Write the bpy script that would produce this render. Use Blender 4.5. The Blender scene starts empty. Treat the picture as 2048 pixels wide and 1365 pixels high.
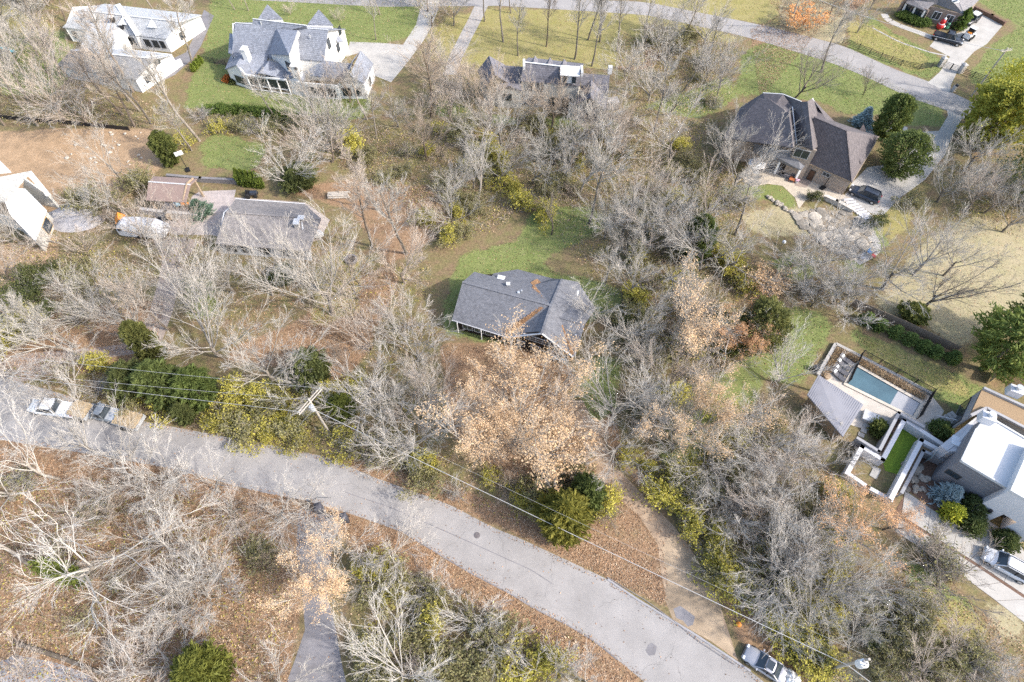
import bpy, math, random
import numpy as np
from mathutils import Vector, Matrix
random.seed(7)
RNG = np.random.default_rng(11)
S = bpy.context.scene
C = S.collection
PI = math.pi
R = math.radians
# ------------------------------------------------------------------ camera
CAM_H, TILT, FPX = 74.0, R(32.0), 1229.0
cam = bpy.data.cameras.new('camera')
cam.sensor_width = 36.0
cam.lens = 36.0 * FPX / 2048.0
cam.clip_start, cam.clip_end = 0.5, 6000.0
cam_o = bpy.data.objects.new('camera', cam)
cam_o.location = (0, 0, CAM_H)
cam_o.rotation_euler = (TILT, 0, 0)
C.objects.link(cam_o)
S.camera = cam_o
# ------------------------------------------------------------------ sky, sun, exposure
SUN_ELEV, SUN_AZ = R(37.0), R(110.0)          # azimuth clockwise from +Y
w = bpy.data.worlds.new('World'); S.world = w; w.use_nodes = True
wn = w.node_tree.nodes; wl = w.node_tree.links
sky = wn.new('ShaderNodeTexSky'); sky.sky_type = 'NISHITA'; sky.sun_disc = False
sky.sun_elevation = SUN_ELEV; sky.sun_rotation = SUN_AZ; sky.air_density = 1.0; sky.dust_density = 2.2; sky.ozone_density = 0.3
wn['Background'].inputs['Strength'].default_value = 0.15
wl.new(sky.outputs[0], wn['Background'].inputs['Color'])
sun = bpy.data.lights.new('sun', 'SUN'); sun.energy = 2.0; sun.angle = R(2.0); sun.color = (1.0, 0.955, 0.89)
sun_o = bpy.data.objects.new('sun', sun); C.objects.link(sun_o)
sd = Vector((math.sin(SUN_AZ) * math.cos(SUN_ELEV), math.cos(SUN_AZ) * math.cos(SUN_ELEV), math.sin(SUN_ELEV)))
sun_o.rotation_euler = sd.to_track_quat('Z', 'Y').to_euler(); sun_o.location = (60, 0, 90)
S.view_settings.view_transform = 'Standard'; S.view_settings.look = 'None'
S.view_settings.gamma = 1.0; S.view_settings.use_curve_mapping = False
S.view_settings.exposure = 1.52
S.cycles.use_denoising = False
S.cycles.sample_clamp_indirect = 3; S.cycles.max_bounces = 5; S.cycles.diffuse_bounces = 2; S.cycles.glossy_bounces = 2
S.cycles.transparent_max_bounces = 6

# ------------------------------------------------------------------ helpers
def P(px, py, z=0.0):
    "the point at height z that stands where the photograph shows it"
    u, v = (px - 1024.0) / FPX, (py - 682.5) / FPX
    dn = math.cos(TILT) + v * math.sin(TILT); fw = math.sin(TILT) - v * math.cos(TILT)
    t = (CAM_H - z) / dn
    return Vector((u * t, fw * t, z))
def to_px(x, y, z=0.0):
    dz = CAM_H - z
    dep = y * math.sin(TILT) + dz * math.cos(TILT)
    up = y * math.cos(TILT) - dz * math.sin(TILT)
    return 1024 + FPX * x / dep, 682.5 - FPX * up / dep

def tag(o, label=None, cat=None, group=None, kind=None):
    if label: o['label'] = label
    if cat: o['category'] = cat
    if group: o['group'] = group
    if kind: o['kind'] = kind
    return o
def thing(name, label, cat, loc=(0, 0, 0), rz=0.0, group=None):
    o = bpy.data.objects.new(name, None); C.objects.link(o); o.empty_display_size = 0.3
    o.location = loc; o.rotation_euler = (0, 0, rz)
    return tag(o, label, cat, group)
def link(name, me, mat=None, parent=None):
    o = bpy.data.objects.new(name, me); C.objects.link(o)
    if mat is not None and not me.materials: me.materials.append(mat)
    if parent is not None: o.parent = parent
    return o
def dup(root, loc, rz, label=None, scale=None, group=None):
    r = root.copy(); C.objects.link(r); r.location = loc; r.rotation_euler = (0, 0, rz)
    if scale is not None: r.scale = scale
    if label: r['label'] = label
    if group: r['group'] = group
    for ch in root.children:
        c = ch.copy(); C.objects.link(c); c.parent = r
        for g in ch.children:
            d = g.copy(); C.objects.link(d); d.parent = c
    return r

class G:
    "collects faces; obj() links them as one mesh"
    def __init__(s, off=(0, 0, 0)): s.v = []; s.f = []; s.o = Vector(off)
    def add(s, vs, fs):
        b = len(s.v); s.v += [tuple(Vector(p) - s.o) for p in vs]; s.f += [tuple(b + i for i in f) for f in fs]; return s
    def poly(s, pts): return s.add(pts, [tuple(range(len(pts)))])
    def slab(s, pts, t, d=(0, 0, -1)):
        "a polygon given a thickness t along d"
        n = len(pts); d = Vector(d) * t; pts = [Vector(p) for p in pts]
        vs = pts + [p + d for p in pts]
        fs = [tuple(range(n)), tuple(range(2 * n - 1, n - 1, -1))] + [(i, i + n, (i + 1) % n + n, (i + 1) % n) for i in range(n)]
        return s.add(vs, fs)
    def box(s, c, size, rz=0.0, M=None):
        hx, hy, hz = size[0] / 2, size[1] / 2, size[2] / 2
        vs = [Vector((x, y, z)) for z in (-hz, hz) for y in (-hy, hy) for x in (-hx, hx)]
        m = Matrix.Rotation(rz, 3, 'Z') if M is None else M
        vs = [m @ p + Vector(c) for p in vs]
        return s.add(vs, [(0, 2, 3, 1), (4, 5, 7, 6), (0, 1, 5, 4), (2, 6, 7, 3), (0, 4, 6, 2), (1, 3, 7, 5)])
    def bar(s, a, b, wd, ht, zup=True):
        "box from a to b, a/b on its bottom centre line"
        a, b = Vector(a), Vector(b); d = b - a; L = d.length
        if L < 1e-6: return s
        x = d / L; up = Vector((0, 0, 1))
        y = up.cross(x)
        if y.length < 1e-3: y = Vector((0, 1, 0))
        y.normalize(); z = x.cross(y)
        M = Matrix((x, y, z)).transposed()
        return s.box((a + b) / 2 + z * ht / 2, (L, wd, ht), M=M)
    def tube(s, a, b, r0, r1=None, n=8, cap=True):
        r1 = r0 if r1 is None else r1
        a, b = Vector(a), Vector(b); x = (b - a).normalized()
        q = Vector((0, 0, 1)) if abs(x.z) < .9 else Vector((1, 0, 0))
        u = x.cross(q).normalized(); v = x.cross(u)
        vs = []
        for p, r in ((a, r0), (b, r1)):
            vs += [p + (u * math.cos(2 * PI * k / n) + v * math.sin(2 * PI * k / n)) * r for k in range(n)]
        fs = [(k, (k + 1) % n, n + (k + 1) % n, n + k) for k in range(n)]
        if cap: fs += [tuple(range(n - 1, -1, -1)), tuple(range(n, 2 * n))]
        return s.add(vs, fs)
    def loft(s, rings, cap=True):
        n = len(rings[0]); vs = [p for r in rings for p in r]; fs = []
        for i in range(len(rings) - 1):
            for k in range(n):
                fs.append((i * n + k, i * n + (k + 1) % n, (i + 1) * n + (k + 1) % n, (i + 1) * n + k))
        if cap: fs += [tuple(range(n - 1, -1, -1)), tuple(range((len(rings) - 1) * n, len(rings) * n))]
        return s.add(vs, fs)
    def mesh(s, name, fix=True):
        me = bpy.data.meshes.new(name); me.from_pydata([tuple(p) for p in s.v], [], s.f); me.validate()
        if fix:
            import bmesh
            bm = bmesh.new(); bm.from_mesh(me); bmesh.ops.recalc_face_normals(bm, faces=bm.faces); bm.to_mesh(me); bm.free()
        return me
    def obj(s, name, mat, parent=None, fix=True, smooth=False):
        me = s.mesh(name, fix)
        if smooth: me.shade_smooth()
        return link(name, me, mat, parent)

def np_mesh(name, V, F, mat=None, midx=None, mats=None):
    "fast mesh from numpy arrays, all faces with the same corner count"
    me = bpy.data.meshes.new(name); nv, (nf, k) = len(V), F.shape
    me.vertices.add(nv); me.vertices.foreach_set('co', V.astype(np.float32).ravel())
    me.loops.add(nf * k); me.loops.foreach_set('vertex_index', F.astype(np.int32).ravel())
    me.polygons.add(nf)
    me.polygons.foreach_set('loop_start', np.arange(0, nf * k, k, dtype=np.int32))
    if midx is not None:
        for m in mats: me.materials.append(m)
        me.polygons.foreach_set('material_index', midx.astype(np.int32))
    elif mat is not None: me.materials.append(mat)
    me.update(calc_edges=True)
    return me

# ------------------------------------------------------------------ materials
def srgb(c): return tuple(((x / 12.92) if x <= .04045 else ((x + .055) / 1.055) ** 2.4) for x in [v / 255 for v in c])
def mat(name, col, rough=.8, var=.25, scale=1.5, var2=None, scale2=9.0, metal=0.0, bump=0.0, objcol=False, spec=.3, col2=None):
    m = bpy.data.materials.new(name); m.use_nodes = True
    nt = m.node_tree; N, L = nt.nodes, nt.links; b = N['Principled BSDF']
    b.inputs['Roughness'].default_value = rough; b.inputs['Metallic'].default_value = metal
    b.inputs['Specular IOR Level'].default_value = spec
    tc = N.new('ShaderNodeTexCoord'); nz = N.new('ShaderNodeTexNoise'); nz.inputs['Scale'].default_value = scale
    nz.inputs['Detail'].default_value = 5; nz.inputs['Roughness'].default_value = .65
    L.new(tc.outputs['Object'], nz.inputs['Vector'])
    mx = N.new('ShaderNodeMix'); mx.data_type = 'RGBA'
    rp = N.new('ShaderNodeMapRange'); rp.inputs[1].default_value = .3; rp.inputs[2].default_value = .7
    L.new(nz.outputs[0], rp.inputs[0]); L.new(rp.outputs[0], mx.inputs['Factor'])
    c2 = col2 if col2 else tuple(c * (1 + var) for c in col)
    c1 = col if col2 else tuple(c * (1 - var) for c in col)
    mx.inputs['A'].default_value = (*c1, 1); mx.inputs['B'].default_value = (*c2, 1)
    out = mx.outputs['Result']
    if objcol:
        oi = N.new('ShaderNodeObjectInfo'); mm = N.new('ShaderNodeMix'); mm.data_type = 'RGBA'; mm.blend_type = 'MULTIPLY'
        mm.inputs['Factor'].default_value = 1
        L.new(out, mm.inputs['A']); L.new(oi.outputs['Color'], mm.inputs['B']); out = mm.outputs['Result']
    L.new(out, b.inputs['Base Color'])
    if bump:
        n2 = N.new('ShaderNodeTexNoise'); n2.inputs['Scale'].default_value = scale2; n2.inputs['Detail'].default_value = 4
        L.new(tc.outputs['Object'], n2.inputs['Vector'])
        bp = N.new('ShaderNodeBump'); bp.inputs['Strength'].default_value = bump; bp.inputs['Distance'].default_value = .05
        L.new(n2.outputs[0], bp.inputs['Height']); L.new(bp.outputs[0], b.inputs['Normal'])
    return m
def row_mat(name, col, pitch, rz, groove=.6, axis='H', rough=.85, var=.2, brick=False, bw=.3, bh=.14):
    "courses of shingles, bricks or boards: colour varies by piece, joints are fine relief"
    m = mat(name, col, rough, var, 2.0)
    nt = m.node_tree; N, L = nt.nodes, nt.links; b = N['Principled BSDF']
    tc = N.new('ShaderNodeTexCoord'); mp = N.new('ShaderNodeMapping'); mp.inputs['Rotation'].default_value = rz
    L.new(tc.outputs['Object'], mp.inputs['Vector'])
    br = N.new('ShaderNodeTexBrick'); br.inputs['Scale'].default_value = 1.0
    br.inputs['Brick Width'].default_value = bw; br.inputs['Row Height'].default_value = bh; br.inputs['Mortar Size'].default_value = bh * .08
    br.inputs['Color1'].default_value = (.84, .84, .84, 1); br.inputs['Color2'].default_value = (1.12, 1.12, 1.12, 1); br.inputs['Mortar'].default_value = (groove, groove, groove, 1)
    L.new(mp.outputs[0], br.inputs['Vector'])
    src = b.inputs['Base Color'].links[0].from_socket
    mm = N.new('ShaderNodeMix'); mm.data_type = 'RGBA'; mm.blend_type = 'MULTIPLY'; mm.inputs['Factor'].default_value = 1
    L.new(src, mm.inputs['A']); L.new(br.outputs[0], mm.inputs['B']); L.new(mm.outputs['Result'], b.inputs['Base Color'])
    bp = N.new('ShaderNodeBump'); bp.inputs['Strength'].default_value = .4; bp.inputs['Distance'].default_value = .03; bp.invert = True
    L.new(br.outputs['Fac'], bp.inputs['Height']); L.new(bp.outputs[0], b.inputs['Normal'])
    return m
M = {}
M['white'] = mat('white_paint', (.68, .68, .67), .6, .04, .8)
M['white_roof'] = mat('white_membrane', (.54, .54, .54), .5, .06, .35)
M['cream'] = mat('cream_stone', (.50, .48, .43), .85, .15, 2.0, bump=.4)
M['trim'] = mat('trim_paint', (.5, .5, .5), .6, .05, 1)
M['glass'] = mat('window_glass', (.03, .04, .05), .08, .2, .6, spec=.6)
M['black'] = mat('black_paint', (.018, .018, .02), .5, .2, 2)
M['dark_frame'] = mat('dark_frame', (.06, .055, .05), .6, .2, 2)
M['wood_dark'] = row_mat('dark_wood_boards', (.045, .032, .026), .2, (R(90), 0, 0), bw=.22, bh=3.0)
M['wood'] = mat('weathered_wood', (.33, .25, .17), .8, .25, 4, bump=.3)
M['wood_new'] = mat('new_pine_boards', (.50, .36, .20), .75, .15, 4)
M['pole'] = mat('pole_wood', (.40, .36, .31), .85, .2, 5)
M['metal'] = mat('galvanised_metal', (.5, .52, .54), .4, .15, 3, metal=.4)
M['asphalt'] = mat('asphalt', (.29, .28, .285), .95, .12, .35, bump=.25, scale2=25)
M['asphalt_dark'] = mat('dark_asphalt', (.19, .18, .185), .95, .22, .5, bump=.2, scale2=25)
M['concrete'] = mat('concrete', (.37, .35, .32), .9, .14, .5, bump=.1, scale2=20)
M['stone'] = mat('grey_stone', (.40, .38, .36), .9, .35, 1.5, bump=.8, scale2=4)
M['stone_tan'] = mat('limestone', (.52, .48, .42), .9, .3, 1.2, bump=.8, scale2=4)
M['gravel'] = mat('gravel', (.34, .33, .34), .95, .3, 6, bump=.6, scale2=14)
M['mulch'] = mat('mulch', (.14, .085, .06), .95, .4, 3, bump=.5, scale2=10)
M['leafy_roof'] = mat('leaf_covered_roof', (.22, .15, .09), .95, .5, 8, bump=.6, scale2=14, col2=(.34, .24, .14))
M['rubber'] = mat('rubber', (.02, .02, .02), .8, .2, 3)
M['chrome'] = mat('wheel_rim', (.45, .46, .48), .35, .1, 3, metal=.7)
M['red'] = mat('red_plastic', (.5, .03, .03), .4, .1, 2)
M['amber'] = mat('amber_plastic', (.7, .25, .04), .4, .1, 2)
M['lamp'] = mat('lamp_glass', (.75, .77, .8), .15, .05, 2)
# ------------------------------------------------------------------ ground: one sheet, finer where the photograph looks
def inside(px, py, poly):
    n = len(poly); r = np.zeros(px.shape, bool); j = n - 1
    for i in range(n):
        xi, yi = poly[i]; xj, yj = poly[j]
        c = ((yi > py) != (yj > py)) & (px < (xj - xi) * (py - yi) / (yj - yi + 1e-12) + xi)
        r ^= c; j = i
    return r
gx = np.concatenate([[-3000, -900, -400, -220], np.arange(-160, 160.1, .8), [220, 400, 900, 3000]])
gy = np.concatenate([[-3000, -900, -300, -90], np.arange(-24, 176.1, .8), [240, 420, 900, 3000]])
GX, GY = np.meshgrid(gx, gy)
DEP = np.maximum(GY * math.sin(TILT) + CAM_H * math.cos(TILT), 5)
PXg = 1024 + FPX * GX / DEP
PYg = 682.5 - FPX * (GY * math.cos(TILT) - CAM_H * math.sin(TILT)) / DEP
def world_poly(pts): return [tuple(P(x, y))[:2] for x, y in pts]
def mask(polys, blur=2):
    m = np.zeros(GX.shape)
    for p in polys: m = np.maximum(m, inside(GX, GY, world_poly(p)) * 1.0)
    for _ in range(blur):
        q = np.pad(m, 1, mode='edge'); m = (q[:-2, 1:-1] + q[2:, 1:-1] + q[1:-1, :-2] + q[1:-1, 2:] + 2 * q[1:-1, 1:-1]) / 6
    return m
UP = [(-160, 690), (0, 752), (130, 790), (260, 838), (430, 870), (560, 893), (658, 916), (750, 956), (853, 992), (904, 1012), (989, 1057), (1024, 1070), (1143, 1125), (1215, 1159), (1276, 1200), (1348, 1244), (1385, 1266), (1450, 1309), (1501, 1343), (1560, 1390), (1660, 1470)]
LO = [(-160, 850), (0, 880), (146, 903), (272, 925), (340, 937), (512, 983), (614, 1002), (716, 1033), (808, 1066), (870, 1104), (938, 1145), (1024, 1190), (1068, 1217), (1136, 1251), (1188, 1282), (1235, 1320), (1290, 1365), (1400, 1470)]
LAWN = [[(375, 180), (395, 130), (455, 130), (460, 170), (560, 185), (640, 195), (735, 190), (740, 235), (600, 248), (420, 218), (370, 215)],
        [(420, 0), (400, -60), (865, -60), (830, 70), (770, 88), (690, 88), (680, 110), (460, 112), (400, 130), (415, 60)],
        [(1485, 110), (1520, 85), (1640, 100), (1885, 215), (1890, 255), (1800, 250), (1760, 230), (1690, 230), (1640, 205), (1560, 195), (1470, 190)],
        [(1690, 92), (1740, 25), (1770, 55), (1870, 110), (1895, 125), (1860, 162), (1700, 100)],
        [(1935, 150), (1990, 85), (2048, 50), (2148, 100), (2048, 200), (1960, 185)], [(1955, 0), (1960, -40), (2128, -40), (2048, 55), (1990, 25)],
        [(400, 290), (430, 265), (530, 290), (525, 325), (500, 345), (410, 335)],
        [(880, 640), (920, 510), (1040, 480), (1060, 420), (1180, 410), (1230, 450), (1080, 520), (1120, 550), (1200, 560), (1260, 600), (1200, 640), (1000, 690), (900, 670)],
        [(1130, 800), (1180, 720), (1240, 710), (1230, 830), (1180, 845)],
        [(1690, 650), (1900, 745), (2000, 790), (1950, 840), (1880, 800), (1720, 700)], [(1500, 660), (1600, 610), (1670, 650), (1610, 760), (1540, 770)],
        [(1800, 1120), (1850, 1130), (1900, 1175), (1960, 1215), (1930, 1240), (1820, 1200)],
        [(360, 560), (420, 540), (440, 640), (380, 640)], [(1400, 380), (1500, 370), (1560, 365), (1595, 400), (1590, 420), (1530, 400)],
        [(1700, 440), (1760, 440), (1780, 490), (1740, 520), (1700, 560), (1640, 560), (1600, 500), (1540, 520), (1560, 560), (1690, 560)],
        [(0, 70), (120, 60), (160, 120), (110, 190), (0, 190)], [(1280, 215), (1460, 150), (1470, 200), (1400, 240)], [(880, 195), (960, 230), (1240, 240), (1240, 265), (1100, 255), (870, 235)],
        [(1560, 300), (1640, 300), (1600, 280)], [(1300, 830), (1340, 760), (1420, 760), (1520, 700), (1520, 800), (1440, 900), (1340, 960)]]
YEL = [[(905, 40), (960, 20), (1290, 35), (1290, 130), (1160, 140), (900, 130)], [(960, 15), (1300, 25), (1480, 75), (1460, 90), (1290, 45)], [(1560, -40), (1280, -40), (1300, 20), (1480, 40), (1560, 55)],
       [(1700, 80), (1690, 40), (1750, 50), (1860, 115), (1840, 150)], [(860, 60), (920, 20), (905, 120), (860, 130)], [(130, 60), (0, 0), (0, 80)], [(1700, 660), (1900, 745), (1960, 800), (1900, 790), (1750, 720)],
       [(1740, 420), (1800, 400), (1830, 440), (1770, 490)], [(1790, 1170), (1900, 1190), (2000, 1270), (1900, 1290), (1790, 1240)], [(640, 500), (720, 500), (720, 620), (620, 660)]]
TAN = [[(1740, 610), (1800, 540), (1870, 470), (1950, 430), (2148, 470), (2148, 640), (1960, 660), (1920, 700), (1850, 650), (1780, 630)], [(1560, 410), (1640, 420), (1620, 470), (1520, 470), (1470, 430)],
       [(1650, 1345), (1720, 1300), (1800, 1290), (1790, 1400), (1640, 1400)], [(1980, 1200), (2048, 1230), (2048, 1300), (1960, 1250)], [(1560, -40), (1700, -40), (1690, 90), (1520, 55)]]
DIRT = [[(-60, 262), (330, 258), (330, 330), (250, 400), (200, 450), (80, 420), (-60, 430)], [(-60, 500), (120, 470), (110, 530), (-60, 560)]]
LITTER = [[(-80, 910), (150, 905), (340, 940), (512, 985), (640, 1020), (600, 1100), (600, 1250), (570, 1400), (-80, 1400)], [(560, 905), (700, 940), (900, 1010), (1030, 1070), (1200, 1150), (1330, 1215), (1320, 1140), (1250, 1090), (1100, 1050), (1000, 1010), (850, 950), (700, 920)],
          [(1120, 760), (1200, 760), (1250, 900), (1350, 1040), (1440, 1200), (1480, 1290), (1560, 1340), (1600, 1380), (1660, 1330), (1560, 1270), (1440, 1130), (1340, 1060), (1250, 940)],
          [(560, 380), (700, 360), (960, 380), (900, 460), (800, 520), (700, 560), (600, 640), (480, 690), (440, 720), (600, 740), (740, 690), (800, 560), (700, 420)], [(880, 690), (1100, 690), (1160, 760), (1180, 930), (1000, 960), (900, 860)],
          [(700, 1040), (870, 1110), (1030, 1200), (1180, 1290), (1290, 1390), (1200, 1390), (1020, 1210), (860, 1140), (760, 1140), (690, 1090)], [(1520, 200), (1640, 60), (1760, -10), (1520, -20), (1560, 30), (1500, 60)], [(1240, 60), (1330, 110), (1300, 140), (1230, 140)],
          [(1040, 1000), (1180, 900), (1330, 1100), (1340, 1215), (1200, 1150), (1040, 1060)], [(-50, 600), (100, 620), (330, 600), (310, 720), (60, 760), (-50, 740)], [(600, 640), (700, 640), (740, 700), (680, 770), (600, 770), (560, 720)]]
LITTER.append([(x, y - 8) for x, y in LO[:-1]] + [(x - 20, y + 45) for x, y in LO[:-1]][::-1])
m_l, m_y, m_t, m_d, m_o = mask(LAWN, 3), mask(YEL, 4), mask(TAN, 5), mask(DIRT, 4), mask(LITTER, 2)
nxv, nyv = len(gx), len(gy)
V = np.stack([GX.ravel(), GY.ravel(), np.zeros(GX.size)], 1)
ii = (np.arange(nyv - 1)[:, None] * nxv + np.arange(nxv - 1)[None, :]).ravel()
F = np.stack([ii, ii + 1, ii + nxv + 1, ii + nxv], 1)
gm = np_mesh('ground', V, F)
for nm, (a, b, c) in (('cover_a', (m_l, m_y, m_t)), ('cover_b', (m_d, m_o, m_o * 0))):
    at = gm.color_attributes.new(nm, 'FLOAT_COLOR', 'POINT')
    at.data.foreach_set('color', np.stack([a.ravel(), b.ravel(), c.ravel(), np.ones(a.size)], 1).astype(np.float32).ravel())
def ground_mat():
    m = bpy.data.materials.new('ground_cover'); m.use_nodes = True; N, L = m.node_tree.nodes, m.node_tree.links
    b = N['Principled BSDF']; b.inputs['Roughness'].default_value = .95; b.inputs['Specular IOR Level'].default_value = .15
    tc = N.new('ShaderNodeTexCoord')
    def noise(sc, det=6, ro=.65):
        n = N.new('ShaderNodeTexNoise'); n.inputs['Scale'].default_value = sc; n.inputs['Detail'].default_value = det; n.inputs['Roughness'].default_value = ro
        L.new(tc.outputs['Object'], n.inputs['Vector']); return n.outputs[0]
    def rng(s, a, b_):
        r = N.new('ShaderNodeMapRange'); r.inputs[1].default_value = a; r.inputs[2].default_value = b_; L.new(s, r.inputs[0]); return r.outputs[0]
    def mix(f, a, b_, bl='MIX'):
        x = N.new('ShaderNodeMix'); x.data_type = 'RGBA'; x.blend_type = bl
        if isinstance(f, float): x.inputs['Factor'].default_value = f
        else: L.new(f, x.inputs['Factor'])
        for k, s in (('A', a), ('B', b_)):
            if isinstance(s, tuple): x.inputs[k].default_value = (*s, 1)
            else: L.new(s, x.inputs[k])
        return x.outputs['Result']
    def math_(op, a, b_):
        x = N.new('ShaderNodeMath'); x.operation = op; x.use_clamp = True
        for k, s in ((0, a), (1, b_)):
            if isinstance(s, float): x.inputs[k].default_value = s
            else: L.new(s, x.inputs[k])
        return x.outputs[0]
    big, mid, fine, vf = noise(.09), noise(.5), noise(2.6, 8, .75), noise(7., 4, .8)
    fine_r, vf_r = rng(fine, .3, .7), rng(vf, .3, .7)
    woods = mix(rng(mid, .35, .65), mix(fine_r, (.105, .07, .042), (.30, .21, .13)), mix(fine_r, (.095, .09, .036), (.24, .215, .095)))
    litter = mix(fine_r, mix(vf_r, (.12, .072, .042), (.23, .14, .08)), mix(vf_r, (.29, .18, .105), (.44, .30, .19)))
    litter = mix(rng(mid, .5, .75), litter, mix(fine_r, (.14, .10, .055), (.30, .22, .12)))
    lawn = mix(rng(mid, .3, .7), mix(fine_r, (.12, .155, .045), (.185, .22, .07)), mix(fine_r, (.17, .19, .066), (.235, .25, .10)))
    lawn = mix(math_('MULTIPLY', rng(vf, .58, .68), .6), lawn, (.33, .26, .13))
    yel = mix(rng(mid, .3, .7), mix(fine_r, (.20, .19, .05), (.28, .26, .085)), mix(fine_r, (.28, .235, .10), (.36, .30, .14)))
    tan = mix(rng(mid, .3, .7), mix(fine_r, (.29, .24, .15), (.42, .355, .24)), mix(fine_r, (.25, .225, .12), (.36, .32, .185)))
    dirt = mix(rng(mid, .35, .65), mix(fine_r, (.30, .19, .11), (.46, .33, .21)), mix(fine_r, (.22, .15, .085), (.36, .25, .16)))
    dirt = mix(rng(vf, .66, .72), dirt, (.62, .57, .5))
    sp = {}
    for nm in ('cover_a', 'cover_b'):
        a = N.new('ShaderNodeAttribute'); a.attribute_name = nm; s = N.new('ShaderNodeSeparateColor'); L.new(a.outputs['Color'], s.inputs[0]); sp[nm] = s.outputs
    def edge(s):
        j = math_('ADD', s, math_('MULTIPLY', math_('SUBTRACT', fine, .5), 1.0))
        x = N.new('ShaderNodeMath'); x.operation = 'MULTIPLY_ADD'
        L.new(mid, x.inputs[0]); x.inputs[1].default_value = 1.1; x.inputs[2].default_value = -.55
        y = N.new('ShaderNodeMath'); y.operation = 'ADD'; L.new(s, y.inputs[0]); L.new(x.outputs[0], y.inputs[1])
        x2 = N.new('ShaderNodeMath'); x2.operation = 'MULTIPLY_ADD'; L.new(fine, x2.inputs[0]); x2.inputs[1].default_value = .8; x2.inputs[2].default_value = -.4
        y2 = N.new('ShaderNodeMath'); y2.operation = 'ADD'; L.new(y.outputs[0], y2.inputs[0]); L.new(x2.outputs[0], y2.inputs[1])
        return rng(y2.outputs[0], .38, .62)
    c = mix(edge(sp['cover_b'][1]), woods, litter)
    c = mix(edge(sp['cover_b'][0]), c, dirt)
    c = mix(edge(sp['cover_a'][2]), c, tan)
    c = mix(edge(sp['cover_a'][0]), c, lawn)
    c = mix(math_('MULTIPLY', edge(sp['cover_a'][1]), .85), c, yel)
    c = mix(math_('MULTIPLY', rng(big, .3, .7), .35), c, mix(1., c, (.8, .8, .8), 'MULTIPLY'))
    L.new(c, b.inputs['Base Color'])
    bp = N.new('ShaderNodeBump'); bp.inputs['Strength'].default_value = .6; bp.inputs['Distance'].default_value = .12
    L.new(fine, bp.inputs['Height']); L.new(bp.outputs[0], b.inputs['Normal'])
    return m
ground = link('ground', gm, ground_mat()); tag(ground, kind='structure')

def sheet(name, left, right, m, z=.012, kind='structure', sub=6):
    "a strip between two edges given in photograph positions"
    def dense(pts):
        out = []
        for a, b in zip(pts, pts[1:]):
            for k in range(sub): out.append((a[0] + (b[0] - a[0]) * k / sub, a[1] + (b[1] - a[1]) * k / sub))
        return out + [pts[-1]]
    l = [P(*p, z) for p in dense(left)]; r = [P(*p, z) for p in dense(right)]
    n = min(len(l), len(r)); g = G()
    g.add(l[:n] + r[:n], [(i, i + 1, n + i + 1, n + i) for i in range(n - 1)])
    o = g.obj(name, m); tag(o, kind=kind); return o
def patch(name, pts, m, z=.02, t=0.0):
    g = G(); q = [P(*p, z) for p in pts]
    g.slab(q, t) if t else g.poly(q)
    o = g.obj(name, m); tag(o, kind='structure')
    if not t:
        for p in o.data.polygons:
            if p.normal.z < 0: o.data.flip_normals(); break
    return o
def resample(pts, n):
    d = [0]
    for a, b in zip(pts, pts[1:]): d.append(d[-1] + math.hypot(b[0] - a[0], b[1] - a[1]))
    out = []
    for k in range(n):
        t = d[-1] * k / (n - 1); i = max(j for j in range(len(d)) if d[j] <= t + 1e-9); i = min(i, len(pts) - 2)
        f = (t - d[i]) / max(d[i + 1] - d[i], 1e-9); a, b = pts[i], pts[i + 1]
        out.append((a[0] + (b[0] - a[0]) * f, a[1] + (b[1] - a[1]) * f))
    return out
def road_mat(nm='worn_road_asphalt', c=(.285, .268, .255), vr=.14, cs=.13):
    m = mat(nm, c, .95, vr, .3, bump=.25, scale2=30)
    N, L = m.node_tree.nodes, m.node_tree.links; b = N['Principled BSDF']
    tc = N.new('ShaderNodeTexCoord'); nz = N.new('ShaderNodeTexNoise'); nz.inputs['Scale'].default_value = .35; nz.inputs['Detail'].default_value = 4
    L.new(tc.outputs['Object'], nz.inputs['Vector'])
    vm = N.new('ShaderNodeVectorMath'); vm.operation = 'MULTIPLY_ADD'; vm.inputs[1].default_value = (3, 3, 3)
    L.new(nz.outputs['Color'], vm.inputs[0]); L.new(tc.outputs['Object'], vm.inputs[2])
    vo = N.new('ShaderNodeTexVoronoi'); vo.feature = 'DISTANCE_TO_EDGE'; vo.inputs['Scale'].default_value = cs; L.new(vm.outputs[0], vo.inputs['Vector'])
    r = N.new('ShaderNodeMapRange'); r.inputs[1].default_value = .001; r.inputs[2].default_value = .004; r.inputs[3].default_value = .72; r.inputs[4].default_value = 1
    L.new(vo.outputs['Distance'], r.inputs[0])
    n3 = N.new('ShaderNodeTexNoise'); n3.inputs['Scale'].default_value = 12; n3.inputs['Detail'].default_value = 3; L.new(tc.outputs['Object'], n3.inputs['Vector'])
    r3 = N.new('ShaderNodeMapRange'); r3.inputs[1].default_value = .3; r3.inputs[2].default_value = .7; r3.inputs[3].default_value = .86; r3.inputs[4].default_value = 1.12; L.new(n3.outputs[0], r3.inputs[0])
    mu = N.new('ShaderNodeMath'); mu.operation = 'MULTIPLY'; L.new(r.outputs[0], mu.inputs[0]); L.new(r3.outputs[0], mu.inputs[1])
    src = b.inputs['Base Color'].links[0].from_socket
    x = N.new('ShaderNodeMix'); x.data_type = 'RGBA'; x.blend_type = 'MULTIPLY'; x.inputs['Factor'].default_value = 1
    L.new(src, x.inputs['A']); L.new(mu.outputs[0], x.inputs['B']); L.new(x.outputs['Result'], b.inputs['Base Color'])
    return m
M['road'] = road_mat(); M['concrete_tan'] = road_mat('tan_concrete_drive', (.33, .25, .17), .35, .22)
sheet('road', resample(UP, 60), resample(LO, 60), M['road'], .012, sub=2)
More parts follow.
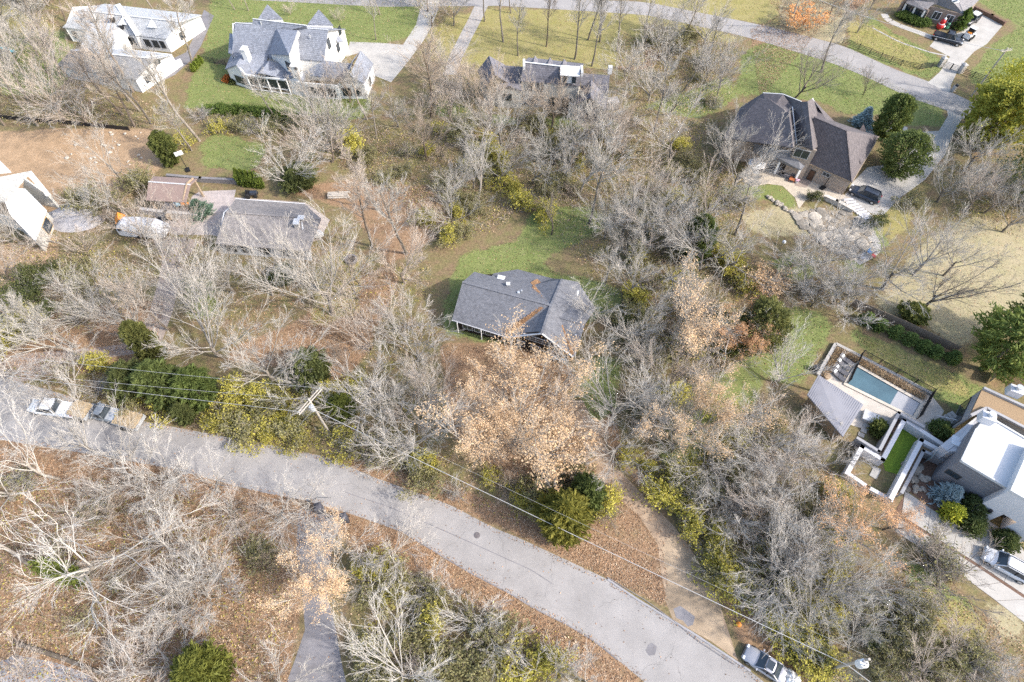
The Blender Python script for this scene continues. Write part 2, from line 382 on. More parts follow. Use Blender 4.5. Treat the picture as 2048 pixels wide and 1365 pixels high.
sheet('road', [(1660, 1470), (2150, 1840)], [(1400, 1470), (1890, 1840)], M['road'], .012)
sheet('driveway', [(560, 1400), (530, 1600), (540, 1800)], [(700, 1400), (730, 1600), (740, 1800)], M['asphalt_dark'], .008)
# curb strip on the house side, a real step
g = G(); q = [P(*p) for p in resample(UP[13:19], 24)]
for a, b in zip(q, q[1:]): g.bar(a, b, .22, .09)
tag(g.obj('kerb', M['asphalt']), kind='structure')
g = G(); q = [P(*p) for p in resample(LO[8:16], 30)]
for a, b in zip(q, q[1:]): g.bar(a, b, .14, .05)
tag(g.obj('road_edge', M['asphalt_dark']), kind='structure')
# tar seam along the road and the patches
def ribbon(name, pts, wd, m, z):
    g = G(); q = [P(*p, z) for p in pts]
    for a, b in zip(q, q[1:]):
        d = (b - a).normalized(); n = Vector((-d.y, d.x, 0)) * wd / 2
        g.poly([a - n, b - n, b + n, a + n])
    o = g.obj(name, m); tag(o, kind='structure'); return o
ribbon('tar_seam', resample([(690, 985), (780, 1015), (866, 1052), (940, 1085), (1024, 1123), (1062, 1140), (1105, 1168)], 30), .09, M['asphalt_dark'], .018)
ribbon('tar_seam', resample([(1215, 1155), (1290, 1200), (1340, 1236), (1400, 1285), (1470, 1330)], 20), .07, M['asphalt_dark'], .102)
sheet('driveway', [(598, 1016), (592, 1100), (604, 1180), (610, 1260), (590, 1320), (560, 1400)], [(690, 1036), (665, 1090), (655, 1190), (672, 1260), (682, 1320), (700, 1400)], M['asphalt_dark'], .008)
sheet('leafy_drive', [(1342, 1225), (1322, 1150), (1316, 1090), (1280, 1035), (1222, 980), (1182, 930), (1162, 880), (1130, 800)], [(1476, 1322), (1440, 1210), (1400, 1125), (1350, 1055), (1290, 995), (1238, 940), (1216, 900), (1165, 800)],
      mat('leafy_drive_surface', (.25, .175, .12), .95, .4, .9, bump=.4, col2=(.42, .31, .21)), .006)
patch('drive_apron', [(1346, 1240), (1330, 1200), (1334, 1150), (1322, 1095), (1345, 1068), (1392, 1120), (1432, 1190), (1448, 1250), (1470, 1310)], M['concrete_tan'], .010)
patch('asphalt_patch', [(1347, 1218), (1360, 1212), (1372, 1220), (1390, 1234), (1386, 1250), (1376, 1254), (1366, 1242), (1352, 1236)], M['asphalt_dark'], .015)
patch('asphalt_patch', [(1296, 1290), (1304, 1286), (1314, 1294), (1310, 1310), (1298, 1312), (1291, 1302)], M['asphalt_dark'], .016)
GRAV = mat('gravel_drive', (.25, .20, .17), .95, .3, 1.2, bump=.4, col2=(.36, .30, .26))
sheet('gravel_drive', [(-80, 740), (40, 708), (150, 700), (240, 690), (280, 668), (300, 620), (315, 570), (325, 520), (300, 470)], [(-60, 790), (60, 760), (170, 722), (270, 708), (325, 680), (345, 625), (358, 570), (372, 520), (400, 480)], GRAV, .007)
# top road and drives
sheet('road', resample([(500, -40), (760, -12), (1000, -6), (1290, 4), (1483, 42), (1565, 60), (1688, 92), (1787, 138), (1859, 164), (1897, 182), (1943, 204), (2110, 262)], 50), resample([(500, 0), (760, 14), (1000, 12), (1290, 30), (1476, 70), (1539, 88), (1666, 127), (1732, 154), (1820, 196), (1892, 220), (1930, 240), (2080, 305)], 50), M['road'], .012, sub=2)
patch('concrete_driveway', [(1855, 166), (1879, 145), (1900, 114), (1859, 93), (1872, 78), (1925, 64), (1918, 58), (1930, 33), (1949, 17), (2009, 42), (2004, 53), (1974, 88), (1949, 103), (1930, 123), (1916, 141), (1902, 170), (1900, 186)], M['concrete'], .015)
ribbon('front_walk', resample([(1866, 76), (1840, 66), (1800, 52), (1775, 40), (1768, 28)], 12), 1.5, M['concrete'], .018)
ribbon('concrete_edge', resample([(1745, 56), (1800, 85), (1860, 105), (1894, 112)], 10), .4, M['concrete'], .017)
patch('concrete_court', [(1690, 391), (1704, 366), (1735, 335), (1800, 325), (1832, 285), (1845, 264), (1878, 262), (1896, 232), (1894, 219), (1925, 236), (1905, 270), (1890, 310), (1850, 360), (1795, 400), (1768, 430), (1746, 430)], M['concrete'], .015)
ribbon('front_walk', resample([(1815, 265), (1800, 262), (1760, 268), (1720, 262)], 10), 3.0, M['concrete'], .013)
patch('patio', [(1478, 352), (1500, 332), (1560, 335), (1612, 352), (1648, 372), (1702, 396), (1694, 412), (1640, 398), (1612, 400), (1598, 418), (1590, 396), (1565, 372), (1535, 368), (1505, 374)], mat('patio_paving', (.46, .40, .32), .9, .18, 1.5, bump=.3), .02)
patch('brick_patio', [(1585, 352), (1608, 348), (1625, 362), (1612, 376), (1590, 372)], mat('patio_brick', (.30, .24, .20), .9, .2, 3, bump=.3), .026)
patch('concrete_driveway', [(700, 84), (760, 86), (806, 90), (832, 50), (845, 0), (850, -30), (885, -30), (876, 20), (860, 60), (844, 86), (815, 125), (782, 165), (745, 150), (742, 128), (722, 105), (692, 114)], M['concrete'], .015)
sheet('gravel_drive', [(952, 6), (936, 40), (920, 70), (900, 110), (885, 150)], [(976, 12), (962, 42), (944, 76), (925, 115), (912, 150)], mat('pale_gravel', (.32, .295, .27), .95, .2, 2), .009)
sheet('asphalt_drive', [(408, 20), (385, 80), (372, 105), (330, 125), (300, 140)], [(428, 32), (402, 92), (385, 118), (350, 150), (325, 162)], M['asphalt_dark'], .01)
patch('driveway_base', [(1812, 984), (1869, 1025), (1930, 1062), (1986, 1093), (2060, 1130), (2200, 1232), (2130, 1298), (1991, 1202), (1911, 1141), (1801, 1068), (1784, 1032)], M['mulch'], .012)
# the driveway slab by slab
for nm_, e1_, e2_ in (('upper', [(1810, 981), (1869, 1023), (1930, 1060), (1986, 1091), (2060, 1130), (2190, 1215)], [(1803, 1031), (1826, 1046), (1890, 1087), (1951, 1125), (2060, 1198), (2160, 1268)]), ('lower', [(1797, 1037), (1826, 1052), (1888, 1092), (1949, 1130), (2058, 1203), (2150, 1270)], [(1790, 1063), (1806, 1074), (1864, 1111), (1914, 1144), (1992, 1202), (2070, 1262)])):
    if nm_ == 'upper': dw_ = thing('concrete_driveway', None, None, P(1900, 1080)); dw_['kind'] = 'structure'
    e1_, e2_ = resample(e1_, 8), resample(e2_, 8)
    for k in range(7):
        q = [P(*e1_[k], .045), P(*e1_[k + 1], .045), P(*e2_[k + 1], .045), P(*e2_[k], .045)]; c = sum(q, Vector()) / 4
        g = G(dw_.location); g.slab([p + (c - p).normalized() * .03 for p in q], .06); g.obj('slab', M['concrete'], dw_)
patch('entry_walk', [(1930, 1060), (1968, 1036), (2010, 1063), (2040, 1088), (2060, 1128), (1986, 1091)], M['concrete'], .048)
patch('gravel_yard', [(300, 450), (330, 405), (430, 420), (470, 395), (610, 405), (660, 440), (640, 480), (560, 500), (420, 470), (350, 470)], mat('yard_gravel', (.36, .31, .28), .95, .25, 1.5, bump=.3), .009)
patch('patio', [(400, 383), (472, 380), (462, 420), (410, 428), (372, 420), (385, 392)], mat('patio_flagstone', (.38, .33, .31), .9, .2, 1.2, bump=.3), .016)
# ------------------------------------------------------------------ buildings
def shingle(name, col, ang, bw=.33, bh=.16, var=.18): return row_mat(name, col, .15, (0, 0, ang), groove=.6, bw=bw, bh=bh, var=var)
class Bld:
    def __init__(s, name, label, cat, base):
        s.c = P(*base); s.root = thing(name, label, cat, s.c)
    def pin(s, p, k): 
        d = Vector((s.c.x - p.x, s.c.y - p.y, 0)); return p + d.normalized() * k if d.length > .1 else p
    def g(s): return G(s.c)
    def roof(s, faces, m, t=.18, name='roof', parent=None):
        "each face is a plane of the roof with its own thickness"
        out = []
        for f in faces:
            g = s.g(); pts = [p if isinstance(p, Vector) else P(*p) for p in f]
            n = len(pts); c = sum(pts, Vector()) / n
            vs = pts + [c] + [p - Vector((0, 0, t)) for p in pts]
            fs = [(i, (i + 1) % n, n) for i in range(n)] if n > 4 else [tuple(range(n))]
            fs += [(i, i + n + 1, (i + 1) % n + n + 1, (i + 1) % n) for i in range(n)] + [tuple(range(2 * n, n, -1))]
            g.add(vs, fs); out.append(g.obj(name, m, parent or s.root))
        return out
    def wall(s, chain, m, inset=.35, z0=0.0, t=.2, name='wall'):
        pts = [s.pin(p if isinstance(p, Vector) else P(*p), inset) for p in chain]
        obs = []
        for a, b in zip(pts, pts[1:]):
            g = s.g(); n = Vector((-(b - a).y, (b - a).x, 0)).normalized()
            mid = (a + b) / 2
            if n.dot(Vector((s.c.x - mid.x, s.c.y - mid.y, 0))) < 0: n = -n
            q = [Vector((a.x, a.y, z0)), Vector((b.x, b.y, z0)), b - Vector((0, 0, .1)), a - Vector((0, 0, .1))]
            g.slab(q, t, n); obs.append(g.obj(name, m, s.root))
        s.last = pts; return obs
    def gable(s, a, apex, b, m, inset=.35, z0=0.0, name='gable_wall'):
        a, x, b = [s.pin(p if isinstance(p, Vector) else P(*p), inset) for p in (a, apex, b)]
        n = Vector((-(b - a).y, (b - a).x, 0)).normalized(); mid = (a + b) / 2
        if n.dot(Vector((s.c.x - mid.x, s.c.y - mid.y, 0))) < 0: n = -n
        # keep the apex in the plane of the wall
        k = (x - a).dot(n); x = x - n * k
        g = s.g(); e = Vector((0, 0, .12))
        g.slab([Vector((a.x, a.y, z0)), Vector((b.x, b.y, z0)), b - e, x - e * 1.5, a - e], .2, n)
        s.last = [a, b]; return g.obj(name, m, s.root)
    def win(s, a, b, t, wd, ht, zc, fm=None, name='window', mull=1, pm=None, inset=0.0, proud=.05, rows=1):
        a, b = [p if isinstance(p, Vector) else P(*p) for p in (a, b)]
        if inset: a, b = s.pin(a, inset), s.pin(b, inset)
        a = Vector((a.x, a.y, 0)); b = Vector((b.x, b.y, 0)); d = (b - a).normalized(); n = Vector((-d.y, d.x, 0))
        c = a.lerp(b, t)
        if n.dot(Vector((s.c.x - c.x, s.c.y - c.y, 0))) > 0: n = -n
        c = c + n * proud; c.z = zc
        MM = Matrix((d, n, Vector((0, 0, 1)))).transposed()
        fm = fm or M['trim']; g = s.g(); k = .09
        for sx in (-1, 1): g.box(c + d * sx * (wd / 2 - k / 2), (k, .1, ht), M=MM)
        for sz in (-1, 1): g.box(c + Vector((0, 0, sz * (ht / 2 - k / 2))), (wd - 2 * k, .1, k), M=MM)
        for i in range(1, mull): g.box(c + d * (wd * (i / mull - .5)), (.06, .09, ht - 2 * k), M=MM)
        for i in range(1, rows): g.box(c + Vector((0, 0, ht * (i / rows - .5))), (wd - 2 * k, .08, .05), M=MM)
        f = g.obj(name, fm, s.root)
        g = s.g(); g.box(c, (wd - 2 * k, .05, ht - 2 * k), M=MM); g.obj('panel' if name == 'door' else 'pane', pm or M['glass'], f)
        return f
    def box(s, name, c, size, m, rz=0.0, z=None, parent=None):
        g = s.g(); c = c if isinstance(c, Vector) else P(*c); g.box(c, size, rz); return g.obj(name, m, parent or s.root)
    def gutter(s, pts, m, wd=.14, name='gutter'):
        g = s.g(); q = [p if isinstance(p, Vector) else P(*p) for p in pts]
        for a, b in zip(q, q[1:]): g.bar(a + Vector((0, 0, -.12)), b + Vector((0, 0, -.12)), wd, .13)
        return g.obj(name, m, s.root)
    def ridge(s, pts, m, wd=.32):
        g = s.g(); q = [p if isinstance(p, Vector) else P(*p) for p in pts]
        for a, b in zip(q, q[1:]): g.bar(a, b, wd, .06)
        return g.obj('ridge_cap', m, s.root)
    def chimney(s, p, sz, h, m, rz=0.0, pot=True):
        c = P(*p); o = s.box('chimney', c + Vector((0, 0, h / 2 - .6)), (sz[0], sz[1], h), m, rz)
        s.box('chimney_cap', c + Vector((0, 0, h - .57)), (sz[0] + .2, sz[1] + .2, .12), M['trim'], rz, parent=o)
        return o
    def vent(s, p, r=.09, h=.5):
        g = s.g(); c = P(*p); g.tube(c - Vector((0, 0, .2)), c + Vector((0, 0, h)), r); return g.obj('vent_pipe', M['metal'], s.root)
def ang(p, q):
    a, b = P(*p), P(*q); return math.atan2(b.y - a.y, b.x - a.x)

# --- the dark grey house in the middle
h = Bld('house', 'dark grey shingled house with crossing gables and rust leaves in its valleys, centre', 'house', (1040, 650))
sh = shingle('slate_grey_shingles', (.15, .153, .168), -ang((925, 564, 5), (1101, 611, 5)), var=.16)
A, B_, Cc, D = (925, 564.5, 5.2), (1101.7, 611.3, 5.35), (903.5, 640.2, 2.6), (1014.8, 675, 2.6)
Vt, Ap, Gf, Ge, Wv, Wr = (1071, 569, 3.9), (1124.2, 558.6, 5.0), (1083.2, 667.4, 5.45), (1145.7, 713.9, 2.6), (1119.3, 635.5, 4.3), (1170, 648.4, 4.1)
h.roof([[A, B_, D, Cc], [A, (948.4, 544, 3.4), (977.7, 559.6, 4.0), (987.5, 547, 3.1), (1035.3, 539, 2.6), (1105.6, 557.6, 2.7), Vt, B_],
        [Vt, (1105.6, 557.6, 2.7), Ap, B_], [B_, Gf, D], [B_, Wv, Ge, Gf], [Ap, (1156, 564, 3.9), (1191, 617, 2.6), Wr, Wv, B_], [Wv, Wr, (1151.5, 710, 2.6), Ge]], sh, .16)
h.ridge([A, B_], sh); h.ridge([Ap, B_, Gf], sh); h.ridge([Wv, Wr], sh)
h.wall([(903.5, 640.2, 2.6), (1014.8, 675, 2.6)], M['wood_dark'], .7); w0 = h.last
for t in (.2, .42, .64): h.win(w0[0], w0[1], t, 1.5, 1.2, 1.4, M['trim'], mull=2)
h.win(w0[0], w0[1], .84, .95, 2.0, 1.05, M['trim'], name='door', pm=M['wood_dark'])
h.gable((1014.8, 676.8, 2.6), Gf, Ge, M['wood_dark'], .7); gw = h.last
h.win(gw[0], gw[1], .5, 4.6, 1.1, 3.5, M['trim'], mull=5, rows=2)
for t, ww in ((.2, 1.2), (.45, 1.4), (.75, 1.6)): h.win(gw[0], gw[1], t, ww, 1.3, 1.3, M['trim'], mull=2)
h.wall([(903.5, 640.2, 2.6), (948.4, 544, 2.6)], M['wood_dark'], .6); h.gable((903.5, 640.2, 2.6), (925, 564.5, 5.1), (948.4, 544, 3.2), M['wood_dark'], .6)
h.wall([(948.4, 544, 3.2), (1035.3, 540, 2.6), (1105.6, 558, 2.7), (1156, 564, 3.2), (1191, 617, 2.6), (1170, 648, 2.6), (1151, 710, 2.6)], M['wood_dark'], .6)
for a in ((914, 646, 2.5), (962, 660.5, 2.5)):
    g = h.g(); p = P(*a); g.tube((p.x, p.y, 0), p, .07); g.obj('porch_post', M['white'], h.root)
h.gutter([Cc, D], M['trim']); h.gutter([D, Gf, Ge], M['trim'], .2, 'fascia')
for p, sz in (((1002, 556.5, 3.7), (1.1, .8, .22)), ((1148, 586.5, 3.75), (1.3, 1.0, .25)), ((1139.5, 574, 4.15), (.8, .7, .2))):
    o = h.box('skylight', p, sz, M['trim'], -.25); h.box('pane', P(*p) + Vector((0, 0, sz[2] / 2 + .02)), (sz[0] - .2, sz[1] - .2, .03), M['lamp'], -.25, parent=o)
h.chimney((1016.5, 571.5, 4.4), (.35, .35), 1.0, M['metal']); h.vent((1037, 588, 4.7), .2, .4); h.vent((1043, 585, 4.7), .1, .5); h.vent((1151, 673, 3.6), .1, .4); h.vent((1022, 663, 2.9), .1, .4)
def leaves_on(bl, quad, n, name='fallen_leaves', sz=.16):
    a, b, c, d = [P(*p) for p in quad]; u = RNG.random(n); v = RNG.random(n) ** 1.5
    pts = np.array([np.array(a.lerp(b, x).lerp(d.lerp(c, x), y)) for x, y in zip(u, v)]) - np.array(bl.c)
    pts[:, 2] += .03 + RNG.random(n) * .12
    k = sz * (.6 + .8 * RNG.random((n, 1))); e1 = RNG.normal(size=(n, 3)) * np.array([1, 1, .25]); e1 /= np.linalg.norm(e1, axis=1)[:, None]
    e2 = np.cross(e1, [0, 0, 1.0]) + RNG.normal(size=(n, 3)) * .2
    Vv = np.stack([pts - e1 * k, pts - e2 * k * .6, pts + e1 * k, pts + e2 * k * .6], 1).reshape(-1, 3)
    o = link(name, np_mesh(name, Vv, np.arange(4 * n).reshape(n, 4), M['leaf_rust']), None, bl.root); tag(o, kind='stuff'); return o
M['leaf_rust'] = mat('rust_leaves', (.29, .165, .085), .9, .45, 1.3)
leaves_on(h, [(1019, 668, 2.95), (1087, 616, 4.95), (1082, 613.5, 5.0), (1010, 664, 2.95)], 900)
leaves_on(h, [(1068, 572, 3.95), (1093, 606, 4.9), (1087, 609, 4.9), (1061, 580, 4.05)], 700)
leaves_on(h, [(1124, 652, 3.9), (1146, 708, 2.75), (1143, 710, 2.75), (1121, 652, 3.9)], 350)
leaves_on(h, [(1062, 566, 3.7), (1075, 560, 3.3), (1080, 566, 3.6), (1066, 572, 3.9)], 250)
h.box('hvac_unit', (1111, 712, .5), (1.0, 1.0, .9), M['metal'], .3); h.box('hvac_unit', (1128, 718, .5), (1.0, 1.0, .9), M['metal'], .3)

# --- white modern farmhouse with steep blue-grey roofs
h = Bld('farmhouse', 'large white farmhouse with steep blue-grey gable roofs on a bright green lawn', 'house', (590, 140))
sh = shingle('blue_grey_shingles', (.235, .25, .29), -ang((470, 46, 8), (656, 60, 8)), var=.2)
RL, RR, EL, ER = (470, 46, 9.0), (656, 60, 9.0), (463, 112, 4.4), (648, 122, 4.4)
def below(p, q_z): return (p[0], p[1], q_z)
h.roof([[RL, (505, 48.6, 9.0), (505.4, 38, 9.8), (613, 51.5, 9.8), (613, 56.8, 9.0), RR, ER, EL]], sh)
def back(p, z, dx, dy):
    a = P(*p); return Vector((a.x + dx, a.y + dy, z))
dr = (P(470, 46, 9) - P(656, 60, 9)).normalized(); nb = Vector((dr.y, -dr.x, 0)); nb = nb if nb.y > 0 else -nb
bL, bR = P(*RL) + nb * 8 - Vector((0, 0, 4.6)), P(*RR) + nb * 8 - Vector((0, 0, 4.6))
h.roof([[P(*RL), P(*RR), bR, bL]], sh)
h.ridge([(470, 46, 9.0), (505, 48.6, 9.0)], M['trim'], .2); h.ridge([(505.4, 38, 9.8), (613, 51.5, 9.8)], M['trim'], .2); h.ridge([(613, 56.8, 9.0), RR], M['trim'], .2)
h.wall([EL, ER], M['white'], .3)
h.gable(ER, RR, bR, M['white'], .3); ge = h.last
h.win(ge[0], ge[1], .34, 1.1, 1.9, 5.6, M['black']); h.win(ge[0], ge[1], .62, 1.1, 1.6, 3.0, M['black']); h.win(ge[0], ge[1], .82, 1.1, 1.6, 5.2, M['black'])
h.gable(EL, RL, bL, M['white'], .3); h.wall([bL, bR], M['white'], .3)
# left end pent roof
h.roof([[(459, 67, 5.6), (468, 68, 5.8), (464, 108, 5.0), (456.5, 106, 4.8)]], sh)
h.wall([(459, 68, 5.5), (457, 106, 4.7)], M['white'], .2)
# tall cross gable
h.roof([[(553.6, 58, 8.8), (595.5, 61, 9.6), (577.8, 110.5, 8.6), (537, 108, 5.6)]], sh)
h.roof([[(595.5, 61, 9.6), (600, 66, 8.6), (582, 116, 7.6), (577.8, 110.5, 8.6)]], M['white'], .12, 'rake_board')
h.wall([(540, 108, 5.5), (578, 112, 7.6), (597, 75, 7.6)], M['white'], .15); q = h.last
h.win(q[0], q[1], .82, 1.7, 1.7, 4.9, M['black'], mull=2)
# low front-left wing
h.roof([[(490, 102.5, 5.0), (472, 130, 5.0), (450, 138.4, 3.1), (462, 110, 3.1)], [(490, 102.5, 5.0), (537, 110, 4.9), (533, 122, 4.2), (510, 148, 3.0), (487, 152, 3.0), (472, 130, 5.0)]], sh)
h.gable((450.8, 138.4, 3.1), (472, 130, 5.0), (489, 152, 3.1), M['white'], .25); gw = h.last
h.win(gw[0], gw[1], .62, 2.8, 1.5, 1.5, M['black'], mull=3, rows=2)
h.chimney((497, 121, 4.4), (.9, 1.3), 3.0, M['white'], -.2)
# screened porch
h.roof([[(538.4, 122, 5.0), (586, 133, 3.3), (573, 158, 3.0), (519, 146, 4.4)], [(538.4, 122, 5.0), (519, 146, 4.4), (508, 150, 3.0), (530, 122, 3.9)]], sh)
pa, pb = P(493, 152, 3.0), P(573, 162, 3.0)
g = h.g(); g.bar(pa, pb, .3, .3); d = (pb - pa).normalized()
for k in range(5):
    p = pa.lerp(pb, k / 4); g.tube((p.x, p.y, 0), p, .13, n=4)
for z in (.15, .95): g.bar((pa.x, pa.y, z), (pb.x, pb.y, z), .12, .12)
g.obj('porch_frame', M['white'], h.root)
for k in range(4):
    a, b = pa.lerp(pb, k / 4), pa.lerp(pb, (k + 1) / 4); g = h.g(); n = nb * .12
    g.slab([Vector((a.x, a.y, 1.1)) + n, Vector((b.x, b.y, 1.1)) + n, b + n, a + n], .04, nb); g.obj('screen_panel', M['glass'], h.root)
# right chimney block and low wing
h.chimney((595, 147, 4.5), (1.3, 1.3), 2.3, M['white'], -.2); h.box('chimney_pot', P(592, 138, 6.3), (.5, .5, .3), M['black'])
h.roof([[(649, 121, 5.4), (706, 128, 5.4), (690, 160, 3.2), (600, 148, 3.2)], [(721.2, 101.6, 6.4), (706, 120, 6.0), (694, 150, 5.6), (676, 168, 3.1), (704, 122, 3.1)], [(721.2, 101.6, 6.4), (746.6, 127, 3.2), (728, 168, 3.1), (700, 150, 5.8)]], sh)
h.gable((676, 170, 3.1), (698, 150, 5.6), (730, 170, 3.1), M['white'], .25); gw = h.last
h.win(gw[0], gw[1], .3, 1.6, 1.6, 1.5, M['black'], mull=2); h.win(gw[0], gw[1], .72, 1.2, 1.6, 1.5, M['black'])
h.wall([(575, 160, 3.2), (602, 166, 3.2), (676, 172, 3.1)], M['white'], .25); q = h.last
for t in (.25, .5, .8): h.win(q[1], q[2], t, 1.5, 1.8, 1.4, M['black'], mull=2)
h.wall([(730, 170, 3.1), (746.6, 127, 3.1)], M['white'], .25); q = h.last
h.win(q[0], q[1], .5, 1.2, 1.5, 1.5, M['black'])
h.gable((580, 160, 3.1), (592, 150, 4.6), (604, 164, 3.1), M['white'], .1)
h.roof([[(592, 150, 4.7), (578, 158, 3.1), (572, 150, 3.2), (588, 138, 4.7)], [(592, 150, 4.7), (606, 163, 3.1), (612, 150, 3.4), (600, 138, 4.7)]], sh)
# turret roofs at the back
for ap, ring, z0 in (((534.6, 9, 9.2), ((515.5, 39, 6.9), (565, 38, 6.9), (549, 25, 6.9), (527, 25, 6.9)), 6.2), ((637.4, 19, 9.2), ((614.6, 49.5, 6.9), (666.6, 50.8, 6.9), (651, 36, 6.9), (629, 36, 6.9)), 6.2)):
    n = len(ring); h.roof([[ap, ring[i], ring[(i + 1) % n]] for i in range(n)], sh)
    h.wall([ring[0], ring[1]], M['white'], .2)
h.roof([[(663, 58, 6.0), (687, 82, 4.2), (675, 84, 4.4), (668, 64, 5.4)], [(668, 64, 5.4), (675, 84, 4.4), (664, 70, 5.0)]], sh)
h.vent((480, 54, 8.3), .1, .4); h.vent((523, 50, 9.0), .14, .7); h.vent((577, 72, 8.6), .1, .4); h.vent((620, 74, 8.0), .1, .4)

# --- white ranch house with courtyard garage, top left
h = Bld('ranch_house', 'long white ranch house with pale grey roof and white triangular roof vents, top left', 'house', (230, 80))
sh = shingle('pale_grey_shingles', (.42, .43, .44), -ang((157, 20, 6), (359, 44, 6)), var=.14)
dr = (P(157, 20.5, 6) - P(359, 44, 6)).normalized(); nb = Vector((dr.y, -dr.x, 0)); nb = nb if nb.y > 0 else -nb
RL, RR = P(157, 20.5, 5.6), P(359, 44, 5.6); EL, ER = P(125, 55, 3.0), P(332, 78, 3.0)
bL, bR = RL + nb * 7 - Vector((0, 0, 2.6)), RR + nb * 7 - Vector((0, 0, 2.6))
h.roof([[RL, RR, ER, EL], [RL, RR, bR, bL]], sh); h.ridge([RL, RR], M['trim'])
h.wall([EL, ER], M['white'], .35); fw = h.last
for t, wd in ((.07, .9), (.64, 1.4), (.80, 1.2), (.88, 1.2), (.95, 1.0)): h.win(fw[0], fw[1], t, wd, 1.5, 1.6, M['dark_frame'], mull=2)
h.gable(ER, RR, bR, M['white'], .35); q = h.last; h.win(q[0], q[1], .4, 1.2, 1.4, 1.6, M['black'])
h.gable(EL, RL, bL, M['white'], .35); h.wall([bL, bR], M['white'], .35)
h.roof([[(178, 47, 4.6), (227.6, 46.5, 4.7), (228, 105, 3.0), (161, 95, 2.9)], [(227.6, 46.5, 4.7), (256, 70, 3.1), (228.5, 105, 3.0)]], sh)
h.wall([(161, 95, 2.8), (228, 105, 2.8), (254, 72, 3.0)], M['white'], .3); h.gutter([(256, 70, 3.1), (228.5, 105, 3.0)], M['white'], .3, 'fascia')
h.wall([(178, 60, 2.9), (161, 95, 2.8)], M['white'], .3)
GL, GR, gl, gr = P(141.5, 100.5, 5.4), P(307.6, 118, 5.4), P(113, 131, 2.8), P(271, 161, 2.8)
M['gar_sh'] = shingle('grey_shingles', (.26, .26, .265), -ang((141, 100, 6), (307, 118, 6)), var=.2)
dr = (GL - GR).normalized(); nb = Vector((dr.y, -dr.x, 0)); nb = nb if nb.y > 0 else -nb
b1, b2 = GL + nb * 5 - Vector((0, 0, 2.4)), GR + nb * 5 - Vector((0, 0, 2.4))
h.roof([[GL, GR, gr, gl]], M['gar_sh']); h.roof([[GL, GR, b2, b1]], sh); h.ridge([GL, GR], M['trim'])
h.gable(gr, GR, b2, M['white'], .2); q = h.last; h.win(q[0], q[1], .25, 1.2, 1.2, 1.6, M['black']); h.win(q[0], q[1], .62, 1.2, 1.2, 3.4, M['black'])
h.wall([gl, gr], M['white'], .3); h.wall([gl, b1], M['white'], .3); h.wall([b1, b2], M['white'], .3)
# white parapet strip and gable vents
g = h.g(); g.bar(P(236, 10, 3.4), P(250, 32, 5.65), 1.0, .15); g.bar(P(253, 34, 5.65), P(277, 72, 3.3), .9, .18); g.bar(P(276, 72, 3.1), P(286, 95, .3), .9, .2); g.obj('porch_roof', M['white'], h.root)
for a, b, c in (((246, 38, 5.2), (236.5, 48.5, 4.6), (254, 50, 4.6)), ((304, 42, 5.2), (294, 55, 4.6), (312, 56, 4.6)), ((188, 32, 5.2), (181, 42, 4.6), (195, 43, 4.6))):
    g = h.g(); A3, B3, C3 = P(*a), P(*b), P(*c); g.slab([A3 + Vector((0, 0, .3)), B3, C3], .25, nb); g.obj('dormer_vent', M['white'], h.root)
h.chimney((224, 38, 5.2), (.7, .6), 1.0, M['black']); h.chimney((242, 52, 4.4), (.6, .5), .9, M['black'])
wl_ = thing('garden_wall', 'long white garden wall running from the garage toward the asphalt drive, top left', 'wall', P(330, 150))
g = G(wl_.location); g.bar(P(303, 166), P(352, 138), .35, 1.7); g.bar(P(352, 138), P(366, 130), .35, 1.3); g.obj('wall', M['white'], wl_)

# --- cream stone house behind the trees, top centre
h = Bld('stone_house', 'cream stone house with dark slate roofs seen through bare trees, top centre', 'house', (1090, 190))
sh = shingle('purple_slate', (.17, .165, .185), -ang((1049, 125, 7), (1163, 137, 7)), var=.22)
dr = (P(1049, 125, 8) - P(1163, 137, 8)).normalized(); nb = Vector((dr.y, -dr.x, 0)); nb = nb if nb.y > 0 else -nb
RL, RR = P(1047, 124.5, 8.2), P(1163.5, 137.5, 8.2); EL, ER = P(1041, 162, 5.4), P(1160, 172, 5.4)
bL, bR = RL + nb * 6 - Vector((0, 0, 3)), RR + nb * 6 - Vector((0, 0, 3))
h.roof([[RL, RR, ER, EL], [RL, RR, bR, bL]], sh); h.ridge([RL, RR], M['white'], .25)
h.wall([EL, ER], M['cream'], .3); q = h.last
for t in (.14, .33): h.win(q[0], q[1], t, 1.1, 1.6, 4.2, M['black'])
for t in (.12, .32, .6, .82): h.win(q[0], q[1], t, 1.8, 2.1, 1.4, M['black'], mull=2)
h.gable(EL, RL, bL, M['cream'], .3); h.gable(ER, RR, bR, M['cream'], .3); h.wall([bL, bR], M['cream'], .3)
for px in (1065, 1094.5, 1123):
    k = (px - 1065) * .108; a, b, c, e = (px + 5, 111.5 + k, 9.2), (px - 3.5, 125 + k, 8.0), (px + 1.5, 126.5 + k, 8.2), (px + 11, 119 + k, 8.0)
    h.roof([[a, b, c], [a, c, (px + 11, 126.5 + k, 8.0), e]], sh, .1, 'dormer'); 
# white pedimented dormer
c0 = P(1138, 155, 6.4)
h.box('dormer', c0 + Vector((0, 0, .4)), (2.5, 2.0, 1.8), M['white'], math.atan2(-dr.y, -dr.x)); h.roof([[c0 + Vector((-1.7, -1.3, 1.35)), c0 + Vector((1.7, -1.7, 1.35)), c0 + Vector((1.8, .2, 2.0)), c0 + Vector((-1.6, .6, 2.0))]], M['trim'], .15, 'dormer_roof')
for dx in (-.8, .8):
    g = h.g(); g.box(c0 + Vector((dx, -1.16 - .1 * dx, .3)), (.7, .1, 1.2), -.1); g.obj('window', M['glass'], h.root)
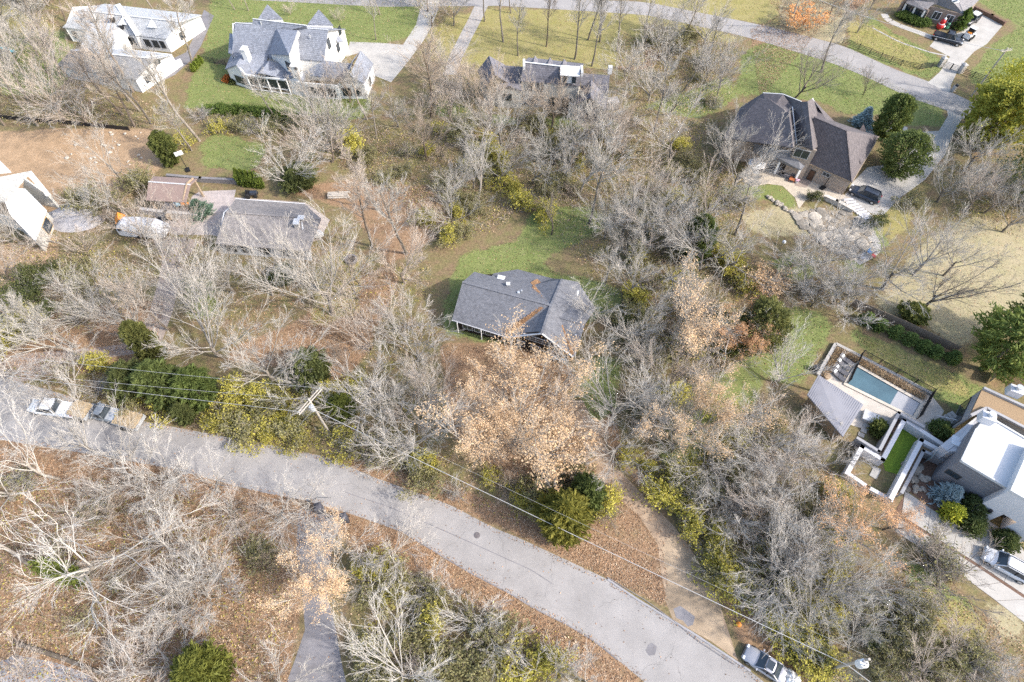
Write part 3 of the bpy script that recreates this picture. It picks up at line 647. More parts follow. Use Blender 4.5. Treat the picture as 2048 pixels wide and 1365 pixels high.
# wings
h.roof([[(978, 111.6, 7.4), (955, 142, 4.4), (972, 175, 4.2), (990, 150, 7.2)], [(978, 111.6, 7.4), (1010, 130, 5.6), (1022, 168, 4.2), (990, 150, 7.2)], [(1005, 131, 6.2), (1046, 134, 6.2), (1042, 168, 4.2), (1010, 168, 4.2)]], sh)
h.wall([(957, 142, 4.2), (974, 176, 4.2), (1020, 170, 4.2), (1044, 168, 4.2)], M['cream'], .2)
h.gable((994, 182, 3.6), (1017, 176, 4.4), (1042, 184, 3.6), M['cream'], .2); q = h.last
h.win(q[0], q[1], .4, 1.5, 1.3, 2.3, M['black'], mull=2)
h.roof([[(994, 180, 3.8), (1018, 172, 4.8), (1044, 182, 3.8), (1042, 168, 4.6), (1000, 166, 4.6)]], sh)
h.roof([[(1161, 146.5, 6.8), (1219.6, 151, 6.8), (1217, 186, 4.2), (1162, 182, 4.2)], [(1182.5, 160, 6.6), (1215, 197, 3.4), (1211, 222, 3.2), (1181, 195, 6.2)], [(1182.5, 160, 6.6), (1181, 195, 6.2), (1148, 210, 3.2), (1160, 182, 3.6)]], sh)
h.wall([(1162, 182, 4.2), (1217, 186, 4.2), (1219.6, 152, 4.2)], M['cream'], .2)
h.gable((1148, 211, 3.2), (1181, 195, 6.1), (1211, 222, 3.2), M['cream'], .3); q = h.last
h.win(q[0], q[1], .52, 3.0, 1.6, 1.5, M['black'], mull=4, rows=2); h.box('round_vent', P(1183, 206, 4.6), (.5, .15, .5), M['black'])
h.wall([(1211, 222, 3.2), (1216, 197, 3.2)], M['cream'], .3); h.wall([(1138, 205, 3.2), (1149, 211, 3.2)], M['cream'], .1)
h.box('hvac_shed', P(1225, 207, .9), (2.2, 1.8, 1.4), M['stone'], .2)
h.box('chimney', P(1220, 140, 6.5), (.7, .7, 1.4), M['trim']); h.box('parapet', P(1048, 129, 8.0), (.4, 2.2, .7), M['trim']); h.box('parapet', P(1163.5, 142, 8.0), (.4, 2.2, .7), M['trim'])

# --- brown-roofed brick house, right
h = Bld('brick_house', 'big tan brick house with steep charcoal-brown hip roofs and cream roof strips, right', 'house', (1630, 310))
sh = shingle('charcoal_brown_shingles', (.125, .11, .112), -ang((1594, 200, 8), (1694, 262, 8)), var=.2)
shl = sh
br = row_mat('tan_brick', (.36, .295, .24), .1, (R(90), 0, 0), bw=.25, bh=.09, groove=1.25, var=.2)
r1, r2 = (1628, 234, 9.4), (1694, 262, 9.4); e1, e2, e3 = (1614.5, 326, 3.2), (1704.4, 364.4, 3.2), (1758, 273.4, 3.2)
h.roof([[r1, r2, e2, e1], [r2, e3, e2], [r1, (1668.4, 243, 4.4), e3, r2]], sh); h.ridge([r1, r2], sh); h.ridge([r2, e2], sh)
h.wall([e1, e2, e3], br, .3); q = h.last
h.win(q[0], q[1], .20, 1.0, 2.1, 1.08, M['dark_frame'], name='door', pm=mat('brown_door', (.10, .055, .035), .5)); h.win(q[0], q[1], .48, 1.3, .8, 2.4, M['trim'], mull=2)
h.win(q[1], q[2], .3, 3.0, 2.2, 1.15, M['trim'], name='door', pm=M['white']); h.win(q[1], q[2], .7, 3.0, 2.2, 1.15, M['trim'], name='door', pm=M['white'])
h.roof([[(1713, 304, 5.2), (1732, 310, 4.4), (1722, 328, 3.9)], [(1713, 304, 5.2), (1722, 328, 3.9), (1716, 318, 4.4)]], sh, .1, 'dormer')
h.gutter([e1, e2, e3], M['wood'], .16)
M['strip'] = shl
# main block: gable A and gable B with valleys between
a1, a2 = (1577.5, 225, 9.6), (1586, 295, 8.8)
h.roof([[(1525.8, 186.5, 8.2), (1566, 189, 9.4), (1584.5, 214, 8.4), a1, a2, (1446, 276, 4.0), (1482, 214, 5.2)]], sh)
h.roof([[(1584.5, 214, 7.6), (1594.5, 288, 6.4), a2, a1]], sh)
b1_, b2_ = (1615, 203, 10.6), (1626, 300, 9.2)
h.roof([[(1566, 189, 8.2), (1603, 204, 10.0), b1_, b2_, (1594, 287, 6.3), (1584.5, 214, 7.4)]], sh)
h.roof([[b1_, (1624.6, 197, 8.8), (1634.7, 215, 7.0), (1635.5, 293, 6.0), b2_]], sh)
h.roof([[(1634.7, 215, 6.6), (1624.6, 197, 8.4), (1668.4, 243, 4.6), (1660, 250, 6.0)], [(1634, 236, 6.4), (1658, 248.7, 7.0), (1632, 292, 5.2)], [(1632, 208, 6.9), (1666, 244, 4.9), (1660, 251, 7.0), (1633, 238, 7.0)]], sh)
h.ridge([(1584.5, 214, 9.0), (1593, 288, 6.7)], M['trim'], .16); h.ridge([(1525.8, 186.5, 7.6), (1566, 189, 8.2), (1603, 204, 9.0)], M['trim'], .2); h.ridge([(1624.6, 197, 8.4), (1634.7, 215, 7.3)], M['trim'], .2)
h.roof([[(1525.8, 186.5, 7.6), (1566, 189, 8.2), back((1566, 189, 8.2), 4.0, 3, 6), back((1530, 186.5, 7.6), 4.0, 5, 3)], [(1566, 189, 8.2), (1603, 204, 9.0), back((1603, 204, 9), 4.0, 4, 6), back((1566, 189, 8.2), 4.0, 3, 6)]], sh)
h.wall([(1446, 276, 4.3), (1590, 296, 4.6)], br, .4); h.wall([(1446, 276, 4.3), (1482, 214, 4.8), (1525, 190, 4.2)], br, .4)
h.wall([(1589, 292, 6.4), (1632, 304, 6.4)], br, .5); q = h.last; h.win(q[0], q[1], .42, 2.4, 1.7, 5.0, M['trim'], mull=2)
# covered porch
h.roof([[(1508, 288, 4.3), (1592, 304, 4.6), (1616, 324, 3.2), (1603, 340, 2.7), (1506, 303, 2.7)]], shingle('porch_metal', (.30, .30, .32), -.4, bw=.4, bh=6), .15, 'porch_roof')
for p in ((1602, 339, 2.6), (1560, 325, 2.6), (1524, 311, 2.6)):
    c = P(*p); g = h.g(); g.box((c.x, c.y + .2, 1.3), (.35, .35, 2.6)); g.obj('porch_post', M['white'], h.root)
h.roof([[(1690, 254, 5.2), (1722, 262, 4.2), (1718, 272, 4.6), (1698, 268, 5.0)], [(1727, 248, 5.6), (1718, 262, 4.4), (1732, 262, 4.4)]], sh)
h.vent((1571, 247, 7.6), .12, .4); h.vent((1654, 274, 6.6), .12, .4); h.vent((1638, 292, 5.6), .12, .4); h.chimney((1656, 254, 6.6), (.5, .4), .9, M['metal'])
# cream strips: the sunlit edge boards of the two gables
# --- stone house across the road, top right
h = Bld('gabled_house', 'brown brick house with grey roof and clipped hedge at the upper right corner', 'house', (1850, 5))
sh = shingle('grey_brown_shingles', (.22, .21, .215), -.45, var=.2)
bk = row_mat('brown_brick', (.24, .19, .16), .1, (R(90), 0, 0), bw=.25, bh=.09, groove=1.2)
h.roof([[(1820, -30, 6), (1880, -20, 6), (1866, 12, 3.0), (1806, -4, 3.0)], [(1880, -30, 6.4), (1925, -34, 6.8), (1960, -2, 3.2), (1929, 28, 3.1), (1874, 8, 3.2)], [(1925, -34, 6.8), (1990, -20, 3.4), (1960, -2, 3.2)], [(1865, 8, 3.2), (1890, -30, 6.4), (1874, 8, 3.2)]], sh)
h.wall([(1806, -4, 3.0), (1858, 22, 3.0)], bk, .3); q = h.last
for t in (.25, .6, .85): h.win(q[0], q[1], t, 1.7, 1.6, 1.5, M['black'], mull=2)
h.wall([(1862, 14, 3.1), (1929, 30, 3.1), (1962, -2, 3.2)], bk, .3); q = h.last
h.win(q[0], q[1], .3, 1.5, 1.6, 1.6, M['white'], mull=2); h.win(q[0], q[1], .7, 1.5, 1.6, 1.6, M['white'], mull=2)
h.roof([[(1818, -8, 3.6), (1868, 6, 3.6), (1852, 22, 2.7), (1812, 6, 2.7)]], sh, .15, 'porch_roof')
for p in ((1814, 6, 2.6), (1832, 14, 2.6), (1850, 22, 2.6)):
    c = P(*p); g = h.g(); g.box((c.x, c.y, 1.3), (.3, .3, 2.6)); g.obj('porch_post', M['white'], h.root)
o = h.box('skylight', (1911, 3, 4.7), (1.3, .8, .2), M['white'], .4); h.box('pane', P(1911, 3, 4.8) + Vector((0, 0, .05)), (1.0, .5, .05), M['glass'], .4, parent=o)

# --- low grey house behind the big bare trees, left
h = Bld('low_house', 'long low grey-roofed house half hidden behind bare trees beside the covered camper', 'house', (540, 455))
sh = shingle('weathered_grey_shingles', (.23, .21, .20), -ang((453, 424, 5), (640, 440, 5)), var=.2)
RL, RR = P(452, 425, 4.6), P(642, 438, 4.6)
h.roof([[(471, 398, 3.0), (610, 408, 3.0), RR, RL], [RL, RR, (618, 503, 2.7), (430, 488, 2.7)]], sh, .18)
h.ridge([RL, RR], sh); h.wall([(430, 488, 2.6), (618, 503, 2.6)], M['trim'], .45); q = h.last
for t in (.12, .3, .5, .72, .88): h.win(q[0], q[1], t, 1.5, 1.3, 1.4, M['dark_frame'], mull=2)
h.gable((618, 503, 2.6), RR, (612, 408, 2.8), M['trim'], .4); h.gable((430, 488, 2.6), RL, (471, 398, 2.8), M['trim'], .4)
h.wall([(471, 398, 2.8), (610, 408, 2.8)], M['trim'], .4); h.gutter([(471, 398, 3.0), (610, 408, 3.0)], M['white'])
h.chimney((596, 452, 4.0), (.7, 1.0), 1.5, M['stone']); h.box('roof_hatch', P(602, 436, 4.7), (1.0, .8, .3), M['trim'], -.1)
# --- pavilion
h = Bld('pavilion', 'open wooden pavilion with faded red ribbed metal roof beside the stone patio', 'pavilion', (342, 395))
rm = row_mat('faded_red_metal', (.32, .235, .205), .3, (0, 0, 0), bw=.42, bh=40, groove=.75, var=.1)
e1, e2, r1, r2, f1, f2 = (292, 401, 3.0), (372, 405, 3.0), (297, 364, 4.6), (381, 370, 4.6), (308, 353, 3.9), (394, 358, 3.9)
h.roof([[r1, r2, e2, e1], [r1, r2, f2, f1]], rm, .12); h.ridge([r1, r2], M['trim'], .2)
for p in (e1, e2, f1, f2):
    c = h.pin(P(*p), .6); g = h.g(); g.box((c.x, c.y, c.z / 2 - .1), (.3, .3, c.z - .1)); g.obj('post', M['wood'], h.root)
g = h.g(); a, b, c = [h.pin(P(*p), .6) for p in (e2, r2, f2)]; g.bar(a, b, .2, .25); g.bar(c, b, .2, .25); g.bar(a, c, .2, .25); g.obj('truss', M['wood'], h.root)
# --- white barn at the left edge
h = Bld('barn', 'white building under construction with bare sheathed gable at the left edge', 'house', (30, 400))
wr = mat('white_underlay', (.80, .80, .79), .7, .05, .5); gs = mat('grey_sheathing', (.46, .44, .40), .85, .12, 1.0)
h.roof([[(-30, 360, 6.4), (62, 342, 6.4), (10, 404, 4.4), (-40, 400, 4.4)]], shingle('pale_shingles', (.42, .41, .38), -.1), .2)
h.roof([[(4, 376, 4.9), (50, 378, 4.9), (92, 420, 3.2), (70, 482, 2.9), (20, 430, 4.0), (8, 400, 4.4)]], wr, .2)
h.roof([[(-80, 300, 6), (0, 322, 6), (22, 344, 5.4), (-60, 352, 5.4)], [(62, 342, 6.4), (100, 388, 3.2), (92, 392, 3.0), (56, 352, 6.0)]], wr, .2)
h.wall([(64, 345, 5.8), (100, 388, 3.0)], gs, .2); h.gable((50, 378, 3.2), (62, 343, 6.3), (98, 388, 3.2), gs, .3); q = h.last; h.win(q[0], q[1], .55, 2.2, 1.8, 1.5, M['wood'])
h.wall([(92, 420, 3.0), (70, 482, 2.8), (20, 440, 3.0), (-40, 420, 3.0)], gs, .4); q = h.last; h.win(q[0], q[1], .35, 2.4, 2.0, 1.4, M['wood_new'])
# ------------------------------------------------------------------ modern house, pool and garden walls, lower right
h = Bld('modern_house', 'modern flat-roofed house with bright white roofs and dark grey siding, right edge', 'house', (2030, 930))
sid = row_mat('grey_siding', (.20, .195, .205), .1, (R(90), 0, 0), bw=6, bh=.22, groove=.75, var=.08)
M['grey_wall'] = mat('grey_render', (.30, .295, .30), .8, .08, 1)
M['white_wall'] = mat('white_render', (.56, .55, .555), .8, .06, 1)
F1, F2, K1, K2 = (1922.5, 921.6, 6.4), (2017, 978, 6.4), (1952, 859, 6.4), (1972, 832, 6.4)
h.roof([[F1, K1, K2, (2130, 925, 6.4), (2060, 960, 6.4), F2]], M['white_roof'], .35)
h.wall([K2, K1, F1, F2], sid, .12)
q = h.last; h.win(q[2], q[3], .16, 1.6, 1.0, 3.3, M['dark_frame'], mull=2)
g = h.g()
for a, b in ((F1, K1), (F1, F2), (K2, (2130, 925, 6.4))): g.bar(P(*a), P(*b), .22, .16)
g.obj('parapet', M['trim'], h.root)
T1, T2 = (2021, 981, 7.6), (2062, 888, 7.6)
h.roof([[T1, T2, (2180, 955, 7.6), (2140, 1050, 7.6)]], M['white_roof'], .5); h.wall([T1, T2], M['white_wall'], .1)
# low white wing, entrance block
h.roof([[(1968, 822, 4.0), (1954, 858, 4.0), (1894, 902, 3.4), (1881, 892, 3.4)]], M['white_wall'], .4, 'low_roof')
h.wall([(1881, 892, 3.4), (1894, 902, 3.4), (1954, 858, 4)], M['white_wall'], .1)
h.roof([[(1899, 903, 3.4), (1912, 872, 3.4), (1932, 884, 3.4), (1920, 904, 3.4)]], M['white_wall'], .3, 'canopy'); h.wall([(1899, 903, 3.2), (1920, 904, 3.2)], M['white_wall'], .05, z0=1.4)
q0 = P(*T1); q1 = P(2140, 1050, 7.6); A0, B0 = Vector((q0.x, q0.y, 0)), Vector((q1.x, q1.y, 0)); dw = (B0 - A0).normalized(); nw = Vector((dw.y, -dw.x, 0))
if nw.dot(A0 - h.c) < 0 and nw.x > 0: nw = -nw
s0, s1 = (P(1971, 1047) - A0).dot(dw), (P(1997, 1061) - A0).dot(dw); ZR = 3.1
def blk(name, a_, b_, z0, z1, m, dep=.0, t=.35):
    g = h.g(); p, q_ = A0 + dw * a_ - nw * dep, A0 + dw * b_ - nw * dep
    g.slab([Vector((p.x, p.y, z0)), Vector((q_.x, q_.y, z0)), Vector((q_.x, q_.y, z1)), Vector((p.x, p.y, z1))], t, -nw); return g.obj(name, m, h.root)
Lw = (B0 - A0).length
blk('wall', 0, s0, 0, 7.1, M['white_wall']); blk('wall', s1, Lw, 0, 7.1, M['white_wall']); blk('wall', s0 + .01, s1 - .01, ZR, 7.1, M['white_wall'])
blk('recess_wall', s0, s1, 0, ZR, M['grey_wall'], 1.9)
for sx in (s0 - .15, s1 + .15):
    g = h.g(); p = A0 + dw * sx; g.bar(p - nw * .36, p - nw * 2.0, .3, ZR); g.obj('recess_wall', M['white_wall'], h.root)
pr_, qr_ = A0 - nw * 1.9 + dw * s0, A0 - nw * 1.9 + dw * s1
h.win(pr_, qr_, .36, 1.1, 2.3, 1.2, M['wood'], name='door', pm=M['glass'], proud=.12); h.win(pr_, qr_, .8, .8, 2.1, 1.3, M['dark_frame'], proud=.12)
lit = bpy.data.materials.new('lit_lamp'); lit.use_nodes = True; e = lit.node_tree.nodes['Principled BSDF']; e.inputs['Emission Color'].default_value = (1, .65, .3, 1); e.inputs['Emission Strength'].default_value = 3
for nm, u, z, dp, m in (('sconce', s0 * .5, 2.6, -.2, M['black']), ('sconce', s1 + 2.2, 2.6, -.2, M['black']), ('lit_lantern', (s0 + s1) / 2 + .4, 2.75, .8, lit)):
    g = h.g(); p = A0 + dw * u - nw * dp; g.box((p.x, p.y, z), (.34, .34, .4), .5); g.obj(nm, m, h.root)
# leaf covered wing at the back
v = [(1965, 778, 4.6), (2048, 816, 4.6), (2130, 856, 4.6), (2110, 905, 4.6), (2048, 858, 4.6), (1971, 818, 4.6), (1939, 833, 4.6)]
h.roof([v], M['leafy_roof'], .3); h.wall([v[6], v[0], v[1], v[2]], M['grey_wall'], .0)
q = h.last; h.win(q[0], q[1], .3, 2.2, 2.2, 1.6, M['dark_frame'], mull=2); h.win(q[0], q[1], .72, 2.2, 2.2, 1.6, M['dark_frame'], mull=2)
g = h.g()
for a_, b_ in zip(v, v[1:]): g.bar(P(*a_), P(*b_), .35, .35)
g.obj('parapet', M['grey_wall'], h.root)
for p in ((1968, 840, 6.5), (2023, 787, 4.8)):
    o = h.box('chimney', P(*p) + Vector((0, 0, .5)), (1.5, 1.1, 1.2), M['white_wall'], -.45); g = h.g(); c = P(*p); g.tube(c + Vector((0, 0, 1.1)), c + Vector((0, 0, 1.6)), .3); g.tube(c + Vector((0, 0, 1.6)), c + Vector((0, 0, 1.68)), .42); g.obj('flue', M['metal'], o)
h.box('skylight', P(1918, 885, 3.5), (1.6, 1.3, .25), M['lamp'], -.5)
# courtyard glass screen
g = h.g(); a, b = P(1841, 930), P(1868, 902); g.slab([a, b, b + Vector((0, 0, 2.2)), a + Vector((0, 0, 2.2))], .06, (1, 0, 0)); g.obj('glass_panel', mat('screen_glass', (.20, .24, .24), .08, .1, 1), h.root)
# back steps
st = thing('stairs', 'white outdoor stairs with railing between the pool terrace and modern house', 'stairs', P(1895, 845))
for k in range(6):
    g = G(st.location); c = P(1880 + k * 6.5, 850 - k * 3.2, .15 * (k + 1)); g.box((c.x, c.y, c.z / 2), (.45, 1.7, c.z), .45); g.obj('step', M['concrete'], st)
g = G(st.location); a, b = P(1874, 832, 1), P(1918, 842, 1.6); g.bar(a, b, .08, .08)
for k in range(6): p = a.lerp(b, k / 5); g.tube((p.x, p.y, 0), p, .035, n=5)
g.obj('railing', M['trim'], st)

def low_wall(name, label, pts, z, wd, m, group=None):
    q = [P(*p, z) for p in pts]; t = thing(name, label, 'wall', (q[0].x, q[0].y, 0), group=group)
    for a, b in zip(q, q[1:]):
        g = G(t.location); d = (b - a).normalized() * wd / 2
        g.bar(Vector((a.x, a.y, 0)) - d, Vector((b.x, b.y, 0)) + d * .98, wd, z); g.obj('wall', m, t)
        g = G(t.location); g.bar(a - d * 1.2, b + d * 1.2, wd + .08, .06); g.obj('coping', m, t)
    return t
low_wall('planter_wall', 'grey zigzag planter wall beside the stepping stones and pool terrace', [(1716, 877), (1758, 903), (1798, 826), (1846, 853)], 1.9, .3, M['grey_wall'])
low_wall('planter_wall', 'white zigzag garden wall along the upper left of the bright turf', [(1694.5, 946.5), (1724.4, 894), (1765.5, 920), (1809, 839.5), (1889, 892)], 1.5, .45, M['white_wall'])
low_wall('planter_wall', 'white garden wall between the bright turf and brown planting strip', [(1783, 996), (1842.8, 881), (1889, 906)], 1.5, .45, M['white_wall'])
low_wall('planter_wall', 'thin grey inner wall between the brown strip and courtyard boulders', [(1804, 985), (1847, 902), (1890, 922)], 1.3, .3, M['grey_wall'])
low_wall('planter_wall', 'low white wall under the orange oak, running down to the driveway', [(1700, 950), (1736, 975), (1782, 1000)], .7, .4, M['white_wall'])
patch('planting_bed', [(1719, 880), (1758, 908), (1799, 832), (1846, 857), (1860, 874), (1809, 845), (1766, 922), (1724, 897)], M['mulch'], .9)
patch('planting_bed', [(1787, 994), (1843, 888), (1886, 910), (1890, 922), (1847, 902), (1804, 985)], M['leafy_roof'], .9)
TURF = mat('bright_turf', (.13, .20, .02), .9, .25, 3, bump=.3)
patch('turf', [(1809, 846), (1888, 897), (1874, 903), (1842, 882), (1806, 952), (1770, 942), (1766, 924)], TURF, .03)
patch('planting_bed', [(1808, 975), (1848, 905), (1892, 925), (1868, 960), (1905, 985), (1930, 1010), (1945, 1030), (1925, 1054), (1870, 1022)], M['mulch'], .018)
# pool
pw = thing('pool', 'rectangular swimming pool with blue-grey water and a pale shallow shelf', 'pool', P(1770, 785))
W = [P(*p, .05) for p in ((1714.5, 734.7), (1840, 807), (1825, 833), (1694.5, 768.4))]
wat = mat('pool_water', (.07, .125, .15), .06, .25, .25, spec=.5, bump=.03, scale2=3)
f = .66; s1, s2 = W[0].lerp(W[1], f), W[3].lerp(W[2], f)
g = G(pw.location); g.poly([W[0], s1, s2, W[3]]); g.obj('water', wat, pw)
g = G(pw.location); g.poly([s1 + Vector((0, 0, .004)), W[1] + Vector((0, 0, .004)), W[2] + Vector((0, 0, .004)), s2 + Vector((0, 0, .004))]); g.obj('shallow_shelf', mat('shelf_water', (.36, .355, .36), .15, .08, .5), pw)
cop = mat('sandstone_coping', (.52, .46, .38), .85, .12, 1)
for k in range(4):
    a, b = W[k], W[(k + 1) % 4]; g = G(pw.location); d = (b - a).normalized() * .2; n = Vector((d.y, -d.x, 0)).normalized() * .22
    if n.dot(a - pw.location) < 0: n = -n
    a, b = a + n, b + n; g.bar(Vector((a.x, a.y, .01)) - d * 2, Vector((b.x, b.y, .01)) + d * 2, .42, .15 + .003 * k); g.obj('coping', cop, pw)
tile = mat('pool_tile', (.05, .07, .09), .3, .2, 2)
for k in range(4):
    a, b = W[k], W[(k + 1) % 4]; g = G(pw.location); g.bar(Vector((a.x, a.y, .02)), Vector((b.x, b.y, .02)), .06, .1); g.obj('tile_band', tile, pw)
patch('pool_deck', [(1669.6, 690), (1862, 790), (1888, 822), (1868, 868), (1800, 880), (1700, 850), (1634, 752)], mat('deck_paving', (.47, .42, .36), .9, .15, .8, bump=.2), .012)
g = G(); dk = [P(*p) for p in ((1634, 752), (1669.6, 690), (1720, 716), (1861, 789.5))]
for a, b in zip(dk, dk[1:]): g.bar(a, b, .45, .4)
tag(g.obj('deck_kerb', M['concrete']), kind='structure')
patch('planting_bed', [(1671, 697), (1716, 719), (1851, 793), (1846, 801), (1712, 728), (1680, 711), (1648, 756), (1641, 752)], M['mulch'], .02)
# loungers
lab = ['uppermost of the four grey sun loungers on the pool terrace', 'second from the top of the four grey sun loungers on the terrace', 'third from the top of the four grey sun loungers on the terrace', 'lowest of the four grey sun loungers on the pool terrace']
lg = mat('lounger_fabric', (.13, .125, .13), .85, .1, 2)
ps = [((1679, 714), (1694, 725)), ((1673, 723), (1689, 735)), ((1668, 735), (1684, 746)), ((1664, 744), (1678, 756))]
base = None
for k, (p, q_) in enumerate(ps):
    a, b = P(*p), P(*q_); rz = math.atan2((b - a).y, (b - a).x)
    if base is None:
        t = thing('sun_lounger', lab[0], 'sun lounger', a, rz, 'sun loungers in a row on the pool terrace')
        g = G(); g.box((1.25, 0, .3), (1.4, .7, .1)); g.obj('seat', lg, t)
        g = G(); g.slab([(.55, -.35, .36), (.55, .35, .36), (-.1, .35, .75), (-.1, -.35, .75)], .09); g.obj('backrest', lg, t)
        g = G(); g.box((.25, 0, .6), (.3, .5, .12), M=Matrix.Rotation(.5, 3, 'Y')); g.obj('pillow', M['metal'], t)
        for x in (.2, 1.8):
            for y in (-.3, .3): g = G(); g.box((x, y, .12), (.06, .06, .24)); g.obj('leg', M['dark_frame'], t)
        base = t
    else: dup(base, a, rz, lab[k])
# pool house
h = Bld('pool_house', 'pool pavilion under a grey standing-seam metal roof beside the pool', 'pool house', (1670, 815))
c4 = [(1637, 750, 3.6), (1727, 809.5, 3.6), (1686, 874, 3.0), (1614.5, 790, 3.0)]
pm = mat('grey_metal_roof', (.25, .245, .262), .55, .08, .6)
h.roof([c4], pm, .18)
q = [P(*p) for p in c4]
for k in range(1, 24):
    g = h.g(); g.bar(q[0].lerp(q[1], k / 24), q[3].lerp(q[2], k / 24), .035, .035); g.obj('roof_seam', pm, h.root)
for p in c4:
    c = h.pin(P(*p), .7); g = h.g(); g.box((c.x, c.y, c.z / 2 - .1), (.25, .25, c.z - .2)); g.obj('post', M['wood'], h.root)
h.wall([c4[3], c4[2]], M['wood'], .8)
# black fence round the pool
def panel_fence(name, label, pts, z, m, n_rail=3, step=2.4, picket=.14, post=.09, gap=.0, rails=None, rail_w=.04, rail_h=.09, postm=None, group=None, part='rail', closed_panel=False):
    q = [P(*p) for p in pts]; t = thing(name, label, 'fence', q[0], group=group)
    for a, b in zip(q, q[1:]):
        n = max(1, round((b - a).length / step))
        for k in range(n + 1):
            if k == 0 and a is not q[0]: continue
            p = a.lerp(b, k / n); g = G(t.location); g.box(p + Vector((0, 0, (z + .08) / 2)), (post, post, z + .08)); g.obj('post', postm or m, t)
        for k in range(n):
            c, d = a.lerp(b, k / n), a.lerp(b, (k + 1) / n)
            for r_ in (rails or [.25, z * .5, z - .15]):
                g = G(t.location); g.bar(c + Vector((0, 0, r_)), d + Vector((0, 0, r_)), rail_w, rail_h); g.obj(part, m, t)
            if picket:
                L_ = (d - c).length; g = G(t.location)
                for j in range(1, int(L_ / picket)):
                    p = c.lerp(d, j * picket / L_); g.box(p + Vector((0, 0, z * .5 + .05)), (.03, .03, z - .2))
                tag(g.obj('pickets', m, t), kind='stuff')
    return t
panel_fence('pool_fence', 'black metal picket fence along the far side of the pool', [(1694, 764 + 4), (1713, 726), (1720, 712), (1861, 789.5), (1834, 838)], 1.5, M['black'], rails=[.2, 1.4], picket=.11)
panel_fence('pool_fence', 'short wooden boundary fence behind the shrub row, upper right of the pool lawn', [(1700, 612), (1719, 621), (1800, 656), (1909, 707)], 1.7, mat('fence_boards', (.25, .19, .14), .85, .2, 3), rails=[.1, .28, .46, .64, .82, 1.0, 1.18, 1.36, 1.54], rail_h=.17, picket=0, postm=M['wood'], part='board')
panel_fence('board_fence', 'new pale pine board fence at the right edge above the leafy flat roof', [(1975, 768), (1987, 748), (2050, 780), (2110, 812)], 1.7, M['wood_new'], rails=[.1, .28, .46, .64, .82, 1.0, 1.18, 1.36, 1.54], rail_h=.17, picket=0, part='board')
# stepping stones, slabs
gr = 'stepping stones between pool house and zigzag wall'
for (p, l) in (((1732, 853), 'upper of three square stepping stones beside the pool house'), ((1727, 862), 'middle of three square stepping stones beside the pool house'), ((1722, 870.5), 'lower of three square stepping stones beside the pool house'), ((1750, 946), 'large pale rectangular slab on the lawn below the zigzag wall')):
    c = P(*p); s = (1.6, .9) if 'large' in l else (.75, .6); rz = .9 if 'large' in l else -.5
    g = G(); g.box((0, 0, .05), (s[0], s[1], .1)); o = g.obj('paving_slab', M['concrete']); o.location = c; o.rotation_euler = (0, 0, rz); tag(o, l, 'paving slab', gr if 'large' not in l else None)
c = P(1738, 838); g = G(); g.box((0, 0, .3), (1.9, 1.5, .6)); o = g.obj('pool_equipment_box', M['trim']); o.location = c; o.rotation_euler = (0, 0, -.5); tag(o, 'pale grey equipment box beside the metal-roofed pool house', 'box')
c = P(1629, 740); g = G(); g.box((0, 0, .4), (.7, .6, .8)).box((0, 0, .83), (.76, .66, .06)); o = g.obj('grill', M['black']); o.location = c; tag(o, 'small black grill standing on grass left of the pool terrace', 'grill')
c = P(1653, 754); g = G(); g.tube((0, 0, 0), (0, 0, .35), .45, .5, 10); o = g.obj('fire_bowl', M['wood']); o.location = c; tag(o, 'round brown fire bowl at the corner of the pool house roof', 'fire bowl')
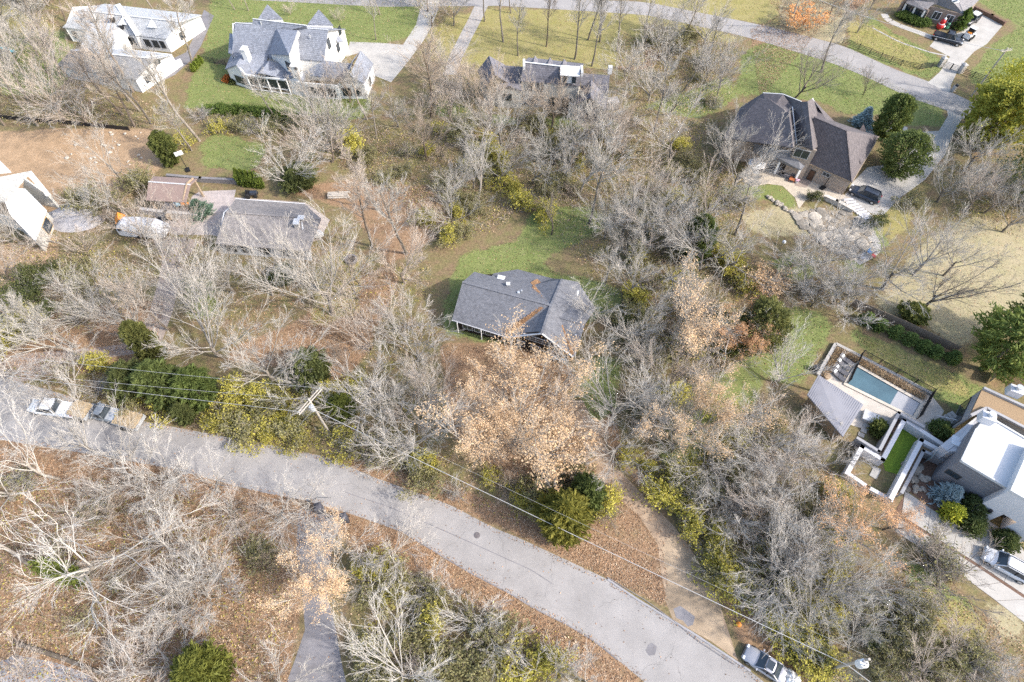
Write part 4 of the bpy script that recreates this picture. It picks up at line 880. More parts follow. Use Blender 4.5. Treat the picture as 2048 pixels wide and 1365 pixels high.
# ------------------------------------------------------------------ vehicles
def ring(x, hw, zb, zt, k=.82):
    "one cross-section of a car body, rounded at the shoulders"
    return [(x, -hw * .9, zb), (x, -hw, zb + .12), (x, -hw, zb + (zt - zb) * .6), (x, -hw * k, zt - .02), (x, -hw * .4, zt + .015), (x, hw * .4, zt + .015), (x, hw * k, zt - .02), (x, hw, zb + (zt - zb) * .6), (x, hw, zb + .12), (x, hw * .9, zb)]
def paint(name, c, metal=.35): return mat(name, c, .28, .03, 1, metal=metal, spec=.5)
def car(label, p_front, p_rear, body, L=None, W=1.82, style='sedan', name='parked_car', cat='car', group=None, sunroof=False, roofm=None, bedcover=None):
    a, b = P(*p_front), P(*p_rear); rz = math.atan2((a - b).y, (a - b).x); L = L or (a - b).length
    t = thing(name, label, cat, (a + b) / 2, rz, group); hl = L / 2; hw = W / 2
    tall = style in ('suv', 'truck', 'jeep'); zb = .3 if tall else .22; zt = 1.05 if tall else .86
    prof = [(-hl, .80, zt - .18), (-hl + .12, .93, zt - .03), (-hl + .8, 1, zt), (-hl + 1.4, 1, zt), (hl - 1.5, 1, zt), (hl - .9, .97, zt - .07), (hl - .25, .88, zt - .2), (hl, .74, zt - .36)]
    g = G(); g.loft([ring(x, hw * k, zb, z) for x, k, z in prof]); g.obj('body', body, t, smooth=True)
    zr = {'sedan': 1.43, 'suv': 1.72, 'truck': 1.85, 'jeep': 1.8}[style]
    r0, r1, f1, f0 = {'sedan': (-hl + .75, -hl + 1.5, hl - 2.25, hl - 1.45), 'suv': (-hl + .15, -hl + .6, hl - 2.1, hl - 1.35), 'truck': (-hl + 2.2, -hl + 2.4, hl - 2.3, hl - 1.6), 'jeep': (-hl + .3, -hl + .4, hl - 1.8, hl - 1.5)}[style]
    wb, wt = hw * .90, hw * .74; z0 = zt - .02
    g = G(); g.loft([[(r0, -wb, z0), (r1, -wt, zr), (r1, wt, zr), (r0, wb, z0)], [(f0, -wb, z0), (f1, -wt, zr), (f1, wt, zr), (f0, wb, z0)]]); g.obj('greenhouse', M['glass'], t)
    g = G(); g.loft([ring(x, wt * k * 1.04, zr - .05, z, .8) for x, k, z in ((r1 - .08, .93, zr - .02), (r1 + .2, 1, zr + .03), (f1 - .2, 1, zr + .03), (f1 + .08, .94, zr - .02))]); rf = g.obj('roof', roofm or body, t, smooth=True)
    for s in (-1, 1):
        for x0, x1 in ((r0, r1), (f0, f1)):
            g = G(); g.bar((x0, s * wb, z0), (x1, s * wt, zr - .03), .1, .06); g.obj('pillar', body, t)
        xm = (r1 + f1) / 2; g = G(); g.bar((xm, s * (wb + .01), z0), (xm, s * (wt + .01), zr - .03), .1, .05); g.obj('pillar', M['black'], t)
        g = G(); g.box((f0 - .25, s * (hw + .1), zt + .08), (.14, .22, .15)); g.obj('mirror', body, t)
        g = G(); g.box((hl - .22, s * hw * .66, zt - .26), (.2, .34, .14)); g.obj('headlight', M['lamp'], t)
        g = G(); g.box((-hl + .08, s * hw * .7, zt - .14), (.16, .36, .15)); g.obj('tail_light', M['red'], t)
        for x in (hl - .85, -hl + .85):
            wr_ = .36 if tall else .32
            g = G(); g.tube((x, s * (hw - .2), wr_), (x, s * (hw + .02), wr_), wr_, n=16); wo = g.obj('wheel', M['rubber'], t)
            g = G(); g.tube((x, s * (hw + .015), wr_), (x, s * (hw + .03), wr_), wr_ * .62, n=10); g.obj('rim', M['chrome'], wo)
    if sunroof: g = G(); g.box((f1 - .45, 0, zr + .055), (.75, wt * 1.25, .03)); g.obj('sunroof', M['glass'], rf)
    if style == 'suv':
        for s in (-1, 1): g = G(); g.bar((r1 + .1, s * wt * .85, zr + .04), (f1 - .1, s * wt * .85, zr + .04), .05, .06); g.obj('roof_rail', M['black'], rf)
    if style == 'truck':
        g = G(); g.box(((-hl + r0) / 2, 0, zt + .03), (r0 + hl - .25, W * .82, .06)); g.obj('bed_cover' if bedcover else 'bed', bedcover or M['rubber'], t)
    g = G(); g.box((hl - .03, 0, zb + .16), (.12, W * .62, .14)).box((-hl + .03, 0, zb + .14), (.12, W * .7, .14)); g.obj('bumper', M['black'], t)
    g = G(); g.box((hl - .06, 0, zb + .33), (.1, W * .4, .12)); g.obj('grille', M['black'], t)
    return t
silver = paint('silver_paint', (.36, .36, .385), .25); navy = paint('dark_blue_paint', (.055, .065, .085)); blk_p = paint('black_car_paint', (.03, .032, .04)); whp = paint('white_car_paint', (.58, .59, .61), .05); grp = paint('grey_car_paint', (.22, .24, .26))
car('silver sedan with a sunroof parked on fallen leaves beside the road, lower right', (1485, 1302), (1569, 1357), silver, W=1.95, sunroof=True)
car('dark blue estate car on the concrete court beside the brick house', (1703, 384), (1749, 404), navy, style='suv', L=5.0, W=2.0)
car('black pickup truck with covered bed on the concrete drive, upper right', (1917, 90), (1869, 76), blk_p, style='truck', L=5.8, W=2.1, bedcover=M['black'], cat='truck', name='pickup_truck')
car('open black off-road car with pale seats, parked by the hedge at upper right', (1928, 52), (1950, 40), blk_p, style='jeep', L=4.0, W=1.8, roofm=M['trim'])
car('white estate car on the concrete driveway behind dark bare branches, lower right', (1962, 1108), (2052, 1158), whp, style='suv', L=5.2, W=2.1)
car('white pickup truck with a boxed white bed, parked on the road at left', (82, 816), (142, 824), whp, style='truck', L=6.4, W=2.2, bedcover=M['white'], cat='truck', name='pickup_truck')
car('grey pickup truck between two wood-chip trailers on the road at left', (192, 826), (236, 836), grp, style='truck', L=5.8, W=2.1, bedcover=M['metal'], cat='truck', name='pickup_truck')
chip = mat('wood_chips', (.36, .28, .18), .95, .3, 5, bump=.8, scale2=12)
def trailer(label, pf, pr, L=None):
    a, b = P(*pf), P(*pr); rz = math.atan2((a - b).y, (a - b).x); L = L or (a - b).length; t = thing('trailer', label, 'trailer', (a + b) / 2, rz); hl = L / 2
    g = G(); g.box((0, 0, .6), (L, 2.1, .12)); g.obj('deck', M['dark_frame'], t)
    for s in (-1, 1):
        g = G(); g.box((0, s * 1.07, .95), (L, .06, .6)); g.obj('side_panel', M['metal'], t)
        g = G(); g.box((s * (hl + .035), 0, .95), (.06, 2.1, .6)); g.obj('end_panel', M['metal'], t)
        for x in (-.45, .45):
            g = G(); g.tube((x, s * 1.12, .36), (x, s * 1.34, .36), .36, n=12); g.obj('wheel', M['rubber'], t)
    g = G(); n = 9
    for i in range(n):
        for j in range(5):
            x, y = -hl + .3 + (L - .6) * i / (n - 1), -.8 + .4 * j
            g.box((x, y, 1.05 + .3 * RNG.random() * (1 - abs(y) * .6)), (.5, .45, .5), RNG.random() * 3, )
    g.obj('load', chip, t); g = G(); g.bar((hl, 0, .5), (hl + 1.1, 0, .5), .12, .1); g.obj('tow_bar', M['dark_frame'], t)
trailer('trailer heaped with pale wood chips, right behind the white pickup', (154, 822), (188, 832))
trailer('trailer heaped with wood chips, farthest right on the left road', (242, 840), (288, 852))
# covered camper
t = thing('covered_camper', 'camper trailer under a tight white cover on the gravel yard', 'camper', P(294, 466), ang((258, 466), (330, 470)))
rg = [[(x, -hw, z0), (x, -hw * .96, zm), (x, -hw * .62, zt), (x, hw * .62, zt), (x, hw * .96, zm), (x, hw, z0)] for x, hw, z0, zm, zt in ((-3.9, .9, .7, 1.0, 1.3), (-3.7, 1.2, .5, 1.4, 1.9), (-2.7, 1.3, .4, 1.7, 2.6), (0, 1.35, .4, 1.8, 2.75), (2.4, 1.3, .4, 1.7, 2.6), (3.6, 1.2, .5, 1.3, 1.7), (3.85, .8, .7, .9, 1.2))]
g = G(); g.loft(rg); g.obj('cover', mat('white_cover', (.58, .58, .59), .6, .08, .8), t)
g = G(); g.box((-3.0, -1.2, 1.75), (.7, .1, .5)); g.obj('window', M['glass'], t)
for x in (-.5, .5):
    for s in (-1, 1): g = G(); g.tube((x, s * 1.1, .35), (x, s * 1.36, .35), .35, n=12); g.obj('wheel', M['rubber'], t)
g = G(); g.box((0, 0, .42), (7.0, 2.3, .16)); g.obj('chassis', M['dark_frame'], t)
# skid steer
t = thing('skid_steer_loader', 'small white and orange loader behind the black pickup, upper right', 'loader', P(1934, 77), ang((1924, 82), (1946, 66)))
g = G(); g.box((0, 0, .75), (2.0, 1.3, .8)).box((-.7, 0, 1.2), (.7, 1.1, .3)); g.obj('body', M['white'], t)
g = G(); g.box((.1, 0, 1.7), (1.0, 1.1, 1.0)); cb = g.obj('cab', M['black'], t); g = G(); g.box((.1, 0, 2.24), (1.1, 1.2, .08)); g.obj('cab_roof', M['white'], cb)
g = G(); g.slab([(-.9, -.4, 1.5), (-.9, .4, 1.5), (-.4, .4, 1.55), (-.4, -.4, 1.55)], .2); g.obj('engine_cover', M['amber'], t)
for s in (-1, 1):
    g = G(); g.bar((-.9, s * .72, 1.5), (1.3, s * .72, .6), .14, .2); g.obj('arm', M['white'], t)
    for x in (-.6, .6): g = G(); g.tube((x, s * .65, .4), (x, s * .95, .4), .4, n=12); g.obj('wheel', M['rubber'], t)
g = G(); g.slab([(1.3, -.85, .15), (1.3, .85, .15), (1.9, .85, .2), (1.9, -.85, .2)], .08).slab([(1.3, -.85, .15), (1.3, .85, .15), (1.35, .85, .8), (1.35, -.85, .8)], .08, (1, 0, 0)); g.obj('bucket', M['metal'], t)
# white-patterned covered thing behind the silver car
t = thing('covered_cart', 'small round cart under a mottled white tarp behind the silver sedan', 'cart', P(1579, 1361))
rg = []
for k, (r_, z) in enumerate(((.85, .1), (.95, .5), (.8, .85), (.45, 1.05), (.12, 1.1))):
    rg.append([(r_ * (1 + .12 * math.sin(3 * a_ + k)) * math.cos(a_), r_ * 1.1 * (1 + .1 * math.cos(4 * a_)) * math.sin(a_), z + .06 * math.sin(5 * a_)) for a_ in [2 * PI * j / 18 for j in range(18)]])
g = G(); g.loft(rg); g.obj('tarp', mat('mottled_tarp', (.16, .14, .12), .7, .2, 3.5, col2=(.88, .88, .86)), t)
for s in (-1, 1): g = G(); g.tube((0, s * .9, .22), (0, s * 1.02, .22), .22, n=10); g.obj('wheel', M['rubber'], t)
# ------------------------------------------------------------------ utility poles and wires
def pole(label, base, top, z, cross=None, arm=1.3):
    b = P(*base); t = thing('utility_pole', label, 'utility pole', b); tp = P(*top, z); tp = Vector((b.x + (tp.x - b.x) * .6, b.y + (tp.y - b.y) * .6, z))
    g = G(b); g.tube(b, tp, .17, .12, 10); g.obj('pole', M['pole'], t)
    if cross is not None:
        d = Vector((math.cos(cross), math.sin(cross), 0)); c = tp - Vector((0, 0, .5)); n = Vector((-d.y, d.x, 0)) * .16
        for s in (-1, 1): g = G(b); g.bar(c - d * arm + n * s, c + d * arm + n * s, .10, .12); g.obj('cross_arm', M['pole'], t)
        for s in (-.9, 0, .9): g = G(b); g.tube(c + d * arm * s + Vector((0, 0, .12)), c + d * arm * s + Vector((0, 0, .4)), .07, .04, 6); g.obj('insulator', M['metal'], t)
    return t, tp
pA, tA = pole('weathered utility pole with a double cross-arm and grey transformer, left of centre by the road', (658, 864), (618, 800), 9.6, R(58), 2.0)
g = G(pA.location); c = tA - Vector((-.1, .45, 1.4)); g.tube(c - Vector((0, 0, .5)), c + Vector((0, 0, .45)), .3, n=10); g.obj('transformer', M['metal'], pA)
a = P(572, 912); g = G(pA.location); g.tube(P(583, 866), Vector((tA.x, tA.y, 7.0)), .025, n=5); g.obj('guy_wire', M['metal'], pA)
pB, tB = pole('utility pole with a white transformer drum at the lower right corner', (1660, 1338), (1736, 1316), 9.0)
g = G(pB.location); c = P(1724, 1328, 7.6); g.tube(c - Vector((0, 0, .6)), c + Vector((0, 0, .5)), .42, n=14); tr = g.obj('transformer', M['white'], pB)
for k in range(3): g = G(pB.location); a_ = k * 2.1; p = c + Vector((.2 * math.cos(a_), .2 * math.sin(a_), .5)); g.tube(p, p + Vector((0, 0, .3)), .07, n=6); g.obj('bushing', M['stone'], tr)
pC, tC = pole('tall leaning utility pole beside the yellow-green tree, upper right', (1943, 193), (2016, 98), 10.0, R(15), 1.1)
pD, tD = pole('twin pole pair by the orange maple above the top road', (1578, 54), (1596, 0), 9.0)
wirem = mat('wire_jacket', (.42, .42, .42), .6, .1, 2); thick = mat('cable_jacket', (.40, .39, .38), .6, .1, 2)
def wire(label, a, b, sag, r_, m, n=18):
    g = G(a); pts = [a.lerp(b, k / n) - Vector((0, 0, sag * 4 * (k / n) * (1 - k / n))) for k in range(n + 1)]
    for p, q in zip(pts, pts[1:]): g.tube(p, q, r_, n=5, cap=False)
    o = g.obj('power_line', m, fix=False); o.location = a; tag(o, label, 'power line')
d = Vector((math.cos(R(58)), math.sin(R(58)), 0))
wire('upper thin power line crossing the dark evergreens at left', tA + d * 1.8 - Vector((0, 0, .1)), P(-40, 706, 9.5), .3, .013, wirem)
wire('middle thin power line over the dark evergreens at left', tA - Vector((0, 0, .1)), P(-60, 738, 9.4), .3, .012, wirem)
wire('lower bright power line over the parked wood-chip trailers at left', tA - d * 1.8 - Vector((0, 0, .1)), P(-60, 742, 8.0), .3, .018, wirem)
wire('thick pale cable running beside the road from the left pole to the lower right', Vector((tA.x, tA.y, 6.6)), P(1696, 1331, 6.3), .35, .034, thick, 30)
wire('thick cable leaving the lower right corner pole', P(1696, 1331, 6.3), P(1790, 1400, 6.0), .1, .034, thick)
wire('thin wire above the leafy verge, parallel to the thick cable', Vector((tA.x, tA.y, 8.4)) + d, P(1735, 1313, 8.8), .6, .01, thick, 30)
wire('thin wire from the upper right pole over the fenced yellow lawn', tC - Vector((0, 0, .6)), tD, 1.0, .03, wirem)
# ------------------------------------------------------------------ fences and walls
bf = mat('black_fence_paint', (.045, .04, .035), .7, .3, 2)
FR = [.22, .5, .78, 1.06]
panel_fence('rail_fence', 'dark four-rail fence along the top road, left of the drive gate', [(1684, 88), (1716, 100), (1760, 118), (1800, 132), (1838, 140), (1862, 136), (1876, 133)], 1.25, bf, rails=FR, picket=0, step=2.6)
panel_fence('rail_fence', 'dark four-rail fence right of the drive gate, upper right', [(1917, 146), (1944, 156), (1975, 166)], 1.25, bf, rails=FR, picket=0, step=2.4)
panel_fence('rail_fence', 'short dark rail fence joining the farmhouse lawn to the asphalt drive', [(405, 123), (430, 128), (453, 133)], 1.25, bf, rails=FR, picket=0, step=2.4)
t = thing('gate', 'double five-bar metal gate across the concrete drive at upper right', 'gate', P(1898, 138))
for (p, q) in (((1883, 134), (1899, 140)), ((1900, 140.5), (1916, 146))):
    a, b = P(*p), P(*q)
    for z in (.2, .45, .7, .95, 1.2): g = G(t.location); g.bar(a + Vector((0, 0, z)), b + Vector((0, 0, z)), .05, .06); g.obj('rail', M['dark_frame'], t)
    for p_ in (a, b): g = G(t.location); g.box(p_ + Vector((0, 0, .7)), (.08, .08, 1.3)); g.obj('upright', M['dark_frame'], t)
for p, l in (((1879, 133), 'left stone gate pillar of the upper right drive'), ((1919, 146), 'right stone gate pillar of the upper right drive'), ((643, 1022), 'left dark stone pillar where the lower driveway meets the road'), ((692, 1042), 'right dark stone pillar where the lower driveway meets the road')):
    s = .8 if p[1] < 500 else .75; m_ = M['stone'] if p[1] < 500 else mat('dark_stone', (.06, .06, .072), .85, .4, 3, bump=.7)
    t = thing('gate_pillar', l, 'pillar', P(*p), .3)
    g = G(); g.box((0, 0, .85), (s, s, 1.7)); g.obj('shaft', m_, t); g = G(); g.loft([[(x * s, y * s, z) for x, y in ((-.6, -.6), (.6, -.6), (.6, .6), (-.6, .6))] for z in (1.7, 1.82)] + [[(x * s, y * s, 2.05) for x, y in ((-.15, -.15), (.15, -.15), (.15, .15), (-.15, .15))]]); g.obj('cap', m_, t)
panel_fence('silt_fence', 'low black fabric fence along the back of the bare dirt lot', [(-30, 236), (20, 240), (120, 248), (260, 262)], .9, M['black'], rails=[.1, .3, .5, .7], rail_h=.2, picket=0, step=3)
low_wall('retaining_wall', 'low dark retaining wall behind the pavilion and stone patio', [(335, 350), (400, 356), (476, 360)], .9, .4, M['asphalt_dark'])
low_wall('retaining_wall', 'pale block wall along the front of the red-roofed pavilion', [(283, 418), (330, 424), (392, 428)], 1.1, .5, M['stone'])
low_wall('retaining_wall', 'stone curb beside the stairs of the brick house court', [(1652, 392), (1675, 402), (1705, 418)], .8, .5, M['stone_tan'])
low_wall('retaining_wall', 'brown edging wall at the far right of the upper concrete drive', [(1952, 14), (1985, 30), (2010, 44)], .7, .5, M['mulch'])
# steps beside the court: pale treads one by one
t = thing('garden_steps', 'pale stone steps climbing between the brick house court and rock waterfall', 'stairs', P(1715, 420))
for k in range(9):
    u = k / 8; a = (1690 + 42 * u, 396 + 36 * u + 4 * math.sin(u * 3)); b = (1703 + 44 * u, 403 + 36 * u); A_, B2 = P(a[0] - 4, a[1] + 6), P(b[0] + 2, b[1] - 2); g = G(t.location); g.bar(A_, B2, .38, .3 - .02 * k); g.obj('tread', M['white_wall'], t)
# boulders of the rock waterfall and elsewhere
import bmesh
def rock_mesh(seed):
    r_ = random.Random(seed); bm = bmesh.new(); bmesh.ops.create_icosphere(bm, subdivisions=2, radius=1)
    pl = [Vector((r_.gauss(0, 1), r_.gauss(0, 1), r_.gauss(0, .8))).normalized() for _ in range(9)]; dd_ = [r_.uniform(.55, .9) for _ in pl]
    for v_ in bm.verts:
        for p_, d_ in zip(pl, dd_):
            k_ = v_.co.dot(p_)
            if k_ > d_: v_.co -= p_ * (k_ - d_)
        v_.co.z = max(v_.co.z, -.5) * .75
    me = bpy.data.meshes.new('boulder'); bm.to_mesh(me); bm.free(); me.materials.append(M['rock']); return me
M['rock'] = mat('boulder_stone', (.34, .31, .27), .9, .4, 1.2, bump=.7, scale2=5, objcol=True)
RK = [rock_mesh(k) for k in range(6)]
def boulder(p, s, label, group, tint=1.0, squash=1.0):
    o = link('boulder', RK[random.randrange(6)]); o.location = P(*p) + Vector((0, 0, s * .25 * squash)); o.scale = (s, s * random.uniform(.7, 1), s * random.uniform(.6, .9) * squash); o.rotation_euler = (0, 0, random.uniform(0, 6)); o.color = (tint, tint * .98, tint * .94, 1); tag(o, label, 'boulder', group)
rnd = random.Random(3); npk = 0
PATCH = [(1590, 425), (1640, 418), (1690, 425), (1725, 440), (1740, 470), (1745, 500), (1700, 520), (1660, 500), (1630, 470), (1600, 455)]
patch('rock_bed', PATCH, mat('rock_bed_earth', (.22, .18, .13), .95, .4, 1.5, bump=.6), .012)
while npk < 170:
    x, y = rnd.uniform(1585, 1750), rnd.uniform(415, 525)
    if not inside(np.array([x]), np.array([y]), PATCH)[0]: continue
    npk += 1; s = rnd.choice([.22, .3, .4, .5, .7, 1.0]) * rnd.uniform(.8, 1.25) ; c_ = math.hypot(x - 1660, (y - 460) * 1.3)
    boulder((x, y), s, 'pale boulder of the rock waterfall beside the brick house court', 'boulders of the rock waterfall', rnd.uniform(.5, 1.3), .34)
ribbon('garden_path', resample([(1716, 432), (1736, 452), (1741, 468), (1752, 486), (1752, 500), (1735, 512), (1712, 524)], 22), 1.5, M['concrete'], .02)
for k in range(26):
    boulder((1808 + rnd.uniform(0, 45), 945 + rnd.uniform(-25, 40)), rnd.uniform(.3, .75), 'grey boulder in the courtyard bed of the modern house', 'boulders in the courtyard bed', rnd.uniform(.55, 1.0))
for k in range(40):
    u = rnd.random(); boulder((1535 + 65 * u, 395 + 42 * u + rnd.uniform(-3, 3)), rnd.uniform(.25, .5), 'small edging stone along the curved lawn below the brick house', 'edging stones of the curved lawn', rnd.uniform(.8, 1.1))
for k in range(24):
    boulder((rnd.uniform(120, 330), rnd.uniform(265, 330)), rnd.uniform(.2, .5), 'small pale stone strewn over the bare dirt lot', 'stones on the dirt lot', 1.2)
for k in range(14):
    boulder((1478 + rnd.uniform(0, 28), 352 + rnd.uniform(0, 14)), rnd.uniform(.2, .4), 'pale stone ringing the fire pit by the patio umbrella', 'fire pit stones', 1.15)
# gravel heap
g = G(); rg = []
for k in range(7):
    f_ = k / 6; rr = 4.2 * (1 - f_) ** .8 + .05
    rg.append([(rr * (1 + .12 * math.sin(3 * j + k) * (1 - f_)) * math.cos(j * PI / 12) * 1.15, rr * .8 * math.sin(j * PI / 12), 1.7 * f_ ** .8) for j in range(24)])
g.loft(rg); o = g.obj('gravel_pile', M['gravel']); o.location = P(155, 434); tag(o, 'grey gravel heap on the bare dirt lot beside the white building', 'gravel pile')
# ------------------------------------------------------------------ small things
def hoop(label, p, top, rz, board):
    t = thing('basketball_hoop', label, 'basketball hoop', P(*p), rz)
    g = G(); g.box((0, 0, .12), (1.0, .7, .24)); g.obj('base', M['black'], t); g = G(); g.tube((0, 0, .2), (.5, 0, top), .06); g.obj('pole', M['black'], t)
    g = G(); g.box((.75, 0, top + .1), (.06, 1.3, .8)); g.obj('backboard', board, t)
    g = G()
    for k in range(12): a_ = k * PI / 6; b_ = a_ + PI / 6; g.tube((1.05 + .23 * math.cos(a_), .23 * math.sin(a_), top - .25), (1.05 + .23 * math.cos(b_), .23 * math.sin(b_), top - .25), .02, n=5)
    g.obj('rim', M['amber'], t)
hoop('basketball hoop with a white backboard on the grass above the pavilion', (376, 341), 3.0, R(120), M['white'])
hoop('basketball hoop on a dark base against the brick garage wall', (1645, 377), 2.6, R(40), M['metal'])
t = thing('patio_umbrella', 'white octagonal patio umbrella over a table by the brick house', 'umbrella', P(1505, 348))
g = G(); n = 8; g.add([(0, 0, 2.8)] + [(1.5 * math.cos(2 * PI * k / n), 1.5 * math.sin(2 * PI * k / n), 2.25) for k in range(n)], [(0, 1 + k, 1 + (k + 1) % n) for k in range(n)]); g.obj('canopy', M['white'], t)
for k in range(n): g = G(); g.tube((0, 0, 2.78), (1.5 * math.cos(2 * PI * k / n), 1.5 * math.sin(2 * PI * k / n), 2.24), .02, n=4); g.obj('rib', M['trim'], t)
g = G(); g.tube((0, 0, 0), (0, 0, 2.9), .03); g.obj('pole', M['dark_frame'], t)
g = G(); g.tube((0, 0, .7), (0, 0, .74), .6, n=16).tube((0, 0, 0), (0, 0, .7), .05); o = g.obj('round_table', M['metal']); o.location = P(1509, 350); tag(o, 'round table under the white patio umbrella', 'table')
for k in range(4):
    a_ = k * PI / 2 + .5; c = P(1509, 350) + Vector((1.05 * math.cos(a_), 1.05 * math.sin(a_), 0)); t = thing('patio_chair', ['right-hand', 'far', 'left-hand', 'near'][k] + ' dark metal chair at the umbrella table by the brick house', 'chair', c, a_, 'chairs at the umbrella table')
    g = G(); g.box((0, 0, .43), (.45, .45, .06)); g.obj('seat', M['dark_frame'], t); g = G(); g.box((.22, 0, .7), (.05, .45, .5)); g.obj('backrest', M['dark_frame'], t)
    for x in (-.18, .18):
        for y in (-.18, .18): g = G(); g.box((x, y, .2), (.04, .04, .4)); g.obj('leg', M['dark_frame'], t)
def bench(label, p, rz, m, L=1.8, nm='patio_sofa'):
    t = thing(nm, label, 'sofa', P(*p), rz); g = G(); g.box((0, 0, .3), (L, .8, .25)); g.obj('seat', m, t); g = G(); g.box((0, .38, .6), (L, .15, .5)); g.obj('backrest', m, t)
    for s in (-1, 1): g = G(); g.box((s * (L / 2 + .07), 0, .42), (.12, .8, .5)); g.obj('armrest', M['dark_frame'], t)
bench('dark sofa on the patio, left under the porch of the brick house', (1553, 345), -.55, M['asphalt_dark'], 2.4); bench('second dark sofa on the patio, nearest the orange side table', (1573, 354), -.55, M['asphalt_dark'], 2.2)
t = thing('side_table', 'square orange wooden table on the patio of the brick house', 'table', P(1583, 362), -.5)
org = mat('orange_wood', (.42, .14, .06), .6, .15, 2); g = G(); g.box((0, 0, .5), (1.0, 1.0, .06)); g.obj('top', org, t)
for x in (-.42, .42):
    for y in (-.42, .42): g = G(); g.box((x, y, .235), (.08, .08, .47)); g.obj('leg', org, t)
t = thing('flower_pot', 'round pot of pink and white flowers beside the orange patio table', 'flower pot', P(1592, 366)); g = G(); g.tube((0, 0, 0), (0, 0, .5), .22, .3, 10); g.obj('pot', M['trim'], t)
g = G()
for k in range(26): a_ = RNG.random() * 6.28; r_ = RNG.random() * .4; g.box((r_ * math.cos(a_), r_ * math.sin(a_), .55 + .2 * RNG.random()), (.13, .13, .13), RNG.random() * 3)
g.obj('flowers', mat('pink_flowers', (.45, .12, .25), .8, .4, 9, col2=(.8, .7, .75)), t)
def bins(p, label, col): 
    t = thing('wheelie_bin', label, 'bin', P(*p), .3); g = G(); g.loft([[(x * .25, y * .28, .1) for x, y in ((-1, -1), (1, -1), (1, 1), (-1, 1))], [(x * .32, y * .36, 1.0) for x, y in ((-1, -1), (1, -1), (1, 1), (-1, 1))]]); g.obj('body', col, t); g = G(); g.box((0, 0, 1.04), (.7, .78, .08)); g.obj('lid', col, t)
    for s in (-1, 1): g = G(); g.tube((.22, s * .3, .12), (.22, s * .36, .12), .12, n=8); g.obj('wheel', M['rubber'], t)
bins((322, 440), 'left dark blue bin below the pavilion wall', navy); bins((330, 441), 'right dark blue bin below the pavilion wall', navy); bins((342, 440), 'brown crate bin to the right of the two blue bins', M['wood'])
for p, l, m_ in (((357, 413), 'heap of blue and white toys under the right end of the pavilion', mat('blue_plastic', (.12, .32, .42), .5, .3, 4, col2=(.6, .7, .75))), ((372, 412), 'orange plastic ride-on toy at the pavilion corner', M['amber'])):
    t = thing('toy', l, 'toy', P(*p)); g = G(); g.box((0, 0, .35), (1.0, .5, .35)).box((-.3, 0, .7), (.3, .5, .5), .2); g.obj('body', m_, t)
    for x in (-.35, .35): g = G(); g.tube((x, -.32, .18), (x, .32, .18), .18, n=10); g.obj('wheel', M['rubber'], t)
t = thing('playhouse', 'small orange wooden playhouse leaning left of the covered camper', 'playhouse', P(249, 450), .4)
g = G(); g.box((0, 0, .7), (1.3, 1.2, 1.4)); g.obj('wall', M['wood'], t); g = G(); g.slab([(-.8, -.8, 1.3), (-.8, .8, 1.3), (0, .8, 2.1), (0, -.8, 2.1)], .08).slab([(.8, -.8, 1.3), (.8, .8, 1.3), (0, .8, 2.1), (0, -.8, 2.1)], .08); g.obj('roof', M['amber'], t); g = G(); g.box((.1, -.63, .5), (.5, .06, .9)); g.obj('door', M['dark_frame'], t)
t = thing('lawn_ornament', 'red and white inflated lawn figure before the corner house at upper right', 'lawn ornament', P(1877, 58))
def blob(g, c, r_, n=12, m=7, sq=1):
    g.loft([[(c[0] + r_ * math.sin(PI * i / m + .01) * math.cos(2 * PI * k / n), c[1] + r_ * math.sin(PI * i / m + .01) * math.sin(2 * PI * k / n), c[2] - r_ * sq * math.cos(PI * i / m)) for k in range(n)] for i in range(m + 1)])
g = G(); blob(g, (0, 0, .7), .75); blob(g, (.1, 0, 1.6), .5); g.obj('body', M['red'], t, smooth=True); g = G(); blob(g, (.0, 0, 1.15), .62, sq=.2); blob(g, (.2, 0, 2.1), .28); blob(g, (.7, -.2, .6), .28); g.obj('trim', M['white'], t, smooth=True)
t = thing('lawn_ornament', 'small green inflated lawn figure right of the red one', 'lawn ornament', P(1892, 59)); g = G(); blob(g, (0, 0, .45), .4); blob(g, (0, 0, 1.1), .28); g.obj('body', mat('green_plastic', (.1, .3, .16), .5), t, smooth=True)
t = thing('mailbox', 'stone mailbox pier on the grass right of the upper concrete drive', 'mailbox', P(1905, 183), .4); g = G(); g.box((0, 0, .6), (.6, .6, 1.2)); g.obj('pier', M['stone'], t); g = G(); g.box((0, -.1, 1.35), (.3, .55, .3)); g.obj('box', M['black'], t)
o = G(); o.tube((0, 0, .02), (0, 0, .05), .36, n=20).tube((0, 0, .05), (0, 0, .06), .28, n=20); o = o.obj('manhole_cover', mat('iron_cover', (.13, .115, .115), .7, .3, 6, bump=.5)); o.location = P(954, 1071); tag(o, 'round rusty manhole cover in the road near the centre of the photo', 'manhole cover')
t = thing('pumpkin', 'orange pumpkin lying in the leaves right of the tan drive', 'pumpkin', P(1476, 1250)); g = G()
g.loft([[(.3 * math.sin(PI * i / 8 + .01) * (1 + .08 * math.cos(8 * 2 * PI * k / 24)) * math.cos(2 * PI * k / 24), .3 * math.sin(PI * i / 8 + .01) * (1 + .08 * math.cos(8 * 2 * PI * k / 24)) * math.sin(2 * PI * k / 24), .24 - .24 * math.cos(PI * i / 8)) for k in range(24)] for i in range(9)]); g.obj('body', M['amber'], t, smooth=True); g = G(); g.tube((0, 0, .46), (.05, 0, .58), .04, .03, 6); g.obj('stem', M['wood'], t)
t = thing('fire_pit', 'dark round fire pit on the brown leaf-covered ground right of the low grey house', 'fire pit', P(703, 521)); g = G()
